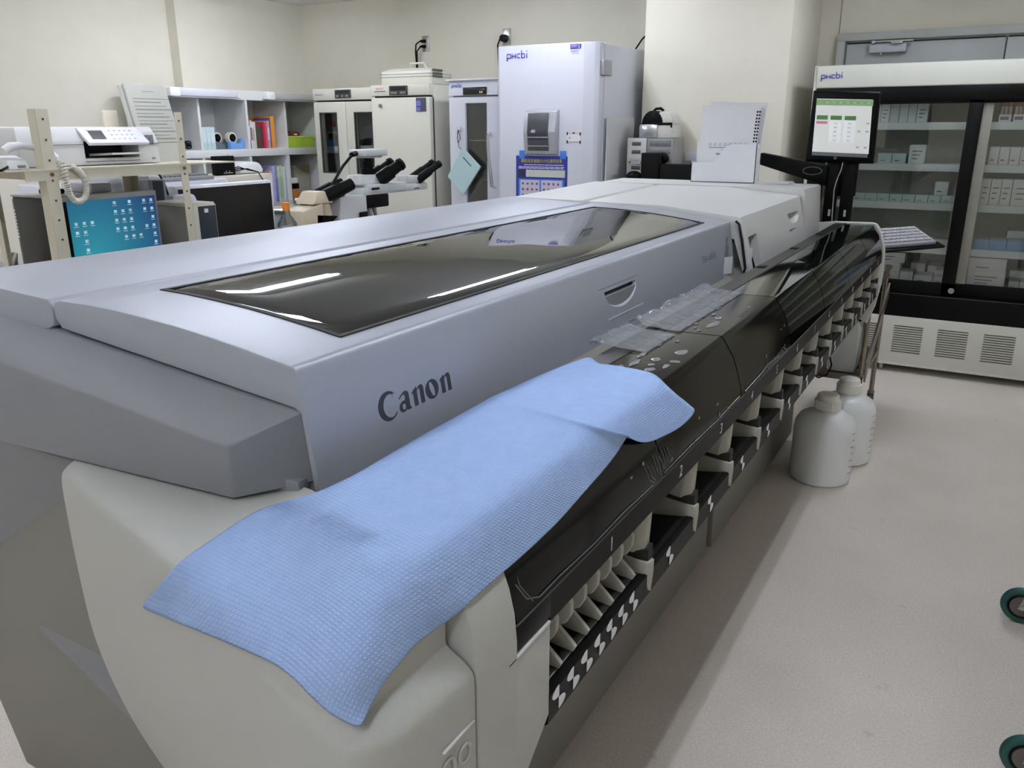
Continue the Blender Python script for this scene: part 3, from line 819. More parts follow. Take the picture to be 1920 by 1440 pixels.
TW = [[(-0.992,0.630,0.816),(-0.948,0.618,0.829),(-0.907,0.607,0.841),(-0.869,0.597,0.852),(-0.830,0.585,0.865),(-0.792,0.574,0.877),(-0.757,0.563,0.889),(-0.724,0.553,0.900),(-0.691,0.542,0.911),(-0.660,0.532,0.922),(-0.631,0.522,0.932),(-0.603,0.513,0.941),(-0.577,0.504,0.950),(-0.552,0.494,0.957),(-0.530,0.485,0.962),(-0.510,0.477,0.965),(-0.494,0.471,0.965),(-0.478,0.466,0.966),(-0.463,0.462,0.965),(-0.453,0.464,0.961),(-0.440,0.464,0.960),(-0.427,0.464,0.960)],
[(-0.935,0.616,0.862),(-0.897,0.605,0.873),(-0.860,0.596,0.882),(-0.823,0.584,0.894),(-0.787,0.573,0.905),(-0.755,0.563,0.914),(-0.724,0.554,0.923),(-0.694,0.546,0.932),(-0.666,0.537,0.940),(-0.642,0.531,0.946),(-0.618,0.525,0.952),(-0.595,0.519,0.957),(-0.570,0.510,0.965),(-0.546,0.500,0.972),(-0.523,0.490,0.977),(-0.503,0.481,0.981),(-0.485,0.473,0.984),(-0.468,0.466,0.986),(-0.458,0.467,0.981),(-0.449,0.469,0.976),(-0.439,0.472,0.973),(-0.432,0.478,0.965)],
[(-0.883,0.602,0.907),(-0.848,0.592,0.915),(-0.814,0.582,0.924),(-0.783,0.574,0.931),(-0.756,0.568,0.937),(-0.731,0.563,0.940),(-0.708,0.559,0.944),(-0.684,0.553,0.948),(-0.661,0.548,0.953),(-0.637,0.542,0.958),(-0.613,0.535,0.964),(-0.589,0.527,0.970),(-0.564,0.518,0.978),(-0.541,0.508,0.984),(-0.518,0.498,0.990),(-0.497,0.488,0.995),(-0.477,0.478,1.000),(-0.462,0.472,1.000),(-0.452,0.472,0.996),(-0.440,0.472,0.994),(-0.434,0.478,0.987),(-0.431,0.489,0.975)],
[(-0.853,0.600,0.938),(-0.827,0.595,0.941),(-0.802,0.591,0.943),(-0.778,0.588,0.946),(-0.754,0.583,0.948),(-0.730,0.578,0.952),(-0.706,0.573,0.955),(-0.682,0.567,0.960),(-0.657,0.560,0.965),(-0.633,0.553,0.970),(-0.608,0.545,0.977),(-0.583,0.536,0.984),(-0.558,0.526,0.991),(-0.535,0.515,0.998),(-0.512,0.504,1.004),(-0.491,0.494,1.009),(-0.472,0.485,1.013),(-0.458,0.481,1.012),(-0.446,0.479,1.010),(-0.435,0.479,1.008),(-0.431,0.488,0.997),(-0.429,0.499,0.985)],
[(-0.842,0.616,0.949),(-0.818,0.612,0.951),(-0.794,0.608,0.953),(-0.771,0.604,0.955),(-0.747,0.600,0.957),(-0.723,0.594,0.960),(-0.699,0.588,0.964),(-0.674,0.580,0.969),(-0.649,0.572,0.975),(-0.623,0.563,0.981),(-0.598,0.554,0.988),(-0.573,0.544,0.996),(-0.548,0.533,1.004),(-0.524,0.521,1.011),(-0.501,0.509,1.017),(-0.480,0.499,1.023),(-0.465,0.494,1.023),(-0.451,0.489,1.023),(-0.439,0.486,1.021),(-0.433,0.492,1.014),(-0.429,0.501,1.004),(-0.426,0.511,0.993)],
[(-0.835,0.635,0.957),(-0.811,0.631,0.959),(-0.787,0.626,0.961),(-0.764,0.621,0.963),(-0.740,0.616,0.965),(-0.715,0.609,0.969),(-0.690,0.601,0.974),(-0.664,0.592,0.980),(-0.637,0.582,0.987),(-0.611,0.572,0.994),(-0.586,0.561,1.001),(-0.560,0.550,1.009),(-0.535,0.538,1.017),(-0.511,0.525,1.025),(-0.488,0.513,1.032),(-0.472,0.507,1.033),(-0.458,0.502,1.033),(-0.444,0.498,1.033),(-0.437,0.501,1.027),(-0.431,0.507,1.019),(-0.426,0.515,1.010),(-0.424,0.526,0.998)],
[(-0.827,0.655,0.965),(-0.803,0.650,0.967),(-0.780,0.645,0.969),(-0.756,0.639,0.971),(-0.731,0.632,0.974),(-0.705,0.623,0.979),(-0.678,0.613,0.985),(-0.651,0.602,0.992),(-0.624,0.591,0.999),(-0.598,0.579,1.007),(-0.572,0.567,1.015),(-0.546,0.554,1.023),(-0.521,0.541,1.032),(-0.497,0.528,1.040),(-0.479,0.520,1.043),(-0.463,0.514,1.044),(-0.449,0.510,1.044),(-0.442,0.512,1.039),(-0.434,0.515,1.033),(-0.428,0.521,1.025),(-0.425,0.530,1.015),(-0.424,0.543,1.003)],
[(-0.825,0.679,0.970),(-0.799,0.672,0.973),(-0.773,0.664,0.976),(-0.747,0.656,0.979),(-0.720,0.647,0.984),(-0.692,0.635,0.990),(-0.664,0.623,0.997),(-0.636,0.610,1.005),(-0.608,0.597,1.012),(-0.581,0.584,1.020),(-0.555,0.571,1.029),(-0.530,0.557,1.037),(-0.505,0.544,1.045),(-0.486,0.535,1.050),(-0.468,0.528,1.053),(-0.453,0.522,1.054),(-0.444,0.524,1.049),(-0.437,0.527,1.043),(-0.430,0.530,1.036),(-0.426,0.539,1.027),(-0.424,0.550,1.015),(-0.423,0.564,1.002)],
[(-0.819,0.702,0.976),(-0.789,0.691,0.980),(-0.762,0.681,0.984),(-0.733,0.670,0.989),(-0.704,0.657,0.996),(-0.674,0.643,1.003),(-0.645,0.629,1.011),(-0.617,0.615,1.019),(-0.589,0.601,1.026),(-0.562,0.587,1.035),(-0.536,0.573,1.043),(-0.511,0.559,1.051),(-0.491,0.550,1.056),(-0.473,0.542,1.059),(-0.458,0.537,1.060),(-0.447,0.536,1.057),(-0.438,0.537,1.053),(-0.431,0.541,1.047),(-0.427,0.550,1.037),(-0.424,0.559,1.027),(-0.422,0.571,1.015),(-0.422,0.586,1.001)],
[(-0.809,0.723,0.981),(-0.769,0.702,0.992),(-0.739,0.689,0.997),(-0.709,0.675,1.004),(-0.678,0.660,1.012),(-0.649,0.645,1.019),(-0.620,0.630,1.027),(-0.593,0.616,1.034),(-0.567,0.602,1.041),(-0.542,0.588,1.049),(-0.516,0.573,1.058),(-0.496,0.564,1.062),(-0.477,0.554,1.066),(-0.463,0.551,1.066),(-0.451,0.550,1.064),(-0.441,0.550,1.061),(-0.433,0.553,1.056),(-0.428,0.560,1.048),(-0.424,0.569,1.038),(-0.420,0.578,1.029),(-0.416,0.586,1.020),(-0.412,0.597,1.009)],
[(-0.748,0.698,1.015),(-0.730,0.695,1.013),(-0.701,0.682,1.018),(-0.670,0.665,1.027),(-0.641,0.650,1.034),(-0.614,0.636,1.041),(-0.588,0.623,1.047),(-0.564,0.610,1.053),(-0.543,0.600,1.058),(-0.522,0.590,1.062),(-0.502,0.580,1.066),(-0.483,0.571,1.071),(-0.468,0.565,1.072),(-0.455,0.563,1.071),(-0.444,0.562,1.069),(-0.436,0.566,1.065),(-0.430,0.571,1.058),(-0.425,0.578,1.051),(-0.420,0.586,1.042),(-0.415,0.594,1.034),(-0.408,0.598,1.028),(-0.404,0.608,1.018)],
[(-0.727,0.710,1.019),(-0.690,0.688,1.031),(-0.653,0.665,1.043),(-0.615,0.638,1.058),(-0.590,0.626,1.063),(-0.569,0.616,1.067),(-0.549,0.607,1.071),(-0.529,0.597,1.075),(-0.514,0.593,1.076),(-0.506,0.596,1.071),(-0.491,0.591,1.072),(-0.476,0.587,1.073),(-0.462,0.583,1.074),(-0.450,0.580,1.074),(-0.439,0.579,1.072),(-0.433,0.584,1.066),(-0.427,0.590,1.060),(-0.420,0.594,1.055),(-0.416,0.603,1.046),(-0.412,0.612,1.038),(-0.408,0.622,1.028),(-0.405,0.633,1.018)],
[(-0.698,0.713,1.033),(-0.661,0.688,1.045),(-0.626,0.665,1.058),(-0.596,0.646,1.067),(-0.575,0.637,1.071),(-0.557,0.629,1.073),(-0.542,0.626,1.073),(-0.525,0.619,1.075),(-0.511,0.615,1.076),(-0.497,0.611,1.076),(-0.483,0.607,1.077),(-0.469,0.603,1.077),(-0.456,0.599,1.077),(-0.444,0.597,1.077),(-0.435,0.598,1.074),(-0.429,0.603,1.069),(-0.423,0.610,1.062),(-0.419,0.619,1.054),(-0.415,0.628,1.046),(-0.411,0.637,1.037),(-0.408,0.648,1.028),(-0.405,0.659,1.018)],
[(-0.684,0.729,1.041),(-0.644,0.700,1.056),(-0.607,0.673,1.069),(-0.585,0.662,1.073),(-0.570,0.658,1.074),(-0.555,0.654,1.074),(-0.540,0.650,1.074),(-0.524,0.644,1.075),(-0.510,0.640,1.076),(-0.496,0.636,1.076),(-0.482,0.632,1.077),(-0.469,0.628,1.077),(-0.456,0.624,1.077),(-0.444,0.622,1.077),(-0.435,0.623,1.074),(-0.429,0.628,1.068),(-0.423,0.635,1.062),(-0.419,0.644,1.054),(-0.416,0.654,1.045),(-0.412,0.663,1.037),(-0.408,0.674,1.027),(-0.405,0.686,1.018)],
[(-0.676,0.753,1.044),(-0.634,0.720,1.061),(-0.599,0.693,1.074),(-0.583,0.689,1.074),(-0.568,0.684,1.074),(-0.553,0.680,1.075),(-0.538,0.676,1.075),(-0.524,0.671,1.075),(-0.509,0.666,1.076),(-0.495,0.662,1.076),(-0.482,0.658,1.076),(-0.468,0.654,1.077),(-0.455,0.650,1.077),(-0.444,0.648,1.076),(-0.434,0.648,1.074),(-0.429,0.654,1.068),(-0.423,0.662,1.061),(-0.419,0.671,1.053),(-0.416,0.681,1.045),(-0.412,0.691,1.036),(-0.408,0.703,1.027),(-0.405,0.714,1.017)],
[(-0.683,0.808,1.042),(-0.641,0.773,1.058),(-0.602,0.740,1.073),(-0.586,0.736,1.074),(-0.571,0.731,1.074),(-0.555,0.726,1.074),(-0.541,0.722,1.075),(-0.526,0.717,1.075),(-0.512,0.712,1.075),(-0.498,0.708,1.076),(-0.484,0.704,1.076),(-0.471,0.699,1.077),(-0.458,0.695,1.077),(-0.446,0.692,1.076),(-0.436,0.693,1.074),(-0.430,0.699,1.069),(-0.424,0.707,1.062),(-0.420,0.717,1.054),(-0.416,0.727,1.046),(-0.412,0.738,1.037),(-0.409,0.751,1.028),(-0.405,0.763,1.018)],
[(-0.691,0.869,1.038),(-0.648,0.831,1.055),(-0.609,0.796,1.071),(-0.589,0.786,1.074),(-0.574,0.782,1.074),(-0.558,0.777,1.074),(-0.544,0.772,1.074),(-0.529,0.767,1.075),(-0.515,0.763,1.075),(-0.501,0.758,1.075),(-0.487,0.753,1.076),(-0.473,0.749,1.076),(-0.460,0.745,1.077),(-0.447,0.741,1.077),(-0.438,0.742,1.074),(-0.431,0.747,1.069),(-0.425,0.756,1.063),(-0.421,0.766,1.055),(-0.417,0.778,1.047),(-0.413,0.790,1.038),(-0.409,0.803,1.029),(-0.406,0.817,1.019)],
[(-0.700,0.936,1.035),(-0.657,0.896,1.052),(-0.618,0.860,1.067),(-0.593,0.843,1.073),(-0.578,0.838,1.074),(-0.563,0.833,1.074),(-0.549,0.829,1.074),(-0.534,0.824,1.074),(-0.520,0.819,1.075),(-0.506,0.815,1.075),(-0.493,0.810,1.075),(-0.479,0.806,1.076),(-0.466,0.802,1.076),(-0.453,0.797,1.077),(-0.443,0.797,1.075),(-0.434,0.799,1.072),(-0.428,0.808,1.066),(-0.423,0.818,1.059),(-0.419,0.831,1.051),(-0.415,0.843,1.042),(-0.412,0.857,1.033),(-0.408,0.872,1.024)],
[(-0.704,1.004,1.033),(-0.662,0.963,1.050),(-0.624,0.925,1.065),(-0.597,0.903,1.073),(-0.582,0.898,1.073),(-0.567,0.894,1.074),(-0.553,0.889,1.074),(-0.539,0.885,1.074),(-0.525,0.881,1.074),(-0.512,0.877,1.075),(-0.498,0.872,1.075),(-0.485,0.868,1.075),(-0.472,0.864,1.076),(-0.459,0.860,1.076),(-0.447,0.857,1.076),(-0.438,0.859,1.074),(-0.431,0.866,1.069),(-0.426,0.876,1.062),(-0.422,0.889,1.055),(-0.418,0.902,1.047),(-0.414,0.917,1.038),(-0.410,0.932,1.029)],
[(-0.709,1.079,1.031),(-0.666,1.034,1.049),(-0.629,0.996,1.063),(-0.600,0.968,1.073),(-0.583,0.960,1.075),(-0.568,0.955,1.076),(-0.554,0.950,1.076),(-0.540,0.947,1.076),(-0.527,0.943,1.077),(-0.513,0.939,1.077),(-0.500,0.935,1.077),(-0.488,0.931,1.077),(-0.475,0.927,1.078),(-0.463,0.924,1.078),(-0.451,0.922,1.078),(-0.441,0.923,1.076),(-0.433,0.927,1.073),(-0.427,0.935,1.068),(-0.421,0.947,1.061),(-0.417,0.961,1.054),(-0.414,0.977,1.045),(-0.413,1.000,1.034)],
[(-0.713,1.144,1.030),(-0.667,1.091,1.050),(-0.631,1.052,1.064),(-0.602,1.024,1.074),(-0.583,1.011,1.078),(-0.568,1.004,1.080),(-0.554,1.000,1.080),(-0.541,0.996,1.081),(-0.528,0.993,1.081),(-0.516,0.989,1.082),(-0.503,0.985,1.082),(-0.491,0.982,1.083),(-0.479,0.978,1.083),(-0.467,0.975,1.083),(-0.455,0.973,1.083),(-0.445,0.972,1.083),(-0.436,0.975,1.080),(-0.429,0.982,1.077),(-0.424,0.992,1.072),(-0.419,1.006,1.065),(-0.417,1.024,1.057),(-0.418,1.052,1.044)],
[(-0.705,1.146,1.035),(-0.663,1.098,1.053),(-0.627,1.058,1.067),(-0.597,1.028,1.078),(-0.577,1.014,1.083),(-0.562,1.006,1.085),(-0.548,1.001,1.086),(-0.534,0.996,1.087),(-0.521,0.991,1.088),(-0.508,0.986,1.089),(-0.495,0.982,1.090),(-0.483,0.978,1.091),(-0.471,0.974,1.091),(-0.459,0.971,1.092),(-0.448,0.968,1.092),(-0.438,0.967,1.092),(-0.429,0.969,1.090),(-0.421,0.975,1.087),(-0.416,0.985,1.082),(-0.412,0.998,1.076),(-0.409,1.014,1.069),(-0.407,1.036,1.059)],
[(-0.707,1.156,1.034),(-0.668,1.113,1.049),(-0.632,1.073,1.063),(-0.598,1.035,1.077),(-0.583,1.028,1.078),(-0.569,1.024,1.079),(-0.555,1.020,1.080),(-0.542,1.015,1.080),(-0.528,1.010,1.081),(-0.515,1.004,1.083),(-0.502,0.999,1.083),(-0.489,0.995,1.084),(-0.476,0.991,1.085),(-0.464,0.986,1.086),(-0.453,0.984,1.086),(-0.443,0.984,1.085),(-0.434,0.986,1.083),(-0.426,0.990,1.080),(-0.421,1.002,1.074),(-0.417,1.015,1.068),(-0.413,1.031,1.061),(-0.410,1.048,1.053)],
[(-0.704,1.201,1.033),(-0.661,1.149,1.050),(-0.622,1.102,1.065),(-0.595,1.073,1.074),(-0.580,1.066,1.074),(-0.565,1.059,1.075),(-0.551,1.052,1.075),(-0.536,1.046,1.075),(-0.522,1.039,1.076),(-0.509,1.032,1.076),(-0.495,1.026,1.077),(-0.482,1.019,1.077),(-0.469,1.013,1.077),(-0.456,1.007,1.078),(-0.445,1.003,1.077),(-0.435,1.004,1.075),(-0.429,1.012,1.070),(-0.424,1.023,1.063),(-0.420,1.037,1.055),(-0.416,1.052,1.047),(-0.412,1.067,1.039),(-0.409,1.084,1.030)],
[(-0.697,1.247,1.036),(-0.652,1.189,1.053),(-0.612,1.137,1.069),(-0.591,1.119,1.072),(-0.575,1.110,1.073),(-0.560,1.101,1.073),(-0.545,1.093,1.073),(-0.530,1.084,1.074),(-0.515,1.076,1.074),(-0.501,1.068,1.074),(-0.487,1.059,1.075),(-0.473,1.051,1.075),(-0.459,1.044,1.075),(-0.447,1.038,1.075),(-0.437,1.038,1.072),(-0.431,1.046,1.067),(-0.425,1.056,1.060),(-0.421,1.070,1.052),(-0.417,1.085,1.043),(-0.413,1.101,1.034),(-0.410,1.118,1.025),(-0.406,1.136,1.014)],
[(-0.687,1.292,1.040),(-0.641,1.229,1.058),(-0.603,1.177,1.072),(-0.586,1.166,1.073),(-0.571,1.156,1.073),(-0.555,1.147,1.073),(-0.539,1.137,1.073),(-0.524,1.127,1.074),(-0.509,1.118,1.074),(-0.495,1.108,1.074),(-0.481,1.099,1.075),(-0.467,1.090,1.075),(-0.453,1.081,1.075),(-0.442,1.079,1.074),(-0.434,1.081,1.070),(-0.428,1.091,1.063),(-0.423,1.104,1.056),(-0.419,1.119,1.047),(-0.415,1.134,1.038),(-0.411,1.151,1.028),(-0.408,1.169,1.018),(-0.404,1.187,1.008)],
[(-0.669,1.324,1.047),(-0.623,1.255,1.065),(-0.595,1.220,1.072),(-0.579,1.212,1.072),(-0.564,1.204,1.073),(-0.549,1.197,1.073),(-0.535,1.189,1.073),(-0.520,1.181,1.074),(-0.506,1.173,1.074),(-0.492,1.165,1.074),(-0.478,1.157,1.075),(-0.465,1.149,1.075),(-0.451,1.139,1.075),(-0.440,1.135,1.073),(-0.432,1.138,1.068),(-0.426,1.147,1.060),(-0.422,1.160,1.052),(-0.417,1.174,1.043),(-0.413,1.189,1.033),(-0.409,1.206,1.023),(-0.405,1.224,1.012),(-0.401,1.242,1.001)],
[(-0.650,1.357,1.054),(-0.604,1.282,1.072),(-0.586,1.266,1.072),(-0.573,1.261,1.072),(-0.559,1.257,1.073),(-0.546,1.253,1.073),(-0.533,1.248,1.073),(-0.519,1.242,1.073),(-0.506,1.236,1.074),(-0.492,1.230,1.074),(-0.479,1.224,1.074),(-0.467,1.219,1.075),(-0.453,1.207,1.075),(-0.441,1.199,1.073),(-0.432,1.199,1.068),(-0.426,1.206,1.060),(-0.422,1.218,1.051),(-0.417,1.232,1.042),(-0.413,1.246,1.032),(-0.409,1.262,1.021),(-0.405,1.279,1.010),(-0.401,1.296,0.999)],
[(-0.631,1.390,1.061),(-0.596,1.334,1.072),(-0.579,1.315,1.072),(-0.567,1.315,1.072),(-0.556,1.315,1.073),(-0.544,1.315,1.073),(-0.533,1.315,1.073),(-0.520,1.312,1.073),(-0.508,1.309,1.074),(-0.496,1.306,1.074),(-0.484,1.304,1.074),(-0.473,1.301,1.074),(-0.459,1.288,1.075),(-0.445,1.273,1.074),(-0.435,1.265,1.070),(-0.428,1.270,1.062),(-0.423,1.278,1.054),(-0.419,1.290,1.044),(-0.414,1.303,1.035),(-0.410,1.318,1.024),(-0.406,1.333,1.013),(-0.402,1.348,1.003)]]
def build_towel():
    nu, nv = len(TW), len(TW[0])
    bm = bmesh.new()
    uv = bm.loops.layers.uv.new('UVMap')
    c = Vector((-0.6, 1.0, 0.95))
    V = [[bm.verts.new(Vector(p) - c) for p in r] for r in TW]
    mj, mi = nv // 2, nu // 2
    us, vs_ = [0.0], [0.0]
    for i in range(1, nu): us.append(us[-1] + (Vector(TW[i][mj]) - Vector(TW[i - 1][mj])).length)
    for j in range(1, nv): vs_.append(vs_[-1] + (Vector(TW[mi][j]) - Vector(TW[mi][j - 1])).length)
    for i in range(nu - 1):
        for j in range(nv - 1):
            f = bm.faces.new((V[i][j], V[i][j + 1], V[i + 1][j + 1], V[i + 1][j]))
            for lo, (a, b) in zip(f.loops, ((i, j), (i, j + 1), (i + 1, j + 1), (i + 1, j))):
                lo[uv].uv = (us[a], vs_[b])
    bmesh.ops.recalc_face_normals(bm, faces=bm.faces[:])
    me = bpy.data.meshes.new('paper_towel')
    bm.to_mesh(me)
    bm.free()
    me.shade_smooth()
    me.materials.append(towel_mat())
    o = bpy.data.objects.new('paper_towel', me)
    COL.objects.link(o)
    o.location = c
    s = o.modifiers.new('sub', 'SUBSURF')
    s.levels = s.render_levels = 2
    s.subdivision_type = 'CATMULL_CLARK'
    d = o.modifiers.new('thick', 'SOLIDIFY')
    d.thickness = 0.0012
    d.offset = 1
    tag(o, 'light blue waffle-embossed paper towel draped over the near end of the analyser', 'paper towel')
    ORG[o] = c
    return o
towel = build_towel()
def film_mat():
    m = bpy.data.materials.new('clear wrinkled film')
    m.use_nodes = True
    nt = m.node_tree
    b = nt.nodes['Principled BSDF']
    b.inputs['Base Color'].default_value = lin('#A3A7B0')
    b.inputs['Roughness'].default_value = 0.12
    b.inputs['Alpha'].default_value = 0.3
    b.inputs['Specular IOR Level'].default_value = 0.9
    tc = nt.nodes.new('ShaderNodeTexCoord')
    n2 = nt.nodes.new('ShaderNodeTexNoise')
    n2.inputs['Scale'].default_value = 30
    nt.links.new(tc.outputs['Object'], n2.inputs['Vector'])
    bp = nt.nodes.new('ShaderNodeBump')
    bp.inputs['Strength'].default_value = 0.5
    bp.inputs['Distance'].default_value = 0.01
    nt.links.new(n2.outputs['Fac'], bp.inputs['Height'])
    nt.links.new(bp.outputs['Normal'], b.inputs['Normal'])
    return m
m_film = film_mat()
def film(name, y0, y1, label, seed):
    rnd = random.Random(seed)
    rows = []
    n = 40
    for i in range(n + 1):
        y = y0 + (y1 - y0) * i / n
        r = []
        for j, (x, z) in enumerate([(-.655, 1.062), (-.64, 1.078), (-.625, 1.076), (-.61, 1.0745), (-.59, 1.0745), (-.565, 1.0745), (-.55, 1.0735), (-.53, 1.073)]):
            a = 0.017 if j < 3 else (0.006 if j < 5 else 0.0015)
            r.append((x + rnd.uniform(-1, 1) * a * 0.6, y, z + abs(rnd.uniform(-.2, 1)) * a))
        rows.append(r)
    o = M().grid(rows).top(name, m_film, label, 'plastic film', group='clear protective film', ang=None)
    s = o.modifiers.new('sub', 'SUBSURF')
    s.levels = s.render_levels = 1
    d = o.modifiers.new('thick', 'SOLIDIFY')
    d.thickness = 0.0004
    return o
film('protective_film', 1.43, 1.60, 'short crumpled strip of clear film beside the blue towel', 3)
film('protective_film', 1.62, 2.12, 'longer crumpled strip of clear film along the black cover hinge', 5)
# bubbles and lifted creases of the film left on the covers
m_bub = mat('air bubble under film', '#6E7073', 0.25, var=0.1, scale=60)
rnd = random.Random(11)
bub = M()
def blob(cx, cy, rx, ry, zf):
    k = 9
    pts = []
    for i in range(k):
        a = 2 * math.pi * i / k
        f = rnd.uniform(0.7, 1.2)
        pts.append((cx + rx * f * math.cos(a), cy + ry * f * math.sin(a)))
    bub.loft([[(x, y, 1.0712) for x, y in pts], [(cx + (x - cx) * .8, cy + (y - cy) * .8, 1.0722) for x, y in pts]])
for cx, cy, rx, ry in ((-.475, 1.47, .012, .022), (-.50, 1.40, .009, .016), (-.495, 1.36, .007, .012), (-.485, 1.33, .010, .014), (-.465, 1.40, .010, .010), (-.468, 1.365, .006, .016), (-.535, 1.42, .005, .03), (-.525, 1.36, .006, .03), (-.54, 1.31, .007, .03), (-.51, 1.55, .004, .01), (-.53, 1.50, .004, .01),
                         (-.49, 1.73, .011, .04), (-.50, 1.80, .006, .018), (-.52, 1.83, .005, .015), (-.535, 1.80, .005, .014), (-.53, 1.90, .004, .02), (-.50, 1.66, .004, .01), (-.515, 1.68, .003, .008), (-.525, 1.72, .004, .008), (-.47, 1.95, .003, .012)):
    blob(cx, cy, rx, ry, 0)
for _ in range(16):
    k = rnd.choice((0.2, 0.35, 0.5, 0.7, 0.85))
    i = 4 + int(k * 2.9)
    (xa, za), (xb, zb) = PROF[i], PROF[i + 1]
    f = rnd.random()
    x, z, y = xa + (xb - xa) * f, za + (zb - za) * f, rnd.uniform(1.2, 2.08)
    bub.ball((x + 0.0005, y, z), 0.0035, 0.3, rnd.uniform(.6, 1.4), rnd.uniform(.7, 1.4), 8)
for y, z, s in ((1.02, .975, 1.6), (1.05, .985, 2.2), (1.035, .962, 1.2), (1.07, .97, 1.6), (.99, .96, 2.4), (1.10, .99, 1.2)):
    bub.ball((-.3975 - (z - .95) * .18 , y, z), 0.0045, 0.3, s, 1.1, 8)
bub.to('film_bubble_patch', m_bub, AN, kind='stuff', label='pale air bubbles in the film on the covers')
def crease(path, r):
    return M().tube(path, r, 6)
cm = M()
for pts in ([(-.405, 1.15, .99), (-.398, 1.156, .965), (-.394, 1.158, .948)], [(-.409, 1.165, 1.0), (-.40, 1.163, .97), (-.394, 1.16, .95)], [(-.40, 1.185, .972), (-.396, 1.175, .957)], [(-.398, 1.12, .965), (-.395, 1.135, .952)], [(-.397, 1.11, .962), (-.3945, 1.13, .95)],
            [(-.404, .705, .99), (-.397, .72, .965), (-.394, .745, .955), (-.394, .80, .956), (-.394, .90, .952), (-.394, 1.0, .955), (-.394, 1.12, .95)], [(-.394, 1.17, .952), (-.3935, 1.3, .954), (-.3935, 1.45, .950), (-.394, 1.62, .953)], [(-.3935, 1.66, .952), (-.3935, 1.8, .956), (-.394, 1.86, .962), (-.3935, 1.95, .958), (-.396, 2.02, .966), (-.394, 2.06, .95)], [(-.42, .70, 1.035), (-.41, .712, 1.005), (-.402, .712, .985), (-.395, .73, .958)]):
    cm.tube(pts, 0.0011, 6)
for k in range(9):
    yy = 1.10 + 0.012 * k
    cm.tube([(-.4045 + .0004 * k, yy, .992 - .003 * (k % 3)), (-.3985, yy + .006, .972), (-.3955, yy + .010 + .002 * (k % 2), .958)], 0.0007, 5)
cm.to('film_crease', mat('film crease', '#55585B', 0.15, var=0.1), AN, label='raised creases of clear film along the cover edge')

# ------------------------------------------------------------------ right and far side
m_case = mat('ivory steel case', '#D9DACF', 0.45, var=0.01)
m_sblack = mat('showcase black', '#070707', 0.4, var=0.05, spec=0.15)
m_inside = mat('showcase liner', '#C9C9C0', 0.6, var=0.03)
m_glass = pane('showcase glass', '#FAFBFA', 0.0, 1.5)
m_shelf = mat('shelf mint white', '#EDF7F4', 0.4, var=0.01)
m_logo = mat('blue logo print', '#3A35B5', 0.4, var=0)
SH = T('refrigerated_showcase', 'tall refrigerated glass-door showcase with ivory header beside the far door', 'fridge', (-0.17, 5.83, 0))
sx0, sx1, sy0, sy1 = -1.06, 0.72, 5.525, 6.13
M().box(sx0, sx0 + 0.045, sy0 + 0.03, sy1, 0.06, 1.84, 0.003).box(sx1 - 0.045, sx1, sy0 + 0.03, sy1, 0.06, 1.84, 0.003).box(sx0 + 0.04, sx1 - 0.04, sy1 - 0.05, sy1 - 0.005, 0.06, 1.84).box(sx0 + 0.04, sx1 - 0.04, sy0 + 0.03, sy1 - 0.05, 1.70, 1.835).to('cabinet', m_case, SH)
M().box(sx0 + 0.042, sx1 - 0.042, sy1 - 0.06, sy1 - 0.048, 0.5, 1.70).box(sx0 + 0.045, sx0 + 0.06, sy0 + 0.08, sy1 - 0.05, 0.5, 1.70).box(sx1 - 0.06, sx1 - 0.045, sy0 + 0.08, sy1 - 0.05, 0.5, 1.70).box(sx0 + 0.045, sx1 - 0.045, sy0 + 0.08, sy1 - 0.05, 1.68, 1.70).to('liner', m_inside, SH)
M().prism([(sy0 + 0.0, 1.715), (sy0 - 0.012, 1.835), (sy0 + 0.03, 1.842), (sy0 + 0.06, 1.842), (sy0 + 0.06, 1.70), (sy0 + 0.02, 1.70)], 'x', sx0 + 0.02, sx1, 0.003).to('header', m_case, SH)
M().box(sx0, sx0 + 0.02, sy0 + 0.01, sy0 + 0.06, 0.06, 1.842, 0.002).to('side_strip', m_case, SH)
maker_logo('maker_logo', m_logo, SH, (-1.018, sy0 - 0.007, 1.762), X, Vector((0, -0.1, 1)), 0.125)
M().box(sx0 + 0.02, sx1, sy0 + 0.005, sy0 + 0.07, 1.63, 1.715, 0.002).box(sx0 + 0.02, sx0 + 0.075, sy0 + 0.005, sy0 + 0.07, 0.36, 1.64, 0.002).box(sx1 - 0.06, sx1, sy0 + 0.005, sy0 + 0.07, 0.36, 1.64, 0.002).box(sx0 + 0.02, sx1, sy0 + 0.005, sy0 + 0.07, 0.36, 0.505, 0.002).to('door_surround', m_sblack, SH)
M().box(sx0 + 0.021, sx1, sy0 + 0.0, sy0 + 0.012, 0.498, 0.502).to('surround_bead', mat('bead grey', '#55575A', 0.3), SH)
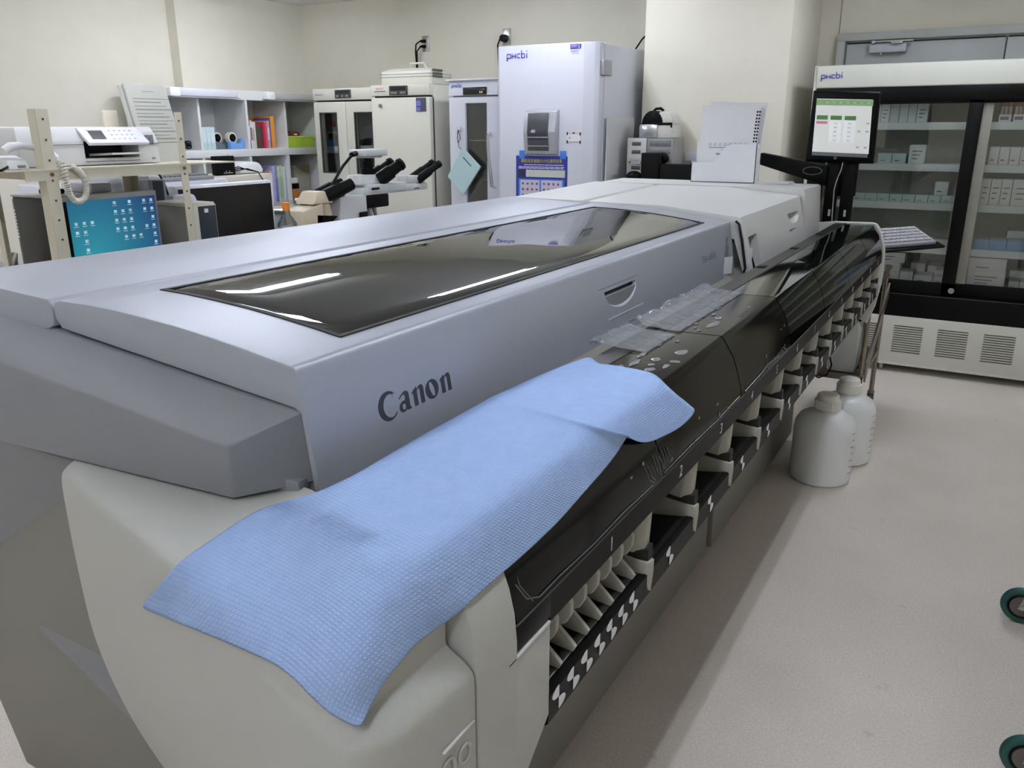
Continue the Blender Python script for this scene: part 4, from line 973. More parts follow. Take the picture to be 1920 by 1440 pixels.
for dx0, dx1, dy, nm in ((sx0 + 0.075, -0.128, 0.012, 'left'), (-0.20, sx1 - 0.06, 0.038, 'right')):
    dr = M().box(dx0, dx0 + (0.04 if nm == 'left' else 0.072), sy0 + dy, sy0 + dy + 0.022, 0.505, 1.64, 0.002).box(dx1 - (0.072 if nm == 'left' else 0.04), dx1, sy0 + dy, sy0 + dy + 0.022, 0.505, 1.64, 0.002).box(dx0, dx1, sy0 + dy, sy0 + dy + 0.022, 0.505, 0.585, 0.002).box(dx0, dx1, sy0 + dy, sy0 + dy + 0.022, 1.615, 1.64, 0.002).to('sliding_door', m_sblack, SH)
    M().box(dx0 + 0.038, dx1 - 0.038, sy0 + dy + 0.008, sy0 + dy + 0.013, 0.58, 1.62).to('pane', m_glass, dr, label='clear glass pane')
    if nm == 'right': M().box(dx0 + 0.072, dx0 + 0.125, sy0 + dy + 0.002, sy0 + dy + 0.020, 0.585, 1.615, 0.002).to('pane_reflection', mat('pane reflection grey', '#8D8B82', 0.35), dr)  # grey strip painted in for the interior reflections beside the black mullion
M().cyl((-0.143, sy0 + 0.003, 0.543), (-0.143, sy0 + 0.014, 0.543), 0.017, n=20).to('lock', m_steel, SH)
for z in (1.509, 1.272, 1.045, 0.785):
    M().box(sx0 + 0.062, -0.175, sy0 + 0.095, sy1 - 0.07, z - 0.012, z).box(sx0 + 0.062, -0.165, sy0 + 0.09, sy0 + 0.105, z - 0.040, z + 0.003, 0.002).to('shelf', m_shelf, SH)
    M().box(-0.12, sx1 - 0.062, sy0 + 0.095, sy1 - 0.07, z - 0.012, z).box(-0.105, sx1 - 0.062, sy0 + 0.09, sy0 + 0.105, z - 0.040, z + 0.003, 0.002).to('shelf', m_shelf, SH)
M().box(sx0 + 0.06, sx1 - 0.06, sy0 + 0.07, sy1 - 0.05, 0.50, 0.560).to('bottom_deck', m_shelf, SH)
M().box(sx0 + 0.01, sx1 - 0.005, sy0 + 0.012, sy1 - 0.05, 0.362, 0.50, 0.002).to('kick_cover', mat('showcase charcoal', '#161615', 0.5, spec=0.15), SH)
KP = M().box(sx0, sx1, sy0, sy1 - 0.03, 0.05, 0.36, 0.004).to('compressor_housing', m_case, SH)
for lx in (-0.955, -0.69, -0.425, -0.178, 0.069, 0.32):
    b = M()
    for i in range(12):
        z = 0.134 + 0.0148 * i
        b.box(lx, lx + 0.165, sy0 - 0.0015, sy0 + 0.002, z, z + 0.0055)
    b.to('louvre_slots', mat('slot shade', '#4C4B46', 0.7), KP)  # raised dark strips, painting the shade inside the louvre openings
M().box(-0.495, -0.492, sy0 - 0.0008, sy0, 0.055, 0.355).to('panel_joint', mat('joint grey', '#A6A79D', 0.6), KP)
M().box(sx0, sx1, sy0 - 0.004, sy0 + 0.01, 0.048, 0.062, 0.002).to('lower_lip', m_case, SH)
for fx in (sx0 + 0.1, -0.475, sx1 - 0.1):
    for fy in (sy0 + 0.06, sy1 - 0.1): M().cyl((fx, fy, 0), (fx, fy, 0.055), 0.016, n=12).to('foot', m_steel, SH)

m_mint = mat('mint carton', '#D2E8E4', 0.55, var=0.03, scale=20)
m_mintl = mat('pale mint carton', '#E2F0EE', 0.55, var=0.03, scale=20)
m_wbox = mat('white carton', '#F0F1F0', 0.55, var=0.02, scale=20)
m_bbox = mat('blue carton', '#8DB4E2', 0.5, var=0.04, scale=20)
m_txt = mat('carton print grey', '#7C868A', 0.6, var=0)
m_red = mat('carton print red', '#C0485A', 0.6, var=0)
m_top = mat('carton flap shade', '#B3C6C4', 0.6, var=0.03)  # darker tone: shade painted into the tops of the mint cartons
def carton(x0, x1, z0, h, y=5.632, d=0.16, m=None, label='', group=None, marks=0, mm=None, rz=0.0):
    """printed carton: body, lid flaps, printed marks"""
    t = T('reagent_carton', label, 'carton', ((x0 + x1) / 2, y + d / 2, z0), rz, group, local=True)
    w = x1 - x0
    body_ = M().box(-w / 2, w / 2, -d / 2, d / 2, 0, h, 0.0015)
    bo = body_.to('box_body', m or m_mint, t)
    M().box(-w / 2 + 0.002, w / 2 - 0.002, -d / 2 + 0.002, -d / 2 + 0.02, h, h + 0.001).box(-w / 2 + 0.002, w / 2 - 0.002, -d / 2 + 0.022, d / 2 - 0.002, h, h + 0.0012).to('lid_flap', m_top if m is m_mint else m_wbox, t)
    if marks:
        b = M()
        for i in range(marks):
            zz = h * (0.25 + 0.6 * i / max(1, marks))
            b.box(-w * 0.3, w * (0.05 + 0.25 * ((i * 7) % 3) / 2), -d / 2 - 0.0006, -d / 2, zz, zz + min(0.006, h * 0.09))
        b.to('print', mm or m_txt, t)
    return t
ORDN = ['first', 'second', 'third', 'fourth', 'fifth', 'sixth', 'seventh', 'eighth', 'ninth', 'tenth', 'eleventh']
def rowof(xs, z, h, m, word, where, group, d=0.16, marks=0, mm=None, y=5.632):
    for i in range(len(xs) - 1):
        carton(xs[i] + 0.001, xs[i + 1] - 0.0015, z, h, m=m, d=d, y=y, marks=marks if not callable(marks) else marks(i), mm=mm,
               label='%s carton, %s from the left %s' % (word, ORDN[i], where), group=group)
rowof([-0.72, -0.668, -0.618, -0.566, -0.518, -0.472, -0.41], 1.5105, 0.106, m_mintl, 'tall narrow mint', 'on the top left showcase shelf', 'mint cartons on the top left shelf', marks=lambda i: 3 if i in (0, 1, 5) else 0)
carton(-0.655, -0.577, 1.2735, 0.06, m=m_mint, label='low mint carton behind the right edge of the touch monitor, second shelf', marks=1)
carton(-0.574, -0.498, 1.2735, 0.06, m=m_mint, label='low mint carton touching the tall pale carton, second showcase shelf', marks=1)
carton(-0.485, -0.395, 1.2735, 0.108, m=m_mintl, label='single tall pale carton with grey print on the second left shelf', marks=3)
rowof([-0.845 + 0.0712 * i for i in range(10)], 1.0465, 0.046, m_mint, 'square mint', 'in the long row on the third left shelf', 'mint cartons in a row on the third left shelf', marks=1)
carton(-0.318, -0.247, 1.0945, 0.075, m=m_mintl, label='pale mint carton standing on top of the mint row', marks=1, d=0.1)
carton(-0.74, -0.60, 0.7865, 0.05, m=m_wbox, label='white carton lying behind the keyboard on the fourth left shelf', marks=1)
carton(-0.58, -0.44, 0.7865, 0.035, m=m_mintl, label='flat pale carton behind the keyboard tray on the fourth left shelf', marks=1)
carton(-0.32, -0.205, 0.7865, 0.045, m=m_wbox, label='flat white carton by the black door stile, fourth left shelf', marks=2)
for i, (h0, hh) in enumerate(((0.5615, 0.055), (0.618, 0.055), (0.675, 0.06))):
    carton(-0.60, -0.447 + (0.02 if i == 2 else 0), h0, hh, m=m_wbox, d=0.2, label='%s white carton of the three-high pile on the showcase floor' % ['lowest', 'middle', 'uppermost'][i], group='white cartons on the showcase floor', marks=2)
carton(-0.442, -0.368, 0.5615, 0.06, m=m_wbox, label='plain white cube carton beside the three-high pile, showcase floor', y=5.632)
carton(-0.40, -0.315, 0.5615, 0.095, m=m_wbox, y=5.80, label='white carton standing at the back of the showcase floor behind the cube', marks=1)
carton(-0.362, -0.258, 0.5615, 0.045, m=m_wbox, label='low white carton with dark mark in the middle of the showcase floor', marks=1, mm=m_ink)
carton(-0.30, -0.222, 0.5615, 0.085, m=m_wbox, y=5.80, label='grey white carton at the back of the floor near the stile', marks=1)
carton(-0.252, -0.18, 0.5615, 0.042, m=m_wbox, label='low white carton with dark mark against the black stile', marks=1, mm=m_ink)
carton(-0.25, -0.178, 0.6055, 0.04, m=m_wbox, label='white carton resting on the low one against the black stile', marks=1)
# right half
m_vial = pane('vial glass', '#E9DCC8', 0.02, 1.4)
m_orange = mat('amber vial cap', '#B5793A', 0.4, var=0.05)
def vialrack(x0, label):
    t = T('vial_rack', label, 'rack', (x0 + 0.03, 5.66, 1.5105), local=True, group='racks of amber-capped vials')
    M().box(-0.031, 0.031, -0.02, 0.02, 0, 0.042, 0.002).to('tray', m_wbox, t)
    M().box(-0.024, 0.018, -0.0206, -0.0198, 0.012, 0.03).to('print', m_txt, t)
    for i in range(3):
        M().cyl((-0.02 + 0.02 * i, 0, 0.042), (-0.02 + 0.02 * i, 0, 0.085), 0.0085, n=12).to('vial', mat('milky vial', '#D8CBBB', 0.3), t)
        M().cyl((-0.02 + 0.02 * i, 0, 0.085), (-0.02 + 0.02 * i, 0, 0.105), 0.009, n=12).to('cap', m_orange, t)
vialrack(-0.043, 'rack of amber-capped vials nearest the stile, top right showcase shelf')
vialrack(0.028, 'second rack of amber-capped vials at the edge of the photograph, top right shelf')
rowof([-0.062, -0.012, 0.040, 0.094, 0.148], 1.2735, 0.100, m_wbox, 'tall white red-marked', 'on the second right showcase shelf', 'red-marked cartons on the second right shelf', marks=1, mm=m_red)
rowof([-0.076, -0.026, 0.028, 0.082, 0.19], 1.0465, 0.148, m_wbox, 'upright white', 'on the third right showcase shelf', 'upright cartons on the third right shelf', marks=3)
rowof([-0.062, 0.014, 0.103, 0.20], 0.7865, 0.060, m_bbox, 'low blue', 'on the fourth right showcase shelf', 'blue cartons on the fourth right shelf')
carton(0.10, 0.26, 0.7865, 0.10, m=m_mintl, y=5.80, d=0.12, label='pale carton at the back of the shelf behind the blue cartons', marks=1)
carton(-0.072, 0.125, 0.5615, 0.096, m=m_wbox, d=0.22, label='wide white carton with small print, lower of two on the floor right', marks=3, mm=mat('violet print', '#8E86A8', 0.6, var=0))
carton(-0.075, 0.122, 0.6595, 0.078, m=m_wbox, d=0.22, label='wide white carton, upper of the two on the showcase floor right', marks=1)
carton(0.148, 0.20, 0.5615, 0.05, m=m_wbox, label='small white carton right of the wide pair, nearer the stile', marks=1)
carton(0.203, 0.26, 0.5615, 0.05, m=m_wbox, label='small white carton at the very right edge of the photograph', marks=1)
carton(0.15, 0.25, 0.5615, 0.09, m=m_wbox, y=5.80, d=0.14, label='white carton behind the two small cartons on the showcase floor')

# operator touch monitor
MO = T('touch_monitor', 'black touch screen monitor on a black column at the analyser far end', 'monitor', (-0.63, 4.1, 0.9))
ms = 0.985
def mx(x, z): return (x * ms, 4.1, 1.48 + (z - 1.48) * ms)
x0_, z0_ = -0.787, 1.333
M().hull([(-0.783, 4.07, 1.330), (-0.485, 4.07, 1.325), (-0.492, 4.07, 1.632), (-0.777, 4.07, 1.645), (-0.775, 4.05, 1.345), (-0.495, 4.05, 1.342), (-0.500, 4.05, 1.622), (-0.770, 4.05, 1.632), (-0.70, 4.13, 1.39), (-0.57, 4.13, 1.39), (-0.57, 4.13, 1.58), (-0.70, 4.13, 1.58)], 0.004).to('bezel', m_black, MO)
scr_m = mat('screen pale grey', '#E6E9E6', 0.3, var=0, emit=0.28)
qa, qb, qc, qd = Vector((-0.752, 4.0492, 1.378)), Vector((-0.511, 4.0492, 1.370)), Vector((-0.521, 4.0492, 1.598)), Vector((-0.755, 4.0492, 1.607))
uu, vv = (qb - qa).normalized(), (qd - qa).normalized()
SR = M().loft([[qa, qb, qc, qd], [p + Vector((0, -0.0012, 0)) for p in (qa, qb, qc, qd)]]).to('screen', scr_m, MO, label='lit pale screen')
gw, gh = 0.238, 0.226
def srect(a, b, c, d, hexc, nm='screen_graphic'):
    o = qa + uu * a * gw + vv * c * gh + Vector((0, -0.0014, 0))
    M().card(o, uu, vv, (b - a) * gw, (d - c) * gh, 0.0005).to(nm, mat('screen ' + hexc, hexc, 0.4, var=0, emit=0.3), SR)
srect(0.0, 1.0, 0.89, 1.0, '#86A878')
srect(0.0, 1.0, -0.07, 0.0, '#5B5D60')
for a in (0.03, 0.28, 0.53):
    srect(a, a + 0.2, 0.62, 0.70, '#4F7A45')
srect(0.03, 0.23, 0.54, 0.59, '#C77A86')
for a in (0.28, 0.53): srect(a, a + 0.2, 0.2, 0.61, '#F2F3F5')
for a in (0.28, 0.53):
    for k in range(5): srect(a + 0.07, a + 0.13, 0.23 + 0.08 * k, 0.245 + 0.08 * k, '#8C8FA0')
for a, c in ((0.78, 0.4), (0.92, 0.4), (0.92, 0.55), (0.78, 0.1), (0.92, 0.1)): srect(a, a + 0.05, c, c + 0.035, '#A9ACA8')
for k in range(8): srect(0.06 + 0.12 * k, 0.10 + 0.12 * k, 0.93, 0.96, '#C9DABF')
M().card((-0.655, 4.0492, 1.345), X, Z, 0.012, 0.012).to('badge', mat('badge grey', '#5A5C60', 0.4), MO)
M().box(-0.685, -0.63, 4.085, 4.115, 0.98, 1.40, 0.006).box(-0.615, -0.56, 4.085, 4.115, 0.98, 1.38, 0.006).box(-0.69, -0.555, 4.10, 4.13, 1.18, 1.42, 0.006).to('column', m_black, MO)
M().box(-0.70, -0.54, 4.034, 4.125, 0.93, 0.985, 0.006).to('column_bracket', m_black, MO)
M().box(-0.66, -0.65, 4.0835, 4.085, 1.09, 1.12).box(-0.592, -0.582, 4.0835, 4.085, 1.09, 1.12).to('slot_plate', mat('slot pale', '#C9CCC6', 0.5), MO)
M().hull([(-0.99, 4.07, 1.370), (-0.99, 4.13, 1.370), (-0.99, 4.07, 1.315), (-0.99, 4.13, 1.315), (-0.68, 4.07, 1.315), (-0.68, 4.13, 1.315), (-0.74, 4.07, 1.255), (-0.68, 4.07, 1.225), (-0.68, 4.13, 1.225)], 0.006).to('swing_arm', m_black, MO)
b = M()
b.tube([(-0.745 + 0.042 * math.cos(a * math.pi / 8), 4.064, 1.292 + 0.017 * math.sin(a * math.pi / 8)) for a in range(16)], 0.003, 6, True)
b.to('cable_clip', mat('clip grey', '#4A4C4E', 0.3), MO)
M().tube([(-0.615, 4.066, 1.34), (-0.62, 4.064, 1.30), (-0.635, 4.068, 1.25), (-0.642, 4.074, 1.21), (-0.640, 4.081, 1.10), (-0.632, 4.081, 1.0)], 0.0025, 8).to('grey_cable', mat('cable pale grey', '#B9BBB8', 0.4), MO)
M().tube([(-0.605, 4.062, 1.34), (-0.60, 4.06, 1.31), (-0.625, 4.066, 1.27), (-0.63, 4.075, 1.2)], 0.004, 8).to('black_cable', m_black, MO)

# keyboard and its tray beyond the analyser end
KB = T('keyboard', 'grey computer keyboard on the black tray behind the end of the black covers', 'keyboard', (-0.39, 4.42, 0.955), math.radians(55), local=True)
KB.rotation_euler = (math.radians(17), 0, math.radians(55))
M().hull([(-0.20, -0.075, 0), (0.20, -0.075, 0), (0.20, 0.075, 0), (-0.20, 0.075, 0), (-0.20, -0.075, 0.016), (0.20, -0.075, 0.016), (0.20, 0.075, 0.034), (-0.20, 0.075, 0.034)], 0.003).to('case', mat('keyboard grey', '#9C9DA8', 0.5), KB)
mk = mat('key cap grey', '#B7B8BF', 0.5)
for r in range(5):
    b = M()
    for k in range(14):
        x = -0.185 + k * 0.0265
        y = -0.058 + r * 0.026
        z = 0.016 + (y + 0.075) * 0.12
        b.box(x, x + 0.021, y, y + 0.020, z, z + 0.008, 0.002)
    b.to('key_row', mk, KB)
KMT = Matrix.Translation((-0.39, 4.42, 0.955)) @ Matrix.Rotation(math.radians(55), 4, 'Z') @ Matrix.Rotation(math.radians(17), 4, 'X')
M().hull([KMT @ Vector((x, y, z)) for x in (-0.23, 0.25) for y in (-0.095, 0.095) for z in (-0.014, -0.001)], 0.003).to('keyboard_tray', m_black, MO)
M().tube([(-0.60, 4.12, 0.955), (-0.54, 4.20, 0.925), (-0.46, 4.32, 0.92), (-0.39, 4.42, 0.935)], 0.014, 10).to('tray_arm', m_black, MO)

# booklet holder on the analyser
HD = T('document_holder', 'white plastic document holder standing on the grey analyser top', 'document holder', (-1.12, 3.96, 1.2365))
M().prism([(-1.276, 1.2365), (-0.972, 1.2365), (-0.972, 1.412), (-1.09, 1.41), (-1.125, 1.392), (-1.165, 1.330), (-1.276, 1.326)], 'y', 3.925, 3.928).box(-1.276, -0.972, 3.925, 4.0, 1.2365, 1.2395).box(-0.975, -0.972, 3.925, 4.0, 1.2365, 1.41).box(-1.276, -1.273, 3.925, 4.0, 1.2365, 1.33).box(-1.276, -0.972, 3.997, 4.0, 1.2365, 1.42).to('tray_shell', mat('white plastic', '#F1F2F7', 0.4, var=0.01), HD)
BK = T('spiral_booklet', 'white spiral-bound booklet upright in the document holder', 'booklet', (-1.1, 3.95, 1.2405))
bk = M().hull([(-1.252, 3.934, 1.2405), (-0.985, 3.934, 1.2405), (-0.975, 3.950, 1.575), (-1.242, 3.950, 1.582), (-1.252, 3.942, 1.2405), (-0.985, 3.942, 1.2405), (-0.975, 3.958, 1.575), (-1.242, 3.958, 1.582)]).to('cover', m_paper, BK)
nrm_v = Vector((0.01, 0.016, 0.3345)).normalized()
b = M()
for k in range(14):
    o = Vector((-1.000 + 0.0088 * k / 14, 3.9335 + 0.0165 * (0.36 + 0.6 * k / 14), 1.2405 + 0.3345 * (0.36 + 0.6 * k / 14)))
    b.card(o - Vector((0, 0.0005, 0)), X, nrm_v, 0.007, 0.008).card(o + Vector((0.011, -0.0005, 0)), X, nrm_v, 0.007, 0.008)
b.to('spiral_binding', m_black, BK)
b = M()
for k in range(8):
    c = Vector((-1.195 + 0.0235 * k, 3.9340 + 0.0165 * 0.5, 1.2405 + 0.3345 * 0.50))
    b.tube([c + Vector((0.006 * math.cos(a * math.pi / 6), -0.001, 0.006 * math.sin(a * math.pi / 6))) for a in range(12)], 0.0009, 4, True)
b.to('cover_rings', mat('pale blue print', '#8FA6D8', 0.5, var=0), BK)
b = M()
for (xx, f, w_) in ((-1.20, 0.455, 0.10), (-1.14, 0.425, 0.11), (-1.165, 0.365, 0.10), (-1.155, 0.33, 0.05), (-1.155, 0.29, 0.02)):
    b.card((xx, 3.9336 + 0.0165 * f, 1.2405 + 0.3345 * f), X, nrm_v, w_, 0.006 if f < 0.4 else 0.003)
b.to('cover_print', m_txt, BK)
M().hull([(-1.23, 3.965, 1.2405), (-0.980, 3.965, 1.2405), (-0.955, 3.98, 1.59), (-1.215, 3.98, 1.600), (-1.23, 3.975, 1.2405), (-0.980, 3.975, 1.2405), (-0.955, 3.99, 1.59), (-1.215, 3.99, 1.600)]).top('paper_stack', m_paper, 'loose white papers behind the spiral booklet in the holder', 'papers')

# jugs on the floor
m_poly = mat('milky polyethylene', '#F2F5F7', 0.3, var=0.01, sss=0.5)
m_cap = mat('ivory screw cap', '#F0EFE6', 0.45, var=0.01)
def carboy(x, y, label):
    t = T('carboy', label, 'jug', (x, y, 0), local=True, group='translucent jugs on the floor')
    M().lathe([(0.0, 0.0), (0.112, 0.0), (0.122, 0.008), (0.127, 0.03), (0.128, 0.22), (0.124, 0.262), (0.108, 0.292), (0.080, 0.308), (0.048, 0.318), (0.042, 0.326), (0.042, 0.345), (0.0, 0.345)], n=40).to('body', m_poly, t)
    b = M().lathe([(0.0, 0.326), (0.052, 0.326), (0.053, 0.365), (0.046, 0.368), (0.045, 0.385), (0.040, 0.390), (0.0, 0.390)], n=36)
    for k in range(28):
        a = 2 * math.pi * k / 28
        b.box(0.0525 * math.cos(a) - 0.002, 0.0525 * math.cos(a) + 0.002, 0.0525 * math.sin(a) - 0.002, 0.0525 * math.sin(a) + 0.002, 0.328, 0.363)
    b.to('screw_cap', m_cap, t)
    b = M()
    for k in range(7):
        a = math.radians(-22 + (3 if k % 2 else 0))
        z = 0.06 + 0.03 * k
        b.tube([(0.1285 * math.cos(a + d), 0.1285 * math.sin(a + d), z) for d in (0, 0.06, 0.12, 0.18 if k % 2 == 0 else 0.14)], 0.0012, 4)
    b.to('volume_marks', mat('mark grey', '#6A6C72', 0.5, var=0), t)
carboy(-0.492, 3.575, 'milky plastic jug standing in front on the floor by the analyser')
carboy(-0.448, 3.865, 'milky plastic jug standing behind the front jug, by the trolley leg')

# steel trolley with containers, end of the analyser
m_bronze = mat('aged steel tube', '#8F857A', 0.32, 0.9, var=0.08)
TR = T('steel_trolley', 'steel two-tier trolley with castors beyond the end of the analyser', 'trolley', (-0.68, 4.43, 0))
for (lx, ly) in ((-0.435, 4.13), (-0.435, 4.74), (-0.95, 4.13), (-0.95, 4.74)):
    M().cyl((lx, ly, 0.085), (lx, ly, 0.79), 0.0125, n=14).to('leg', m_bronze, TR)
    cs = M().cyl((lx - 0.011, ly, 0.034), (lx + 0.011, ly, 0.034), 0.034, n=24).to('castor', mat('castor rubber grey', '#5D5B58', 0.6), TR)
    M().box(lx - 0.017, lx - 0.013, ly - 0.014, ly + 0.014, 0.03, 0.088).box(lx + 0.013, lx + 0.017, ly - 0.014, ly + 0.014, 0.03, 0.088).box(lx - 0.017, lx + 0.017, ly - 0.014, ly + 0.014, 0.072, 0.090, 0.003).to('castor_fork', m_bronze, cs)
for z in (0.325, 0.745):
    M().box(-0.945, -0.44, 4.135, 4.735, z, z + 0.004).box(-0.96, -0.425, 4.118, 4.13, z - 0.02, z + 0.008, 0.002).box(-0.96, -0.425, 4.74, 4.752, z - 0.02, z + 0.008, 0.002).box(-0.96, -0.948, 4.118, 4.752, z - 0.02, z + 0.008, 0.002).box(-0.437, -0.425, 4.118, 4.752, z - 0.02, z + 0.008, 0.002).to('shelf', m_bronze, TR)
M().tube([(-0.42, 4.13, 0.78), (-0.42, 4.74, 0.78)], 0.009, 10).tube([(-0.95, 4.13, 0.78), (-0.95, 4.74, 0.78)], 0.009, 10).to('side_rail', m_bronze, TR)
M().hull([(-0.42, 4.14, 0.40), (-0.42, 4.14, 0.30), (-0.415, 4.70, 0.62), (-0.415, 4.70, 0.70), (-0.412, 4.14, 0.40), (-0.412, 4.14, 0.30), (-0.407, 4.70, 0.62), (-0.407, 4.70, 0.70)]).to('side_brace', m_bronze, TR)
def jerry(x, y, label, cap):
    t = T('jerry_can', label, 'canister', (x, y, 0.3295), local=True, group='canisters on the trolley shelf')
    M().hull([(-0.065, -0.07, 0), (0.065, -0.07, 0), (0.065, 0.07, 0), (-0.065, 0.07, 0), (-0.065, -0.07, 0.215), (0.065, -0.07, 0.215), (0.065, 0.07, 0.215), (-0.065, 0.07, 0.215), (-0.045, -0.05, 0.25), (0.045, -0.05, 0.25), (0.045, 0.05, 0.25), (-0.045, 0.05, 0.25)], 0.012).to('body', m_poly, t)
    M().cyl((-0.02, -0.02, 0.245), (-0.02, -0.02, 0.275), 0.018, n=16).to('spout', m_cap, t)
    M().tube([(0.0, 0.02, 0.25), (0.015, 0.03, 0.275), (0.04, 0.035, 0.27), (0.05, 0.04, 0.24)], 0.01, 8).to('handle', cap, t)
jerry(-0.535, 4.235, 'milky canister at the front of the trolley lower shelf', m_black)
jerry(-0.535, 4.42, 'milky canister with black handle at the back of the trolley shelf', m_black)
M().tube([(-0.455, 4.25, 0.335), (-0.45, 4.26, 0.42), (-0.452, 4.27, 0.52), (-0.46, 4.30, 0.58), (-0.50, 4.33, 0.595)], 0.012, 10).top('black_hose', m_black, 'thick black hose beside the canisters on the trolley', 'hose')
M().tube([(-0.62, 4.155, 0.45), (-0.58, 4.10, 0.42), (-0.565, 4.085, 0.38), (-0.58, 4.085, 0.33), (-0.62, 4.095, 0.305), (-0.665, 4.10, 0.325), (-0.69, 4.12, 0.40)], 0.004, 6).top('black_cable', m_black, 'thin black cable looping in front of the trolley shelf', 'cable')

# green-wheeled cart at the right edge
m_green = mat('green rubber tyre', '#1F5650', 0.5, var=0.05)
CTR = T('utility_cart', 'cart at the right edge of the photograph showing only its green wheels', 'cart', (0.5, 2.3, 0))
for (wx, wy, hx) in ((0.262, 2.72, 1), (0.264, 1.975, 1)):
    w = M()
    w.tube([(wx + 0.047 * math.cos(a * math.pi / 16), wy, 0.060 + 0.047 * math.sin(a * math.pi / 16)) for a in range(32)], 0.0125, 12, True)
    wo = w.to('castor_wheel', m_green, CTR, label='green rubber castor wheel')
    M().cyl((wx, wy - 0.010, 0.060), (wx, wy + 0.010, 0.060), 0.040, n=28).to('wheel_disc', mat('wheel hub brown grey', '#6B6360', 0.5), wo)
    M().tube([(wx + 0.037 * math.cos(a * math.pi / 16), wy - 0.010, 0.060 + 0.037 * math.sin(a * math.pi / 16)) for a in range(32)], 0.0035, 6, True).to('hub_ring', m_black, wo)
    M().hull([(wx - 0.012, wy - 0.019, 0.052), (wx + 0.012, wy - 0.019, 0.052), (wx + 0.055, wy - 0.019, 0.135), (wx + 0.01, wy - 0.019, 0.135), (wx - 0.012, wy - 0.016, 0.052), (wx + 0.012, wy - 0.016, 0.052), (wx + 0.055, wy - 0.016, 0.135), (wx + 0.01, wy - 0.016, 0.135)], 0.0008).hull([(wx - 0.012, wy + 0.019, 0.052), (wx + 0.012, wy + 0.019, 0.052), (wx + 0.055, wy + 0.019, 0.135), (wx + 0.01, wy + 0.019, 0.135), (wx - 0.012, wy + 0.016, 0.052), (wx + 0.012, wy + 0.016, 0.052), (wx + 0.055, wy + 0.016, 0.135), (wx + 0.01, wy + 0.016, 0.135)], 0.0008).box(wx + 0.008, wx + 0.057, wy - 0.02, wy + 0.02, 0.132, 0.142, 0.002).to('fork', mat('zinc fork', '#A9AAA4', 0.3, 0.6), wo)
    M().cyl((wx, wy - 0.023, 0.060), (wx, wy + 0.023, 0.060), 0.007, n=12).to('axle_bolt', m_steel, wo)
    M().cyl((wx + 0.035, wy, 0.14), (wx + 0.035, wy, 0.80), 0.0125, n=14).to('leg', m_steel, CTR)
for (wx, wy) in ((0.72, 2.72), (0.72, 1.975)):
    M().cyl((wx, wy - 0.012, 0.06), (wx, wy + 0.012, 0.06), 0.06, n=28).to('castor_wheel', m_green, CTR, label='green rubber castor wheel')
    M().cyl((wx, wy, 0.11), (wx, wy, 0.80), 0.0125, n=14).to('leg', m_steel, CTR)
for z in (0.20, 0.78): M().box(0.33, 0.76, 1.93, 2.77, z, z + 0.025, 0.004).to('shelf', m_steel, CTR)

# ------------------------------------------------------------------ back wall row
m_ivory = mat('ivory enamel', '#D5D3C6', 0.42, var=0.01)
m_fwhite = mat('cool white enamel', '#D3D5DF', 0.38, var=0.01)
m_dglass = pane('dark cabinet glass', '#EFF2F0', 0.01, 1.5)
m_disp = mat('display black', '#15161A', 0.25, var=0)
m_gap = mat('gasket gap', '#3A3936', 0.7, var=0)
m_knob = mat('knob grey', '#8B8A86', 0.4, 0.4)
m_cin = mat('cabinet inside grey', '#77797A', 0.6, var=0.03)
# ultra low freezer
FZ = T('upright_freezer', 'tall cool white upright freezer with blue logo and poster on its door', 'freezer', (-2.57, 5.33, 0))
M().box(-2.925, -2.205, 4.98, 5.78, 0.06, 1.985, 0.008).to('cabinet', m_fwhite, FZ)
fd = M().prism([(-2.93, 4.98), (-2.93, 4.90), (-2.90, 4.868), (-2.30, 4.868), (-2.235, 4.895), (-2.215, 4.92), (-2.210, 4.98)], 'z', 0.12, 1.985, 0.004).to('door', m_fwhite, FZ)
M().box(-2.92, -2.215, 4.975, 4.983, 0.13, 1.98).to('door_gasket', m_gap, FZ)
for z in (1.84, 1.0, 0.3): M().box(-2.213, -2.190, 4.93, 5.06, z - 0.045, z + 0.045, 0.006).to('hinge', mat('hinge grey', '#A7A9AB', 0.4, 0.3), FZ)
maker_logo('maker_logo', m_logo, fd, (-2.845, 4.866, 1.905), X, Z, 0.155)
pan = M().hull([(-2.70, 4.872, 1.60), (-2.46, 4.872, 1.60), (-2.46, 4.872, 1.315), (-2.70, 4.872, 1.315), (-2.695, 4.835, 1.585), (-2.465, 4.835, 1.585), (-2.465, 4.815, 1.46), (-2.695, 4.815, 1.46), (-2.695, 4.835, 1.325), (-2.465, 4.835, 1.325)], 0.004).to('control_panel', mat('panel silver', '#AEB0B6', 0.35, 0.3), fd)
M().loft([[(-2.665, 4.829, 1.575), (-2.515, 4.829, 1.575), (-2.515, 4.8275, 1.575), (-2.665, 4.8275, 1.575)], [(-2.665, 4.8145, 1.46), (-2.515, 4.8145, 1.46), (-2.515, 4.813, 1.46), (-2.665, 4.813, 1.46)], [(-2.665, 4.829, 1.345), (-2.515, 4.829, 1.345), (-2.515, 4.8275, 1.345), (-2.665, 4.8275, 1.345)]]).to('display', mat('display charcoal', '#47494E', 0.25, var=0.02), pan)
M().hull([(-2.655, 4.8195, 1.495), (-2.525, 4.8195, 1.495), (-2.655, 4.8125, 1.462), (-2.525, 4.8125, 1.462), (-2.655, 4.8185, 1.415), (-2.525, 4.8185, 1.415), (-2.655, 4.823, 1.46), (-2.525, 4.823, 1.46)]).to('lit_screen', mat('lcd dark blue', '#30343F', 0.3, var=0), pan)
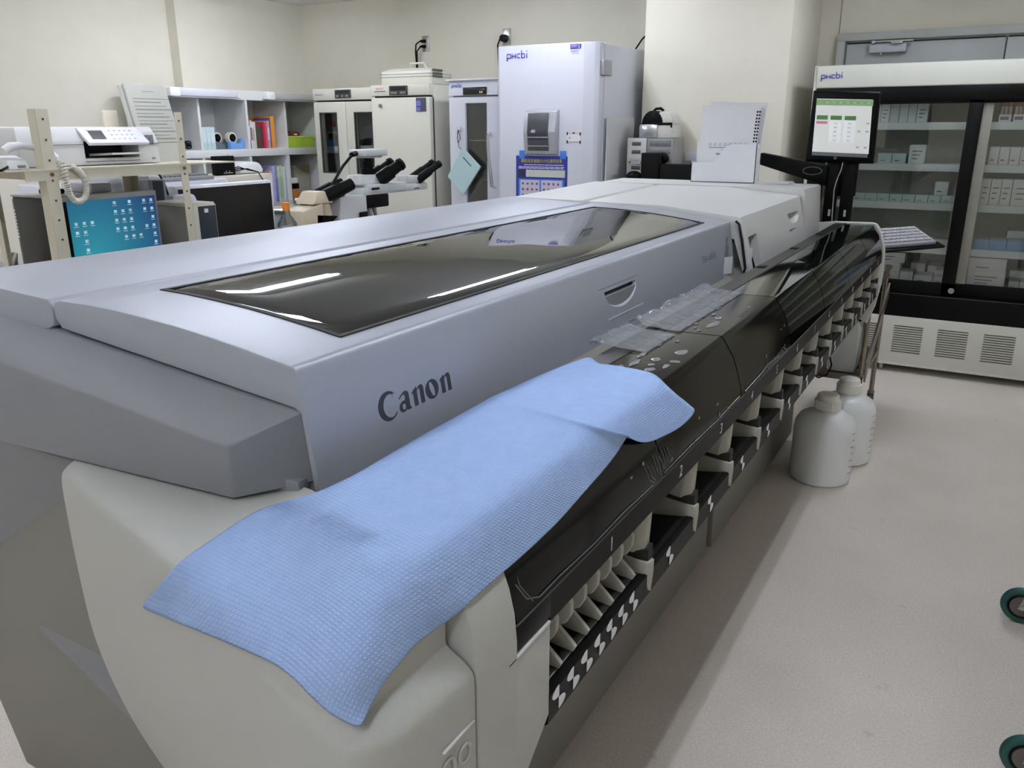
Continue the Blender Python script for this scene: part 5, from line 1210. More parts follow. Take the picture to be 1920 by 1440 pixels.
text('-80', 'temperature_digits', mat('lcd white', '#C9CCD6', 0.4, var=0, emit=0.3), pan, (-2.64, 4.811, 1.455), X, Z, h=0.020)
M().box(-2.665, -2.515, 4.812, 4.826, 1.425, 1.431).box(-2.665, -2.515, 4.822, 4.829, 1.372, 1.377).to('display_bar', mat('panel silver', '#AEB0B6', 0.35, 0.3), pan)
b = T('energy_sticker', 'small blue and white energy sticker top right on the tall freezer door', 'sticker', (-2.35, 4.868, 1.93))
M().box(-2.392, -2.318, 4.866, 4.8675, 1.948, 1.975).to('blue_field', mat('sticker violet blue', '#4B46A8', 0.5, var=0), b)
text('5', 'numeral', m_white, b, (-2.338, 4.8655, 1.951), X, Z, h=0.020)
M().box(-2.388, -2.345, 4.8652, 4.866, 1.966, 1.969).box(-2.388, -2.35, 4.8652, 4.866, 1.958, 1.960).to('white_print', m_white, b)
M().box(-2.388, -2.33, 4.8667, 4.8676, 1.938, 1.941).box(-2.388, -2.34, 4.8667, 4.8676, 1.931, 1.934).box(-2.38, -2.33, 4.8667, 4.8676, 1.921, 1.923).to('grey_print', mat('print lilac', '#9A9CB4', 0.5, var=0), b)
nt = T('door_notice', 'small pink-edged notice held by tape strips on the freezer door', 'notice', (-2.355, 4.868, 1.39))
M().box(-2.402, -2.312, 4.8660, 4.8675, 1.398, 1.455).to('sheet', m_paper, nt)
M().box(-2.400, -2.314, 4.8652, 4.866, 1.40, 1.403).box(-2.400, -2.314, 4.8652, 4.866, 1.450, 1.453).box(-2.39, -2.38, 4.8652, 4.866, 1.42, 1.43).to('print', mat('notice pink', '#C79A9F', 0.6, var=0), nt)
M().box(-2.406, -2.398, 4.8650, 4.8672, 1.442, 1.460).box(-2.316, -2.308, 4.8650, 4.8672, 1.440, 1.458).box(-2.406, -2.398, 4.8650, 4.8672, 1.392, 1.41).box(-2.316, -2.308, 4.8650, 4.8672, 1.39, 1.408).box(-2.365, -2.349, 4.8650, 4.8672, 1.450, 1.458).to('tape', m_black, nt)
PO = T('blood_cell_poster', 'dark blue wall chart with yellow title and cell pictures on the freezer door', 'poster', (-2.585, 4.866, 0.85))
po = M().box(-2.775, -2.398, 4.8652, 4.8672, 0.80, 1.312).to('sheet', mat('poster blue', '#2B2F8E', 0.4, var=0.03), PO)
M().box(-2.755, -2.418, 4.8640, 4.8654, 0.82, 1.165).to('blue_panel', mat('poster light blue', '#3F86D8', 0.4, var=0.05), PO)
text('顆粒球系細胞の分化連続画像', 'title_print', mat('poster yellow', '#D9C64A', 0.5, var=0), PO, (-2.735, 4.8648, 1.268), X, Z, w=0.30, h=0.026)
b = M()
for z, a, w_ in ((1.253, -2.715, 0.29), (1.240, -2.755, 0.335), (1.231, -2.755, 0.33)):
    x = a
    rr = random.Random(int(z * 1000))
    while x < a + w_ - 0.01:
        q = rr.uniform(0.012, 0.04)
        b.box(x, min(x + q, a + w_), 4.8645, 4.8653, z, z + 0.0045)
        x += q + 0.004
b.to('small_print', m_white, PO)
M().box(-2.70, -2.413, 4.8643, 4.8653, 1.178, 1.224).to('table_panel', mat('poster cream', '#C9CBC4', 0.5, var=0.04, scale=60), PO)
M().box(-2.757, -2.705, 4.8643, 4.8653, 1.176, 1.222).to('note_panel', mat('poster dark', '#1F2340', 0.5, var=0), PO)
for a, c in ((-2.742, -2.598), (-2.585, -2.433)):
    pp = M().box(a, c, 4.8630, 4.8642, 0.90, 1.158).to('cell_panel', mat('cell panel pale', '#CDC5D6', 0.5, var=0.03, scale=80), PO)
    b = M()
    rr = random.Random(int(-a * 1000))
    for i in range(4):
        for j in range(7):
            cx, cz = a + 0.021 + i * 0.0345, 1.135 - j * 0.0365
            b.loft([[(cx + 0.0095 * rr.uniform(.6, 1.1) * math.cos(t * 0.785), 4.8622 + e, cz + 0.009 * rr.uniform(.6, 1.1) * math.sin(t * 0.785)) for t in range(8)] for e in (0, 0.0009)])
    b.to('cell_print', mat('cell violet', '#7A4C86', 0.5, var=0.1, scale=90), pp)
for a in (-2.752, -2.452): M().box(a, a + 0.045, 4.8648, 4.8676, 1.295, 1.345, 0.003).top('magnet_clip', mat('clip blue', '#3E7FD6', 0.4, var=0.02), 'blue clip holding the %s upper corner of the blood cell chart' % ('left' if a < -2.6 else 'right'), 'clip', group='poster clips')
M().hull([(-2.188, 4.97, 0.02), (-2.188, 5.42, 0.02), (-2.176, 4.97, 0.02), (-2.176, 5.42, 0.02), (-2.186, 4.985, 1.55), (-2.186, 5.43, 1.55), (-2.180, 4.985, 1.55), (-2.180, 5.43, 1.55)]).box(-2.19, -2.172, 5.0, 5.4, 0.0, 0.03).top('leaning_board', mat('board white', '#DADBDA', 0.3, var=0.01), 'white board leaning flat against the right side of the tall freezer', 'board')

# slim medicine refrigerator
SL = T('slim_refrigerator', 'slim cool white refrigerator with one dark glass door beside the tall freezer', 'fridge', (-3.19, 5.3, 0))
sl = M().box(-3.385, -2.99, 5.04, 5.62, 0.05, 1.795, 0.004).to('cabinet', m_fwhite, SL)
cut(sl, M().box(-3.345, -3.03, 5.0, 5.55, 0.3, 1.67))
sd = M().box(-3.392, -2.985, 5.0, 5.042, 0.10, 1.69, 0.006)
sdo = sd.to('door', m_fwhite, SL)
cut(sdo, M().box(-3.258, -3.082, 4.9, 5.1, 0.40, 1.650))
M().box(-3.262, -3.078, 5.018, 5.026, 0.39, 1.66).to('pane', m_dglass, sdo, label='dark glass pane')
M().hull([(-3.39, 4.995, 1.70), (-2.99, 4.995, 1.70), (-2.99, 5.05, 1.70), (-3.39, 5.05, 1.70), (-3.385, 5.005, 1.795), (-2.99, 5.005, 1.795), (-2.99, 5.05, 1.795), (-3.385, 5.05, 1.795)]).to('control_fascia', m_fwhite, SL)
M().box(-3.41, -2.975, 4.985, 5.63, 1.795, 1.806, 0.003).to('top_cover', m_fwhite, SL)
cpn = M().box(-3.265, -3.078, 4.988, 5.004, 1.703, 1.752, 0.002).to('control_panel', m_disp, SL)
M().box(-3.13, -3.122, 4.985, 4.989, 1.712, 1.725).box(-3.115, -3.107, 4.985, 4.989, 1.712, 1.725).to('keys', mat('keys amber', '#D8B48A', 0.4, var=0, emit=0.2), cpn)
maker_logo('maker_logo', m_logo, SL, (-3.366, 4.998, 1.752), X, Z, 0.085)
M().tube([(-3.055, 5.0, 1.45), (-3.05, 4.955, 1.44), (-3.045, 4.955, 1.30), (-3.03, 4.95, 1.22), (-3.02, 4.955, 1.1), (-3.02, 5.0, 1.09)], 0.011, 10).to('door_handle', mat('chrome', '#D5D7DA', 0.15, 1.0), sdo)
for z in (1.40, 1.13, 0.85): M().box(-3.34, -3.035, 5.06, 5.54, z, z + 0.006).to('shelf', m_steel, SL)
M().box(-3.344, -3.031, 5.545, 5.55, 0.31, 1.66).to('liner', m_cin, SL)
hk = T('notebook', 'pale blue booklet hanging by a cord from the slim refrigerator door', 'booklet', (-3.26, 4.95, 1.1))
M().hull([(-3.262, 4.972, 1.352), (-3.122, 4.972, 1.228), (-3.262, 4.972, 1.040), (-3.392, 4.972, 1.158), (-3.262, 4.984, 1.352), (-3.122, 4.984, 1.228), (-3.262, 4.984, 1.040), (-3.392, 4.984, 1.158)]).to('pages', m_paper, hk)
M().hull([(-3.265, 4.969, 1.356), (-3.120, 4.966, 1.229), (-3.265, 4.966, 1.034), (-3.397, 4.969, 1.157), (-3.265, 4.9715, 1.356), (-3.120, 4.9685, 1.229), (-3.265, 4.9685, 1.034), (-3.397, 4.9715, 1.157)]).to('cover', mat('pale aqua cover', '#B4D0D2', 0.6, var=0.03), hk)
dg_ = Vector((0.14, 0, -0.125)).normalized()
M().card((-3.262, 4.9655, 1.29), dg_, Vector((0.125, 0, 0.14)), 0.09, 0.006).to('cover_print', m_ink, hk)
M().tube([(-3.308, 4.985, 1.475), (-3.308, 4.975, 1.42), (-3.30, 4.968, 1.39), (-3.285, 4.972, 1.41), (-3.29, 4.975, 1.45)], 0.003, 6).tube([(-3.30, 4.97, 1.40), (-3.295, 4.968, 1.36), (-3.275, 4.968, 1.345)], 0.002, 6).to('cord', m_black, hk)
M().box(-3.325, -3.292, 4.985, 5.0, 1.465, 1.50, 0.005).top('adhesive_hook', m_fwhite, 'small white adhesive hook holding the blue booklet cord', 'hook')

# ivory cabinet with control strip (front pair)
SA = T('laboratory_freezer', 'ivory laboratory freezer with plain wide door and red lettering', 'freezer', (-3.82, 5.4, 0))
M().box(-4.115, -3.595, 5.10, 5.75, 0.06, 1.785, 0.006).to('cabinet', m_ivory, SA)
M().box(-4.118, -3.588, 5.045, 5.10, 1.712, 1.788, 0.006).to('control_fascia', m_ivory, SA)
M().box(-4.112, -3.598, 5.085, 5.10, 1.700, 1.713).box(-3.592, -3.588, 5.09, 5.10, 0.1, 1.70).to('fascia_gap', m_gap, SA)
sdr = M().box(-4.118, -3.588, 5.045, 5.088, 0.08, 1.700, 0.006).to('door', m_ivory, SA)
text('SANYO', 'maker_lettering', mat('red print', '#C2504A', 0.5, var=0), SA, (-4.07, 5.0445, 1.757), X, Z, w=0.07, h=0.013)
M().box(-4.085, -3.98, 5.0438, 5.0450, 1.742, 1.747).to('fine_print', m_ink, SA)
cp2 = M().box(-3.94, -3.778, 5.036, 5.046, 1.716, 1.781, 0.002).to('control_panel', mat('panel charcoal', '#3B3B3A', 0.4), SA)
M().box(-3.925, -3.79, 5.0345, 5.0365, 1.748, 1.775).to('display', m_disp, cp2)
M().box(-3.925, -3.90, 5.0345, 5.0365, 1.724, 1.74).box(-3.895, -3.87, 5.0345, 5.0365, 1.724, 1.74).box(-3.84, -3.82, 5.0345, 5.0365, 1.724, 1.74).box(-3.815, -3.795, 5.0345, 5.0365, 1.724, 1.74).to('keys', m_knob, cp2)
st_ = T('eco_sticker', 'dark and blue information sticker on the ivory freezer door', 'sticker', (-3.66, 5.043, 1.60))
M().box(-3.705, -3.618, 5.0425, 5.0445, 1.60, 1.695).to('sheet', mat('sticker slate', '#44475A', 0.5, var=0), st_)
M().box(-3.700, -3.665, 5.0415, 5.0426, 1.64, 1.675).box(-3.700, -3.67, 5.0415, 5.0426, 1.604, 1.63).to('picture', mat('sticker blue', '#6A6FC4', 0.5, var=0.05), st_)
M().cyl((-4.03, 5.045, 1.645), (-4.03, 5.036, 1.645), 0.014, n=16).to('door_lock', m_knob, sdr)
PA = T('medical_refrigerator', 'ivory double-door medical refrigerator with two narrow dark windows', 'fridge', (-4.55, 5.5, 0))
pc = M().box(-4.875, -4.13, 5.30, 5.85, 0.06, 1.785, 0.006).to('cabinet', m_ivory, PA)
cut(pc, M().box(-4.84, -4.16, 5.2, 5.8, 0.2, 1.66))
M().box(-4.878, -4.13, 5.245, 5.30, 1.700, 1.788, 0.006).to('control_fascia', m_ivory, PA)
M().box(-4.872, -4.13, 5.285, 5.30, 1.686, 1.701).to('fascia_gap', m_gap, PA)
text('Panasonic', 'maker_lettering', mat('blue lettering', '#4A49B4', 0.5, var=0), PA, (-4.852, 5.2445, 1.738), X, Z, w=0.085, h=0.013)
cp3 = M().box(-4.638, -4.478, 5.236, 5.246, 1.714, 1.776, 0.002).to('control_panel', mat('panel charcoal', '#3B3B3A', 0.4), PA)
M().box(-4.625, -4.49, 5.2345, 5.2365, 1.745, 1.770).to('display', m_disp, cp3)
M().box(-4.625, -4.60, 5.2345, 5.2365, 1.722, 1.738).box(-4.57, -4.55, 5.2345, 5.2365, 1.722, 1.738).box(-4.53, -4.50, 5.2345, 5.2365, 1.722, 1.738).to('keys', m_knob, cp3)
for a, c, w0, w1 in ((-4.878, -4.548, -4.815, -4.642), (-4.542, -4.13, -4.455, -4.275)):
    dd = M().box(a, c, 5.245, 5.29, 0.08, 1.688, 0.006).to('door', m_ivory, PA)
    cut(dd, M().box(w0, w1, 5.1, 5.4, 1.145, 1.603))
    M().box(w0 - 0.005, w1 + 0.005, 5.262, 5.270, 1.14, 1.608).to('pane', m_dglass, dd, label='dark glass pane')
    dd2 = M().box(w0 - 0.006, w0 + 0.002, 5.243, 5.262, 1.14, 1.608).box(w1 - 0.002, w1 + 0.006, 5.243, 5.262, 1.14, 1.608).box(w0 - 0.004, w1 + 0.004, 5.243, 5.262, 1.138, 1.146).box(w0 - 0.004, w1 + 0.004, 5.243, 5.262, 1.601, 1.609).to('window_gasket', m_gap, dd)
for z in (1.49, 1.30, 1.12): M().box(-4.835, -4.165, 5.32, 5.79, z, z + 0.008).to('shelf', m_cin, PA)
M().box(-4.838, -4.162, 5.785, 5.798, 0.21, 1.65).to('liner', m_cin, PA)
M().box(-4.60, -4.56, 5.235, 5.246, 1.005, 1.02, 0.002).box(-4.878, -4.13, 5.2445, 5.2465, 0.985, 0.992).to('lower_trim', m_gap, PA)
# carrying case on the ivory freezer
CB = T('carrying_case', 'ivory lidded box with carry handle on top of the ivory freezer', 'box', (-3.84, 5.4, 1.7855))
M().box(-4.145, -3.68, 5.20, 5.47, 1.7855, 1.895, 0.02, 3).to('body', m_ivory, CB)
M().box(-4.1465, -3.6785, 5.1985, 5.4715, 1.868, 1.870).box(-4.1465, -3.6785, 5.1985, 5.4715, 1.848, 1.850).to('lid_seam', m_gap, CB)
M().hull([(-4.135, 5.21, 1.892), (-3.69, 5.21, 1.892), (-3.69, 5.46, 1.892), (-4.135, 5.46, 1.892), (-4.08, 5.25, 1.912), (-3.74, 5.25, 1.912), (-3.74, 5.42, 1.912), (-4.08, 5.42, 1.912)], 0.006).to('lid', m_ivory, CB)
M().tube([(-3.92, 5.28, 1.905), (-3.91, 5.27, 1.945), (-3.79, 5.27, 1.945), (-3.77, 5.28, 1.905)], 0.008, 8).to('carry_handle', m_ivory, CB)
b = M()
for z in (1.90, 1.877, 1.857): b.box(-3.682, -3.67, 5.22, 5.34, z - 0.014, z, 0.002)
b.to('latch', mat('latch charcoal', '#55544F', 0.4), CB)

# wall sockets
def socket(x, z, label, n):
    t = T('wall_socket', label, 'socket', (x, 5.9, z - 0.06))
    M().box(x - 0.035, x + 0.035, 5.894, 5.90, z - 0.06, z + 0.06, 0.002).to('plate', m_steel, t)
    for k in range(n): M().box(x - 0.014, x + 0.014, 5.890, 5.895, z - 0.03 + 0.04 * k, z - 0.004 + 0.04 * k, 0.002).to('outlet', mat('outlet cream', '#B8A99A', 0.5), t)
    return t
socket(-4.213, 2.146, 'metal wall socket above the ivory carrying case', 2)
PL = T('power_plug', 'pair of black plugs with cord in the socket above the ivory case', 'plug', (-4.22, 5.87, 2.08))
for z in (2.165, 2.125): M().hull([(-4.235, 5.890, z - 0.014), (-4.205, 5.890, z - 0.014), (-4.235, 5.890, z + 0.014), (-4.205, 5.890, z + 0.014), (-4.25, 5.85, z - 0.008), (-4.23, 5.85, z - 0.008), (-4.24, 5.85, z + 0.006)], 0.003).to('plug_body', m_black, PL)
M().tube([(-4.245, 5.85, 2.16), (-4.275, 5.845, 2.14), (-4.285, 5.85, 2.08), (-4.285, 5.87, 1.85), (-4.285, 5.88, 1.6)], 0.006, 8).tube([(-4.24, 5.855, 2.12), (-4.27, 5.85, 2.09), (-4.278, 5.86, 1.95), (-4.28, 5.88, 1.6)], 0.006, 8).to('cord', m_black, PL)
socket(-3.446, 2.16, 'metal wall socket just left of the tall freezer top', 1)
PL2 = T('power_plug', 'round black plug in the socket left of the tall freezer top', 'plug', (-3.46, 5.86, 2.12))
M().cyl((-3.46, 5.89, 2.147), (-3.455, 5.845, 2.147), 0.03, 0.026, n=20).to('plug_body', m_black, PL2)
M().tube([(-3.48, 5.85, 2.14), (-3.50, 5.85, 2.10), (-3.50, 5.87, 1.9), (-3.50, 5.88, 1.5)], 0.006, 8).to('cord', m_black, PL2)
socket(-2.185, 2.25, 'metal wall socket half hidden by the pillar edge', 1)
PL3 = T('power_plug', 'black plug with cords hanging beside the pillar edge', 'plug', (-2.18, 5.88, 2.2))
M().box(-2.20, -2.165, 5.86, 5.889, 2.20, 2.25, 0.004).to('plug_body', m_black, PL3)
M().tube([(-2.18, 5.86, 2.21), (-2.19, 5.84, 2.18), (-2.30, 5.82, 2.08), (-2.36, 5.82, 2.0), (-2.38, 5.82, 1.8)], 0.006, 8).tube([(-2.18, 5.86, 2.20), (-2.178, 5.85, 2.1), (-2.178, 5.86, 1.7)], 0.006, 8).to('cord', m_black, PL3)

# low cabinet by the pillar, with drawers and small devices
LC = T('low_cabinet', 'low grey cabinet in front of the pillar', 'cabinet', (-1.75, 5.2, 0))
M().box(-2.13, -1.30, 4.98, 5.42, 0.05, 0.90, 0.005).to('carcass', m_ivory, LC)
M().box(-2.14, -1.29, 4.96, 5.43, 0.90, 0.93, 0.004).to('worktop', mat('worktop grey', '#A9ABAA', 0.4), LC)
for a in (-2.12, -1.71): M().box(a, a + 0.40, 4.965, 4.98, 0.08, 0.88, 0.003).to('door', m_ivory, LC)
M().box(-2.1, -1.33, 5.0, 5.4, 0, 0.05).to('plinth', m_gap, LC)
DC = T('drawer_chest', 'grey steel drawer chest with label windows beside the pillar', 'drawer chest', (-1.97, 5.28, 0.93))
M().box(-2.115, -1.815, 5.19, 5.40, 0.93, 1.42, 0.003).to('carcass', mat('chest smoke grey', '#8E8F8C', 0.4, var=0.03), DC)
M().box(-2.118, -1.99, 5.176, 5.19, 0.935, 1.422, 0.002).to('front_frame', mat('chest pale grey', '#C6C7C7', 0.4), DC)
for k, z in enumerate((1.385, 1.335, 1.235, 1.185, 1.135, 1.085)):
    M().box(-2.085, -2.025, 5.172, 5.178, z - 0.010, z + 0.012, 0.001).to('label_window', mat('label window smoke', '#55564F', 0.3, var=0.08, scale=60), DC)
M().tube([(-2.09, 5.172, 1.272), (-2.10, 5.16, 1.272), (-2.09, 5.158, 1.258), (-2.03, 5.158, 1.258), (-2.02, 5.16, 1.272), (-2.03, 5.158, 1.288), (-2.09, 5.158, 1.288)], 0.005, 8).to('drawer_handle', mat('chrome', '#D5D7DA', 0.15, 1.0), DC)
for z in (1.395, 1.345, 1.30): M().box(-1.97, -1.83, 5.184, 5.191, z - 0.02, z + 0.012, 0.002).to('clear_drawer', mat('drawer smoke', '#77787A', 0.15, var=0.12, scale=30), DC)
BD = T('bench_device', 'rounded black and white bench device on top of the drawer chest', 'device', (-1.94, 5.28, 1.4225))
M().box(-2.045, -1.835, 5.20, 5.39, 1.4225, 1.505, 0.004).to('body', mat('device ivory', '#D5D3CC', 0.45), BD)
M().box(-2.048, -1.925, 5.194, 5.2, 1.425, 1.503, 0.001).to('foil_front', mat('crumpled foil', '#C9CBD2', 0.22, 0.9, bump=1.0, bscale=25), BD)
M().prism([(-2.04, 1.505)] + [(-1.97 + 0.07 * math.cos(math.radians(a)), 1.505 + 0.085 * math.sin(math.radians(a))) for a in range(180, -1, -15)], 'y', 5.21, 5.30, 0.004).to('round_cover', m_black, BD)
M().prism([(-1.90 + 0.065 * math.cos(math.radians(a)), 1.505 + 0.08 * math.sin(math.radians(a))) for a in range(180, -1, -15)], 'y', 5.22, 5.38, 0.006).to('hood', mat('device ivory', '#D5D3CC', 0.45), BD)
M().box(-1.95, -1.832, 5.195, 5.21, 1.500, 1.516, 0.003).box(-1.84, -1.832, 5.195, 5.21, 1.485, 1.515, 0.002).to('front_bar', m_black, BD)
M().tube([(-1.99, 5.29, 1.588), (-1.975, 5.29, 1.602), (-1.945, 5.29, 1.604), (-1.925, 5.29, 1.588)], 0.009, 8).to('handle', m_black, BD)
DM = T('desk_monitor', 'black monitor seen from behind in front of the drawer chest', 'monitor', (-1.80, 5.06, 0.93))
M().box(-1.96, -1.84, 5.02, 5.14, 0.95, 1.335, 0.006).box(-1.845, -1.56, 5.03, 5.10, 0.95, 1.27, 0.006).to('housing', m_black, DM)
M().box(-1.90, -1.62, 5.0, 5.15, 0.93, 0.95, 0.004).to('base', m_black, DM)
M().ball((-2.01, 5.04, 1.19), 0.05, 1, 1, 0.7).ball((-1.835, 5.10, 1.30), 0.03).to('black_cap', m_black, DM)
wd = T('white_switch_box', 'small white box with a cord on the pillar behind the booklet holder', 'switch box', (-1.68, 5.42, 1.28))
M().box(-1.80, -1.71, 5.40, 5.45, 1.275, 1.33, 0.004).box(-1.70, -1.60, 5.39, 5.45, 1.26, 1.325, 0.004).to('body', m_fwhite, wd)
M().tube([(-1.71, 5.40, 1.29), (-1.705, 5.385, 1.32), (-1.68, 5.385, 1.335), (-1.66, 5.389, 1.325)], 0.003, 6).to('cord', m_gap, wd)
M().box(-1.62, -1.56, 5.444, 5.45, 1.36, 1.43, 0.002).top('switch_plate', m_fwhite, 'white switch plate on the pillar left of the spiral booklet', 'switch')

# ------------------------------------------------------------------ bookcase on the left wall
m_wood = mat('white laminate', '#DFE0DF', 0.4, var=0.01)
BC = T('bookcase', 'white open bookcase along the left wall under two strip lamps', 'bookcase', (-5.38, 4.8, 0))
bx0, bx1 = -5.575, -5.20
M().box(bx0, bx0 + 0.012, 4.04, 5.66, 0.04, 1.77).to('back_panel', m_wood, BC)
for y in (4.035, 4.372, 4.835, 5.250, 5.66): M().box(bx0 + 0.012, bx1 - 0.002, y - 0.011, y + 0.011, 0.0, 1.762).to('upright', m_wood, BC)
for z0_, z1_ in ((1.742, 1.772), (1.275, 1.332), (0.76, 0.82), (0.04, 0.09)): M().box(bx0 + 0.012, bx1, 4.024, 5.671, z0_, z1_, 0.001).to('shelf', m_wood, BC)
M().box(bx1 - 0.014, bx1 + 0.001, 4.024, 5.671, 1.70, 1.772).to('header_board', m_wood, BC)
M().box(bx1, bx1 + 0.010, 4.60, 4.625, 1.285, 1.30).to('shelf_clip', m_wood, BC)
for i, (a, c, lb) in enumerate(((4.09, 4.715, 'strip lamp with white diffuser on the bookcase header, nearer the printer'), (5.005, 5.64, 'strip lamp with grey diffuser on the bookcase header, nearer the corner'))):
    t = T('strip_lamp', lb, 'lamp', (-5.15, (a + c) / 2, 1.70), group='bookcase strip lamps')
    M().box(bx1 + 0.003, bx1 + 0.06, a + 0.08, c, 1.712, 1.765, 0.008).to('diffuser', mat('lamp diffuser grey %d' % i, ('#D3D4DC', '#B4B5B0')[i], 0.3, var=0.02), t)
    M().box(bx1 + 0.003, bx1 + 0.066, a, a + 0.085, 1.708, 1.768, 0.006).to('end_cap', m_lampbody, t)
    M().box(bx1 + 0.003, bx1 + 0.06, a + 0.02, c + 0.015, 1.703, 1.711).to('rim', mat('rim grey', '#A2A3A8', 0.4), t)
def book(y0, y1, z0, h, hexc, label, group, d=0.17, tilt=0.0, x1=-5.235, cat='book', band=None):
    t = T('book', label, cat, (x1, (y0 + y1) / 2, z0), local=True, group=group)
    w = y1 - y0
    t.rotation_euler = (tilt, 0, 0)
    m = mat('book ' + hexc, hexc, 0.55, var=0.06, scale=40)
    M().box(-d, 0, -w / 2, -w / 2 + 0.0025, 0, h).box(-d, 0, w / 2 - 0.0025, w / 2, 0, h).box(-0.003, 0.001, -w / 2, w / 2, 0, h, 0.0008).to('cover', m, t)
    M().box(-d + 0.004, -0.003, -w / 2 + 0.0025, w / 2 - 0.0025, 0.003, h - 0.003).to('pages', m_paper, t)
    if band: M().box(0.001, 0.0016, -w / 2 + 0.002, w / 2 - 0.002, h * 0.3, h * 0.75).to('spine_print', mat('spine ' + band, band, 0.6, var=0.1, scale=70), t)
    return t
Z1, Z2 = 1.333, 0.821
g1, g2, g3 = 'files in the second upper compartment', 'books in the third upper compartment', 'files in the third lower compartment'
book(4.386, 4.400, Z1, 0.215, '#6A5560', 'thin dark purple book against the divider, left of the pale blue files', g1)
for i, (a, c) in enumerate(((4.408, 4.447), (4.448, 4.487), (4.488, 4.527))):
    book(a, c, Z1, 0.165, '#BFD6DA', '%s of three pale blue files on the upper shelf' % ['leftmost', 'middle', 'rightmost'][i], g1, cat='file', band='#D4E3E5')
M().ball((-5.45, 4.42, Z1 + 0.195), 0.028).cyl((-5.45, 4.42, Z1 + 0.001), (-5.45, 4.42, Z1 + 0.17), 0.012).to('tmp', m_red).name = 'red_stamp'
rs = bpy.data.objects['red_stamp']
tag(rs, 'dark red knob showing above the pale blue files', 'stamp')
bk3 = [(4.850, 4.866, 0.235, '#B9B4C9', 'lilac spined booklet, first in the third compartment', None), (4.868, 4.882, 0.232, '#4A3F86', 'dark purple spined book, third compartment', '#E2DDEB'), (4.884, 4.905, 0.215, '#D9D5D5', 'white book with dark spine lettering next to purple, third compartment', '#8A6A72'), (4.906, 4.925, 0.205, '#DCD8D2', 'white book with grey spine lettering, third compartment', '#B0A8A0'), (4.926, 4.942, 0.205, '#D8D0C4', 'cream thin book left of the dark red case, third compartment', None),
       (5.035, 5.052, 0.205, '#C73A56', 'crimson book right of the dark red case', None), (5.053, 5.068, 0.20, '#D85A7C', 'pink book right of the crimson one', None), (5.069, 5.092, 0.215, '#B9A79A', 'brown grey book next to the pink one', '#D5CFC8'), (5.093, 5.105, 0.235, '#5A4FA0', 'thin violet book beside the orange binder', None), (5.108, 5.150, 0.25, '#E0963A', 'orange binder at the right end of the book row', None)]
for a, c, h, hx, lb, bd in bk3: book(a, c, Z1, h, hx, lb, g2, band=bd)
rc = T('book_case', 'dark red slip case with green front standing among the books', 'book', (-5.25, 4.99, Z1), local=True, group=g2)
M().box(-0.17, 0.0, -0.045, 0.042, 0, 0.205, 0.002).to('case', mat('dark red case', '#7A1F2C', 0.5, var=0.08), rc)
M().box(0.0, 0.002, -0.032, 0.026, 0.002, 0.165).to('front_panel', mat('dark green panel', '#3C4B3F', 0.5, var=0.15, scale=30), rc)
M().box(0.002, 0.003, -0.010, 0.008, 0.01, 0.09).to('red_band', mat('dark red band', '#7A2A34', 0.5, var=0.1), rc)
bo_ = T('orange_folder', 'orange folder lying behind and above the dark red case', 'folder', (-5.43, 5.07, Z1), local=True)
M().box(-0.08, 0.0, -0.10, 0.05, 0.0, 0.25).to('cover', mat('book #E0963A', '#E0963A', 0.55), bo_)
M().box(0.0, 0.0005, -0.09, -0.02, 0.19, 0.23).to('label_strip', mat('folder label', '#C9B28A', 0.6), bo_)
def tape_dispenser(y, hexc, label, x=-5.25):
    t = T('tape_dispenser', label, 'tape dispenser', (x, y, Z1), local=True, group='tape dispensers')
    m = mat('dispenser ' + hexc, hexc, 0.35, var=0.02)
    M().prism([(-0.06, 0), (0.075, 0), (0.08, 0.03), (0.07, 0.075), (0.055, 0.078), (0.045, 0.045), (0.01, 0.035), (-0.02, 0.06), (-0.05, 0.085), (-0.062, 0.06)], 'x', -0.045, 0.0, 0.003).to('stand', m, t)
    M().cyl((-0.042, -0.035, 0.085), (-0.004, -0.035, 0.085), 0.042, n=28).to('tape_roll', mat('tape roll cream', '#D9D2C2', 0.35), t)
    M().cyl((-0.046, -0.035, 0.085), (0.0, -0.035, 0.085), 0.030, n=24).to('hub', m_black, t)
tape_dispenser(4.635, '#5E6B70', 'grey tape dispenser beside the blue one on the bookcase', -5.29)
tape_dispenser(4.735, '#6E9BDA', 'blue tape dispenser on the upper bookcase shelf', -5.235)
ac = T('power_adapter', 'coiled black adapter cable on the left upper bookcase shelf', 'adapter', (-5.28, 4.22, Z1))
M().box(-5.33, -5.24, 4.14, 4.24, Z1, Z1 + 0.035, 0.006).to('adapter_body', m_black, ac)
b = M()
for k in range(4): b.tube([(-5.26 + 0.05 * math.cos(a * math.pi / 8), 4.22 + 0.09 * math.sin(a * math.pi / 8), Z1 + 0.02 + 0.012 * k + 0.008 * math.sin(a + k)) for a in range(16)], 0.005, 6, True)
b.to('coiled_cord', m_black, ac)
gb = T('green_tray', 'lime green box in the right upper bookcase compartment', 'box', (-5.31, 5.44, Z1))
M().box(-5.42, -5.24, 5.285, 5.62, Z1, Z1 + 0.085, 0.004).to('body', mat('lime plastic', '#A9C93E', 0.35, var=0.08, scale=8), gb)
M().box(-5.425, -5.235, 5.28, 5.625, Z1 + 0.078, Z1 + 0.092, 0.003).to('rim', mat('lime rim', '#C3DB5C', 0.35), gb)
rb = T('stamp_box', 'dark red box with white label on the lime green box', 'box', (-5.30, 5.40, Z1 + 0.0925))
M().box(-5.34, -5.26, 5.36, 5.46, Z1 + 0.0925, Z1 + 0.13, 0.003).to('body', mat('maroon box', '#6B2F24', 0.5), rb)
M().box(-5.26, -5.259, 5.395, 5.43, Z1 + 0.10, Z1 + 0.112).to('label_patch', m_paper, rb)
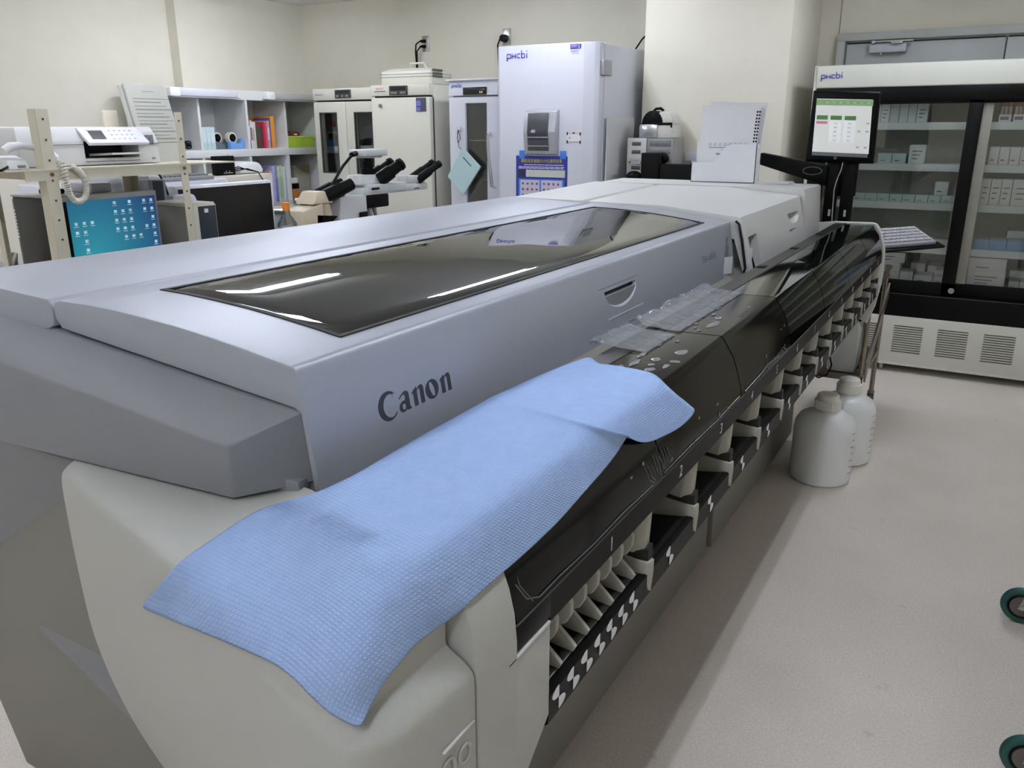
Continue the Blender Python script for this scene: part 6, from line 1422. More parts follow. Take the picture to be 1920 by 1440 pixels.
M().box(-5.40, -5.27, 5.28, 5.355, Z1 + 0.0925, Z1 + 0.118, 0.004).top('brown_case', mat('brown case', '#6A5A38', 0.5), 'brown flat case beside the dark red box on the lime box', 'case')
# lower compartments
for i, (a, c, h, hx, lb, bd) in enumerate(((5.045, 5.075, 0.33, '#C7A696', 'tan folder leaning at the left of the lower file row', None), (5.080, 5.115, 0.37, '#A7A6DC', 'lavender file in the lower file row', None), (5.118, 5.135, 0.26, '#7B7AB8', 'short violet file in the lower file row', None), (5.138, 5.165, 0.365, '#C4D3C6', 'pale green file left of the flowered ones', '#A9BFAE'), (5.168, 5.195, 0.37, '#C6CDAF', 'yellow green file with dotted spine', '#AEB88E'), (5.198, 5.225, 0.36, '#C9D6D8', 'pale blue grey file at the right of the lower row', None))):
    book(a, c, Z2, h, hx, lb, g3, band=bd, cat='file')
pf = T('paper_bundle', 'grey bundle of papers in the lower right bookcase compartment', 'papers', (-5.33, 5.5, Z2), local=True)
M().box(-0.12, 0.0, -0.06, 0.12, 0, 0.36, 0.003).to('sheets', mat('paper bundle grey', '#B5B3A6', 0.7, var=0.06, scale=50), pf)
M().hull([(0.0, -0.06, 0.36), (0.0, 0.12, 0.36), (0.004, 0.03, 0.30), (0.004, 0.11, 0.28), (0.0, 0.0, 0.33)]).to('fold', mat('fold brown', '#8F8367', 0.7), pf)
ob = T('small_box', 'orange and white box with black top on the lower right shelf', 'box', (-5.26, 5.34, Z2))
M().box(-5.30, -5.23, 5.30, 5.375, Z2, Z2 + 0.17, 0.002).to('body', mat('orange brown box', '#B06F3A', 0.5, var=0.08), ob)
M().box(-5.302, -5.228, 5.298, 5.377, Z2 + 0.17, Z2 + 0.215, 0.004).to('black_top', m_black, ob)
M().box(-5.31, -5.235, 5.30, 5.37, Z2 + 0.2155, Z2 + 0.26, 0.002).to('white_carton', m_wbox, ob)
# beige instrument in front of the bookcase on the side bench
m_bench = mat('bench top grey', '#B5B7B6', 0.4, var=0.02)
SB = T('side_bench', 'long side bench in front of the bookcase', 'bench', (-4.72, 4.2, 0))
M().box(-5.12, -4.36, 2.6, 5.05, 0.72, 0.76, 0.004).to('bench_top', m_bench, SB)
for x, y in ((-5.08, 2.65), (-5.08, 5.0), (-4.40, 2.65), (-4.40, 5.0)): M().box(x - 0.02, x + 0.02, y - 0.02, y + 0.02, 0, 0.72).to('leg', m_ivory, SB)
BI = T('beige_instrument', 'beige boxy instrument behind the black monitor, router on top', 'instrument', (-4.78, 4.2, 0.76))
M().box(-4.98, -4.60, 3.92, 4.47, 0.76, 1.175, 0.012).to('housing', mat('instrument beige', '#C4BFB3', 0.5, var=0.02), BI)
M().box(-4.60, -4.597, 4.0, 4.4, 0.9, 1.1, 0.001).to('front_panel', mat('instrument beige 2', '#B5AF9F', 0.5), BI)
M().box(-4.80, -4.66, 3.96, 4.10, 1.05, 1.16, 0.003).to('side_vent', mat('instrument beige 2', '#B5AF9F', 0.5), BI)
RO = T('router', 'small black router standing on the beige instrument', 'router', (-4.66, 4.08, 1.176))
M().box(-4.70, -4.645, 4.005, 4.165, 1.176, 1.305, 0.004).to('housing', m_black, RO)
M().box(-4.6452, -4.644, 4.08, 4.085, 1.20, 1.205).box(-4.6452, -4.644, 4.11, 4.115, 1.20, 1.205).box(-4.6452, -4.644, 4.06, 4.14, 1.19, 1.193).to('lamp_print', m_white, RO)
b = M()
for k in range(3): b.tube([(-4.66, 4.165, 1.20 + .01 * k), (-4.65, 4.20, 1.205 + .012 * k), (-4.62, 4.25, 1.215 - .004 * k), (-4.59, 4.32, 1.19), (-4.585, 4.36, 1.13), (-4.585, 4.38, 1.0)], 0.004, 6)
b.top('router_cables', m_black, 'black cables running from the router over the beige instrument', 'cable')
M().hull([(-4.90, 4.20, 1.177), (-4.66, 4.20, 1.177), (-4.90, 4.46, 1.177), (-4.66, 4.46, 1.177), (-4.88, 4.22, 1.255), (-4.67, 4.24, 1.255), (-4.88, 4.40, 1.26), (-4.67, 4.42, 1.255), (-4.78, 4.49, 1.21)], 0.02).top('plastic_bag_parcel', mat('cloudy plastic', '#D7D8D8', 0.35, var=0.05, scale=12), 'cloudy white plastic parcel beside the router on the beige instrument', 'parcel')

# ------------------------------------------------------------------ near left bench: rack, printer, computers, microscopes
m_angle = mat('cream slotted angle', '#D6D0BC', 0.45, var=0.03)
LB = T('work_bench', 'long work bench behind the analyser carrying computers and microscopes', 'bench', (-2.95, 3.0, 0))
M().box(-3.45, -2.50, 0.9, 4.5, 0.70, 0.74, 0.004).to('bench_top', m_bench, LB)
for x, y in ((-3.4, 0.95), (-3.4, 4.45), (-2.55, 0.95), (-2.55, 4.45), (-2.55, 2.7)): M().box(x - 0.02, x + 0.02, y - 0.02, y + 0.02, 0, 0.70).to('leg', m_ivory, LB)
RK = T('equipment_rack', 'cream slotted-angle rack carrying the printer over the computers', 'rack', (-2.8, 1.83, 0.74))
def post(x, y, sx, sy, h, w=0.040):
    b = M().box(min(x, x + sx * w), max(x, x + sx * w), y - 0.0015, y + 0.0015, 0.74, h).box(x - 0.0015, x + 0.0015, min(y, y + sy * w), max(y, y + sy * w), 0.74, h)
    p = b.to('post', m_angle, RK)
    if x > -2.7:
        for k in range(7):
            z = h - 0.03 - k * 0.062
            M().cyl((x - 0.003, y + sy * w * 0.5, z), (x + 0.003, y + sy * w * 0.5, z), 0.0035, n=10).to('bolt_hole', mat('hole dark', '#4A4238', 0.6), p)
post(-2.60, 1.565, -1, 1, 1.542)
post(-2.60, 2.105, -1, -1, 1.540, 0.03)
post(-2.93, 1.565, 1, 1, 1.36, 0.03)
post(-2.93, 2.105, 1, -1, 1.36)
M().box(-2.602, -2.598, 1.50, 2.12, 1.327, 1.362).box(-2.95, -2.60, 1.561, 1.565, 1.327, 1.360).box(-2.932, -2.928, 1.56, 2.11, 1.327, 1.362).box(-2.95, -2.60, 2.105, 2.109, 1.327, 1.362).to('beam', m_angle, RK)
M().box(-2.96, -2.595, 1.44, 2.33, 1.357, 1.362).to('top_board', m_angle, RK)
for yy in (1.585, 2.09): M().cyl((-2.60, yy, 1.345), (-2.594, yy, 1.345), 0.006, n=12).to('bolt', mat('rust bolt', '#6A4A34', 0.5), RK)

PR = T('multifunction_printer', 'white multifunction printer with tilted control panel on the cream rack', 'printer', (-2.85, 1.81, 1.362))
m_prn = mat('printer white', '#D4D4D4', 0.45, var=0.01)
pb = M().hull([(-2.935, 1.545, 1.364), (-2.70, 1.545, 1.364), (-2.70, 2.072, 1.364), (-2.935, 2.072, 1.364), (-2.935, 1.56, 1.490), (-2.72, 1.56, 1.490), (-2.72, 2.060, 1.490), (-2.935, 2.060, 1.490), (-2.70, 1.55, 1.445), (-2.70, 2.07, 1.445)], 0.005).to('housing', m_prn, PR)
cut(pb, M().box(-2.80, -2.6, 1.775, 1.985, 1.386, 1.442))
M().box(-2.80, -2.795, 1.775, 1.985, 1.386, 1.442).to('paper_bay', m_blackgap, PR)
M().hull([(-2.715, 1.765, 1.488), (-2.715, 1.995, 1.488), (-2.665, 1.775, 1.437), (-2.665, 2.01, 1.437), (-2.72, 1.765, 1.48), (-2.72, 1.995, 1.48), (-2.672, 1.775, 1.428), (-2.672, 2.01, 1.428)], 0.002).to('control_panel', mat('panel white', '#E2E3EC', 0.35), PR)
pv = Vector((0.05, 0, -0.051)).normalized()
M().card((-2.7035, 1.790, 1.4765 + 0.001), Y, -pv, 0.06, 0.001).to('panel_mark', m_txt, PR)
M().card((-2.6768, 1.797, 1.4498), Y, Vector((-0.05, 0.0, 0.051)), 0.052, 0.036).to('display', m_disp, PR)
b = M()
for i in range(5):
    for j in range(3): b.card((-2.676 - 0.013 * j, 1.875 + 0.02 * i, 1.449 + 0.0133 * j), Y, Vector((-0.05, 0.0, 0.051)), 0.008, 0.004)
b.to('keypad_print', mat('keypad grey', '#BFC1CC', 0.5, var=0), PR)
M().hull([(-2.76, 1.83, 1.392), (-2.76, 1.97, 1.392), (-2.66, 1.85, 1.398), (-2.66, 1.98, 1.398), (-2.76, 1.83, 1.40), (-2.76, 1.97, 1.40), (-2.66, 1.85, 1.404), (-2.66, 1.98, 1.404)]).to('output_tray', m_prn, PR)
M().box(-2.699, -2.698, 2.015, 2.05, 1.428, 1.462).to('label_patch', mat('label pattern grey', '#77787C', 0.5, var=0.4, scale=120), PR)
M().box(-2.699, -2.698, 2.013, 2.052, 1.463, 1.472).to('label_strip', m_paper, PR)
M().box(-2.699, -2.6975, 1.56, 1.772, 1.4315, 1.433).box(-2.699, -2.6975, 1.99, 2.068, 1.4315, 1.433).box(-2.70, -2.6975, 1.775, 1.985, 1.375, 1.3765).to('seam', m_gap, PR)
M().box(-2.699, -2.698, 2.035, 2.05, 1.377, 1.383).to('badge', m_txt, PR)

PH = T('telephone', 'white desk telephone with handset on the near end of the rack', 'telephone', (-2.64, 1.49, 1.362))
M().hull([(-2.695, 1.47, 1.3625), (-2.63, 1.47, 1.3625), (-2.63, 1.54, 1.3625), (-2.695, 1.54, 1.3625), (-2.695, 1.475, 1.405), (-2.64, 1.475, 1.39), (-2.64, 1.535, 1.39), (-2.695, 1.535, 1.405)], 0.004).to('body', m_prn, PH)
b = M().tube([(-2.655, 1.482, 1.418), (-2.65, 1.50, 1.430), (-2.645, 1.53, 1.434), (-2.642, 1.56, 1.430), (-2.638, 1.585, 1.420), (-2.635, 1.615, 1.404), (-2.632, 1.628, 1.392)], [0.013, 0.015, 0.011, 0.011, 0.012, 0.015, 0.013], 12)
b.to('handset', mat('phone white', '#E3E3E6', 0.35), PH)
M().tube([(-2.64, 1.475, 1.372), (-2.62, 1.46, 1.370), (-2.60, 1.43, 1.363)], 0.004, 6).to('line_cord', m_black, PH)
M().box(-2.631, -2.628, 1.50, 1.525, 1.368, 1.376, 0.001).to('socket', m_knob, PH)
cp_ = []
path = [(-2.628, 1.628, 1.385), (-2.588, 1.618, 1.37), (-2.58, 1.618, 1.32), (-2.58, 1.622, 1.285), (-2.58, 1.636, 1.262), (-2.58, 1.655, 1.258), (-2.58, 1.674, 1.270), (-2.58, 1.682, 1.295), (-2.58, 1.680, 1.325), (-2.582, 1.668, 1.352), (-2.59, 1.648, 1.368)]
def cat_rom(ps, n):
    out = []
    P = [Vector(p) for p in ps]
    P = [P[0]] + P + [P[-1]]
    for i in range(1, len(P) - 2):
        for k in range(n):
            t = k / n
            a, b_, c, d = P[i - 1:i + 3]
            out.append(0.5 * ((2 * b_) + (c - a) * t + (2 * a - 5 * b_ + 4 * c - d) * t * t + (3 * b_ - a - 3 * c + d) * t ** 3))
    out.append(P[-2])
    return out
cs_ = cat_rom(path, 44)
hel = []
for i, p in enumerate(cs_):
    d = (cs_[min(i + 1, len(cs_) - 1)] - cs_[max(i - 1, 0)]).normalized()
    u1 = d.cross(X)
    if u1.length < 0.01: u1 = Vector((0, 0, 1))
    u1.normalize()
    w1 = d.cross(u1).normalized()
    a = i * 2 * math.pi / 8
    hel.append(p + (u1 * math.cos(a) + w1 * math.sin(a)) * 0.0085)
M().tube(hel, 0.0024, 5).to('coiled_cord', mat('coil cream', '#DAD6CC', 0.45), PH, ang=60)

DCK = T('document_board', 'thick upright bundle of printed sheets leaning right of the printer', 'documents', (-2.9, 2.2, 1.362))
tl = 0.06
def sheet(y0, y1, x, h, th):
    return M().hull([(x, y0, 1.362), (x, y1, 1.362), (x - tl, y0 - 0.01, 1.362 + h), (x - tl, y1 - 0.01, 1.362 + h), (x - th, y0, 1.362), (x - th, y1, 1.362), (x - tl - th, y0 - 0.01, 1.362 + h), (x - tl - th, y1 - 0.01, 1.362 + h)], 0.0015)
sheet(2.085, 2.262, -2.80, 0.283, 0.012).to('front_sheets', mat('document grey', '#B4B4AC', 0.6, var=0.02), DCK)
sheet(2.08, 2.278, -2.815, 0.278, 0.02).to('rear_sheets', mat('document pale', '#C2C2BA', 0.6, var=0.02), DCK)
b = M()
dn = Vector((-tl, -0.01, 0.275)).normalized()
for k in range(15):
    f = 0.93 - k * 0.048
    o = Vector((-2.80 - tl * f + 0.0012, 2.105 - 0.01 * f + (0.05 if k == 0 else 0), 1.362 + 0.275 * f))
    if k == 1: continue
    b.card(o, Y, dn, (0.05 if k == 0 else 0.12 + 0.02 * (k % 3)), 0.002 + 0.002 * (k % 2))
b.to('print_lines', mat('print grey', '#8B8C88', 0.6, var=0), DCK)
M().box(-2.955, -2.94, 2.03, 2.09, 1.3622, 1.55, 0.002).top('cream_folder_edge', mat('cream folder', '#E0D8C4', 0.6), 'narrow cream folder edge beside the printed sheets on the rack', 'folder')

# items under the rack
TW_ = T('computer_tower', 'black computer tower at the left edge under the rack', 'computer', (-2.95, 1.9, 0.74))
M().box(-3.085, -2.83, 1.72, 2.0, 0.74, 1.252, 0.004).to('case', mat('tower black', '#141413', 0.5, var=0.05), TW_)
M().box(-3.087, -2.828, 1.715, 2.002, 1.250, 1.257, 0.001).to('top_edge', mat('tower grey edge', '#A5A59F', 0.4), TW_)
M().box(-2.848, -2.831, 1.7165, 1.7200, 1.095, 1.125).to('red_tag', mat('red tag', '#C2312F', 0.5, var=0), TW_)
M().box(-3.11, -3.087, 1.73, 1.98, 0.76, 1.24, 0.003).to('side_frame', mat('tower side grey', '#6F6C63', 0.5), TW_)
b = M()
for k in range(9): b.box(-3.108, -3.09, 1.7275, 1.731, 1.10 + 0.012 * k, 1.106 + 0.012 * k)
b.to('port_print', m_white, TW_)
M().box(-3.02, -2.95, 1.78, 1.84, 1.2575, 1.275, 0.006).top('black_lump', m_black, 'small crumpled black pouch on top of the black computer tower', 'pouch')
M().box(-3.07, -2.88, 1.90, 1.98, 1.2575, 1.29, 0.004).top('white_tray', m_fwhite, 'flat whitish tray lying at the back of the black tower', 'tray')
def wallpaper():
    m = bpy.data.materials.new('desktop picture')
    m.use_nodes = True
    nt = m.node_tree
    b = nt.nodes['Principled BSDF']
    tc = nt.nodes.new('ShaderNodeTexCoord')
    gr = nt.nodes.new('ShaderNodeMapping')
    gr.inputs['Location'].default_value = (0, 0.30, -1.05)
    gr.inputs['Scale'].default_value = (0, 3.0, 3.2)
    nt.links.new(tc.outputs['Object'], gr.inputs['Vector'])
    gd = nt.nodes.new('ShaderNodeTexGradient')
    gd.gradient_type = 'SPHERICAL'
    nt.links.new(gr.outputs['Vector'], gd.inputs['Vector'])
    r = nt.nodes.new('ShaderNodeValToRGB')
    r.color_ramp.elements[0].color = lin('#10337A')
    r.color_ramp.elements[1].color = lin('#2FA0B4')
    nt.links.new(gd.outputs['Fac'], r.inputs['Fac'])
    b.inputs['Base Color'].default_value = (0.01, 0.01, 0.02, 1)
    nt.links.new(r.outputs['Color'], b.inputs['Emission Color'])
    b.inputs['Emission Strength'].default_value = 0.75
    b.inputs['Roughness'].default_value = 0.3
    return m
BM_ = T('desktop_monitor', 'monitor showing a blue desktop with icons under the rack', 'monitor', (-2.68, 1.83, 0.74))
M().box(-2.70, -2.66, 1.615, 2.004, 0.94, 1.270, 0.004).to('bezel', mat('monitor pewter', '#8D8D89', 0.4), BM_)
M().box(-2.6605, -2.659, 1.617, 1.668, 0.95, 1.252).to('bezel_shade', m_black, BM_)  # black strip: shade painted onto the near side of the bezel
bs = M().box(-2.6605, -2.6588, 1.655, 1.994, 0.965, 1.252).to('screen', wallpaper(), BM_, label='lit blue desktop screen')
b = M()
rr = random.Random(4)
cells = [(0, r) for r in (2, 3)] + [(1, r) for r in (2, 3, 4, 5, 6, 7)] + [(2, r) for r in (2, 6, 7, 8)] + [(0, 6), (0, 7), (0, 8), (3, 6), (3, 7)] + [(c, r) for c in (5, 6, 7) for r in (1, 2, 3, 4) if not (c == 5 and r == 4)] + [(c, 0) for c in (5, 7)] + [(10, r) for r in range(8)] + [(9, 0), (9, 1), (9, 3), (8, 4), (9, 6), (9, 7)]
for c, r in cells:
    y, z = 1.672 + c * 0.0295 + 0.004 * (c > 4), 1.232 - r * 0.030
    b.box(-2.6588, -2.658, y, y + 0.011, z, z + 0.010).box(-2.6588, -2.6582, y - 0.003, y + 0.014, z - 0.006, z - 0.004)
b.to('desktop_icon', mat('icon pale', '#AFC3CC', 0.5, var=0.3, scale=60, emit=0.5), bs, kind='stuff')
M().cyl((-2.70, 1.81, 0.76), (-2.70, 1.81, 1.0), 0.02).box(-2.78, -2.60, 1.70, 1.92, 0.74, 0.755, 0.004).to('stand', m_black, BM_)
PC = T('desktop_computer', 'beige desktop computer with dark front between the two monitors', 'computer', (-2.62, 2.1, 0.74))
M().box(-2.86, -2.635, 2.125, 2.235, 0.74, 1.200, 0.004).to('case', mat('pc case grey', '#9A9A94', 0.5, var=0.02), PC)
M().box(-2.862, -2.632, 2.122, 2.238, 1.199, 1.212, 0.002).to('top_edge', m_ivory, PC)
M().box(-2.634, -2.622, 2.125, 2.235, 0.74, 1.205, 0.002).to('front_frame', m_ivory, PC)
M().box(-2.622, -2.618, 2.15, 2.23, 0.75, 1.20, 0.001).to('front_panel', mat('pc front navy', '#1E2632', 0.35), PC)
M().box(-2.618, -2.617, 2.175, 2.193, 1.175, 1.19).to('badge', m_white, PC)
BKM = T('desktop_monitor', 'switched-off black monitor with thin white frame behind the analyser', 'monitor', (-2.72, 2.37, 0.74))
M().box(-2.995, -2.95, 2.315, 2.858, 0.94, 1.254, 0.006).to('bezel', mat('monitor white', '#DDDEE4', 0.35), BKM)
M().box(-2.9505, -2.9485, 2.328, 2.846, 0.955, 1.241).to('screen', mat('screen off', '#050506', 0.35, var=0), BKM, label='dark blank screen')
M().cyl((-2.99, 2.58, 0.75), (-2.99, 2.58, 1.0), 0.02).box(-3.08, -2.90, 2.46, 2.70, 0.74, 0.755, 0.004).to('stand', mat('monitor white', '#DDDEE4', 0.35), BKM)
# odds and ends seen through the rack
m_gry = mat('equipment grey', '#8F9296', 0.45, var=0.03)
GE = T('label_printer', 'grey rounded label printer with pink and white paper under the rack', 'printer', (-2.95, 1.98, 0.74))
M().box(-3.42, -3.02, 2.02, 2.44, 0.74, 1.18, 0.01).to('lower_case', m_gry, GE)
M().hull([(-3.30, 2.06, 1.18), (-3.03, 2.06, 1.18), (-3.03, 2.40, 1.18), (-3.30, 2.40, 1.18), (-3.25, 2.10, 1.29), (-3.06, 2.10, 1.29), (-3.06, 2.34, 1.30), (-3.25, 2.34, 1.30)], 0.02).to('housing', m_gry, GE)
M().hull([(-2.978, 2.12, 1.30), (-2.978, 2.20, 1.30), (-2.965, 2.16, 1.20), (-2.965, 2.25, 1.20), (-2.982, 2.12, 1.30), (-2.982, 2.20, 1.30), (-2.969, 2.16, 1.20), (-2.969, 2.25, 1.20)]).to('paper_strip', m_paper, GE)
M().hull([(-2.976, 2.205, 1.30), (-2.963, 2.24, 1.20), (-2.976, 2.212, 1.30), (-2.963, 2.248, 1.20), (-2.978, 2.205, 1.30), (-2.965, 2.248, 1.20)]).to('pink_stripe', mat('pink print', '#D79AA4', 0.6, var=0), GE)
M().tube([(-2.99, 2.27, 1.32), (-2.975, 2.285, 1.27), (-2.97, 2.30, 1.20)], 0.004, 6).to('black_band', m_black, GE)
WP = T('small_printer', 'small white receipt printer between the two monitors', 'printer', (-2.9, 2.3, 0.74))
M().box(-2.945, -2.87, 2.242, 2.40, 0.74, 1.15, 0.008).hull([(-2.94, 2.245, 1.15), (-2.872, 2.245, 1.15), (-2.872, 2.38, 1.15), (-2.94, 2.38, 1.15), (-2.935, 2.25, 1.225), (-2.885, 2.25, 1.225), (-2.885, 2.36, 1.225), (-2.935, 2.36, 1.225)], 0.012).to('housing', m_fwhite, WP)
M().box(-2.872, -2.868, 2.33, 2.375, 1.165, 1.185).to('dark_port', m_knob, WP)
GD = T('network_box', 'grey box with dark panel behind the blue desktop monitor', 'device', (-2.9, 2.12, 0.74))
M().box(-2.955, -2.90, 2.155, 2.235, 0.74, 1.29, 0.003).to('housing', m_gry, GD)
M().box(-2.90, -2.898, 2.175, 2.22, 1.18, 1.285).to('dark_panel', mat('pc front navy', '#1E2632', 0.35), GD)
KY = T('spare_keyboard', 'grey keyboard standing on the white case behind the black monitor', 'keyboard', (-3.55, 2.75, 1.24), math.radians(90), local=True)
M().box(-0.22, 0.22, -0.08, 0.08, 0, 0.018, 0.003).to('case', m_gry, KY)
b = M()
for r in range(4):
    for k in range(14): b.box(-0.205 + k * 0.029, -0.182 + k * 0.029, -0.065 + r * 0.033, -0.038 + r * 0.033, 0.018, 0.026)
b.to('keys', mat('key slate', '#77797F', 0.5), KY)
WC = T('white_case_instrument', 'large white cased instrument under the upright sheets behind the rack', 'instrument', (-3.7, 2.75, 0))
M().box(-3.90, -3.46, 2.2, 3.05, 0.0, 1.239, 0.01).to('housing', m_fwhite, WC)
M().box(-3.461, -3.458, 2.4, 2.95, 0.8, 1.15).to('front_panel', m_ivory, WC)

# microscopes
m_sc = mat('microscope white', '#CDD0D2', 0.4, var=0.01)
m_scb = mat('microscope beige', '#C9BBA4', 0.45, var=0.02)
MS = T('teaching_microscope', 'white two-head microscope with camera on top behind the analyser', 'microscope', (-2.85, 3.35, 0.74))
M().box(-3.02, -2.70, 3.05, 3.50, 0.74, 0.80, 0.01).to('foot', m_sc, MS)
M().box(-2.84, -2.70, 3.04, 3.24, 0.80, 1.172, 0.012).to('arm', m_sc, MS)
M().box(-2.82, -2.70, 3.22, 3.47, 1.165, 1.20, 0.006).box(-2.84, -2.695, 3.25, 3.56, 1.175, 1.215, 0.006).to('intermediate_tube', m_sc, MS)
M().box(-2.80, -2.72, 3.42, 3.79, 1.162, 1.20, 0.012).to('side_arm', m_sc, MS)
M().box(-2.695, -2.692, 3.27, 3.33, 1.19, 1.20).box(-2.719, -2.717, 3.52, 3.56, 1.178, 1.184).box(-2.719, -2.717, 3.66, 3.70, 1.172, 1.176).to('slider_slot', m_black, MS)
M().hull([(-2.83, 3.22, 1.215), (-2.72, 3.22, 1.215), (-2.83, 3.45, 1.215), (-2.72, 3.45, 1.215), (-2.82, 3.24, 1.262), (-2.73, 3.24, 1.262), (-2.82, 3.38, 1.262), (-2.73, 3.38, 1.262)], 0.006).to('head_body', m_sc, MS)
M().hull([(-2.80, 3.60, 1.20), (-2.73, 3.60, 1.20), (-2.80, 3.78, 1.20), (-2.73, 3.78, 1.20), (-2.80, 3.62, 1.245), (-2.73, 3.62, 1.245), (-2.80, 3.76, 1.238), (-2.73, 3.76, 1.238)], 0.006).to('second_head_body', m_sc, MS)
def eyepiece(y, z, r, l, parent, x=-2.765, dx=0.0, cup=True):
    d = Vector((0.30, 0.78, 0.48)).normalized()
    p = Vector((x, y, z))
    b = M().cyl(p, p + d * l * 0.55, r, r * 0.95).cyl(p + d * l * 0.55, p + d * l, r * 0.78, r * 0.72)
    b.cyl(p + d * l * 0.93, p + d * l * 1.03, r * 0.86, r * 0.8)
    b.to('eyepiece', m_black, parent)
eyepiece(3.37, 1.226, 0.038, 0.165, MS, -2.735)
eyepiece(3.375, 1.228, 0.038, 0.165, MS, -2.80)
eyepiece(3.715, 1.212, 0.024, 0.17, MS, -2.74)
eyepiece(3.735, 1.216, 0.024, 0.17, MS, -2.80)
M().cyl((-2.77, 3.34, 1.262), (-2.77, 3.34, 1.29), 0.034).cyl((-2.77, 3.34, 1.29), (-2.77, 3.34, 1.325), 0.027).cyl((-2.77, 3.34, 1.325), (-2.77, 3.34, 1.348), 0.020).to('camera_adapter', m_black, MS)
M().hull([(-2.82, 3.25, 1.352), (-2.70, 3.25, 1.352), (-2.70, 3.42, 1.352), (-2.82, 3.42, 1.352), (-2.82, 3.25, 1.382), (-2.70, 3.25, 1.382), (-2.70, 3.42, 1.386), (-2.82, 3.42, 1.386)], 0.006).box(-2.80, -2.72, 3.29, 3.40, 1.342, 1.354, 0.004).to('camera', m_sc, MS)
M().tube([(-2.76, 3.25, 1.367), (-2.75, 3.20, 1.358), (-2.74, 3.12, 1.31), (-2.73, 3.03, 1.235), (-2.73, 2.985, 1.15), (-2.735, 2.975, 1.06), (-2.74, 2.97, 0.9)], 0.007, 8).cyl((-2.76, 3.245, 1.366), (-2.752, 3.20, 1.360), 0.012).to('camera_cable', m_black, MS)
M().box(-2.83, -2.705, 3.215, 3.42, 1.10, 1.165, 0.008).to('nosepiece_block', m_black, MS)
for k, y in enumerate((3.285, 3.325, 3.36)): M().cyl((-2.765, y, 1.105), (-2.755, y + 0.008 * (k - 1), 1.055), 0.014, 0.009).to('objective', mat('brushed steel', '#B8B8B6', 0.3, 1.0), MS)
M().box(-2.88, -2.66, 3.20, 3.50, 1.015, 1.030, 0.003).to('stage', m_black, MS)
M().box(-2.70, -2.69, 3.17, 3.23, 0.95, 1.09, 0.004).to('stage_bracket', m_black, MS)
MB_ = T('old_microscope', 'beige microscope with black binocular head left of the white one', 'microscope', (-2.75, 2.95, 0.74))
M().box(-2.90, -2.60, 2.76, 3.06, 0.74, 0.79, 0.012).to('foot', m_scb, MB_)
M().hull([(-2.82, 2.80, 0.79), (-2.70, 2.80, 0.79), (-2.82, 2.90, 0.79), (-2.70, 2.90, 0.79), (-2.82, 2.79, 1.125), (-2.70, 2.79, 1.125), (-2.82, 2.93, 1.155), (-2.70, 2.93, 1.155)], 0.012).to('arm', m_scb, MB_)
M().hull([(-2.82, 2.86, 1.148), (-2.70, 2.86, 1.148), (-2.82, 3.0, 1.148), (-2.70, 3.0, 1.148), (-2.81, 2.90, 1.205), (-2.71, 2.90, 1.205), (-2.81, 2.955, 1.205), (-2.71, 2.955, 1.205)], 0.008).to('head_body', m_scb, MB_)
d = Vector((0.22, 0.86, 0.30)).normalized()
for x in (-2.73, -2.79):
    p = Vector((x, 2.965, 1.175))
    M().cyl(p, p + d * 0.10, 0.034).cyl(p + d * 0.10, p + d * 0.165, 0.031, 0.029).to('eyepiece', m_black, MB_)
M().cyl((-2.755, 2.965, 1.148), (-2.755, 2.965, 1.09), 0.042, 0.05).to('nosepiece', m_scb, MB_)
M().hull([(-2.80, 2.88, 1.10), (-2.70, 2.88, 1.10), (-2.80, 3.02, 1.085), (-2.70, 3.02, 1.085), (-2.80, 2.87, 1.0), (-2.70, 2.87, 1.0), (-2.80, 2.93, 1.07)]).to('turret_shade', m_black, MB_)  # black wedge standing in for the shade below the turret
for y in (2.93, 2.985): M().cyl((-2.735, y, 1.09), (-2.72, y - 0.01, 1.03), 0.015, 0.011).to('objective', mat('chrome', '#D5D7DA', 0.15, 1.0), MB_)
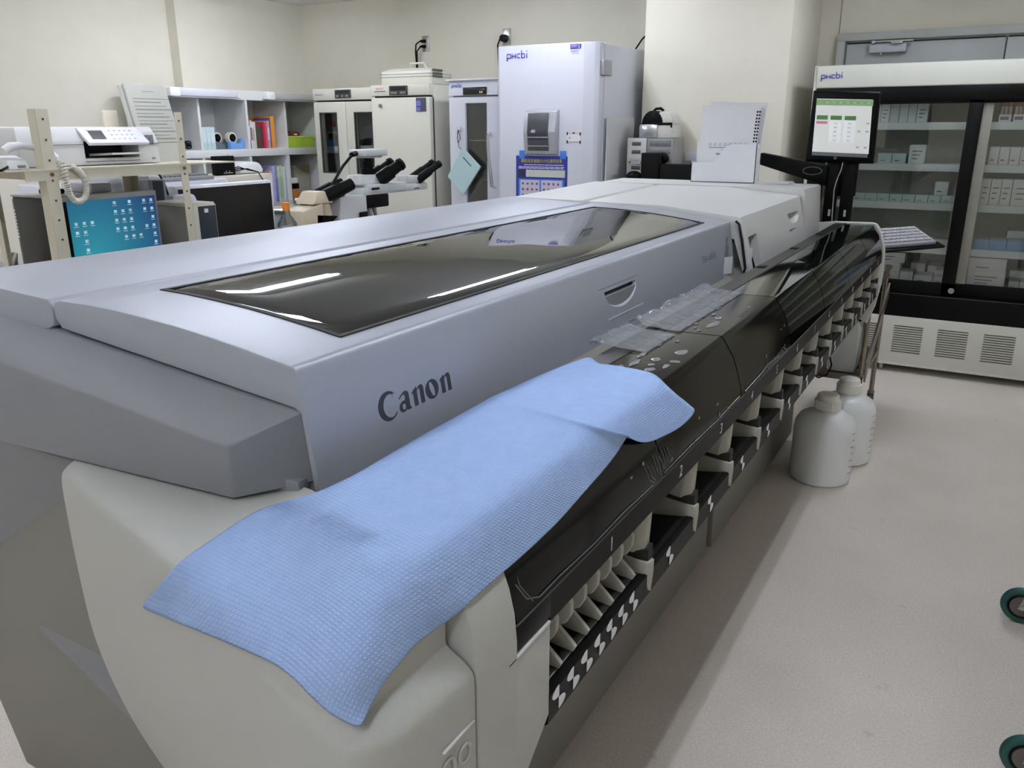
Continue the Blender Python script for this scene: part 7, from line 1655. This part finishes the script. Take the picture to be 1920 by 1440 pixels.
BO = T('wash_bottle', 'clear bottle with orange cap beside the black monitor', 'bottle', (-2.65, 2.635, 0.74), local=True)
M().lathe([(0.0, 0), (0.04, 0), (0.044, 0.01), (0.044, 0.33), (0.04, 0.352), (0.018, 0.385), (0.015, 0.39), (0.015, 0.415), (0.0, 0.415)], n=28).to('body', pane('clear bottle plastic', '#E6EAEA', 0.05, 1.4), BO)
M().lathe([(0.0, 0.405), (0.0165, 0.405), (0.0165, 0.438), (0.0, 0.438)], n=20).to('cap', mat('orange cap', '#E8862A', 0.4), BO)
M().lathe([(0.0445, 0.30), (0.0447, 0.30), (0.0447, 0.335), (0.0445, 0.335)], n=28).to('label_wrap', mat('label dark marks', '#7E8488', 0.5, var=0.6, scale=90), BO)
SO = T('slide_drier', 'steel-edged grey box with white cable on it behind the microscopes', 'instrument', (-3.2, 3.2, 0.74))
M().box(-3.40, -3.06, 3.02, 3.46, 0.74, 1.085, 0.006).to('housing', m_gry, SO)
M().box(-3.42, -3.04, 3.0, 3.48, 1.085, 1.10, 0.006).to('steel_rim', mat('chrome', '#D5D7DA', 0.15, 1.0), SO)
b = M()
for k in range(4): b.tube([(-3.15 + 0.05 * math.cos(a * math.pi / 8), 3.30 + (0.06 + 0.008 * k) * math.sin(a * math.pi / 8), 1.105 + 0.008 * k) for a in range(16)], 0.005, 6, True)
b.top('white_cable', m_paper, 'coiled white cable lying on the steel-edged grey box', 'cable')

b = T('loose_cables', 'tangle of pale cables at the left edge under the rack', 'cable', (-2.95, 1.60, 0.8))
for k in range(5):
    M().tube([(-3.02 + 0.015 * k, 1.62, 0.80), (-2.99 + 0.01 * k, 1.60, 0.92 + 0.02 * k), (-2.96 - 0.012 * k, 1.61, 1.02 - 0.01 * k), (-2.98 - 0.01 * k, 1.64, 1.06), (-3.03, 1.66, 1.0 - 0.02 * k), (-3.05, 1.66, 0.85)], 0.005, 6).to('cable_loop', mat('cable putty %d' % (k % 3), ('#B9B4AC', '#8C8A86', '#4A4A4A')[k % 3], 0.5), b)
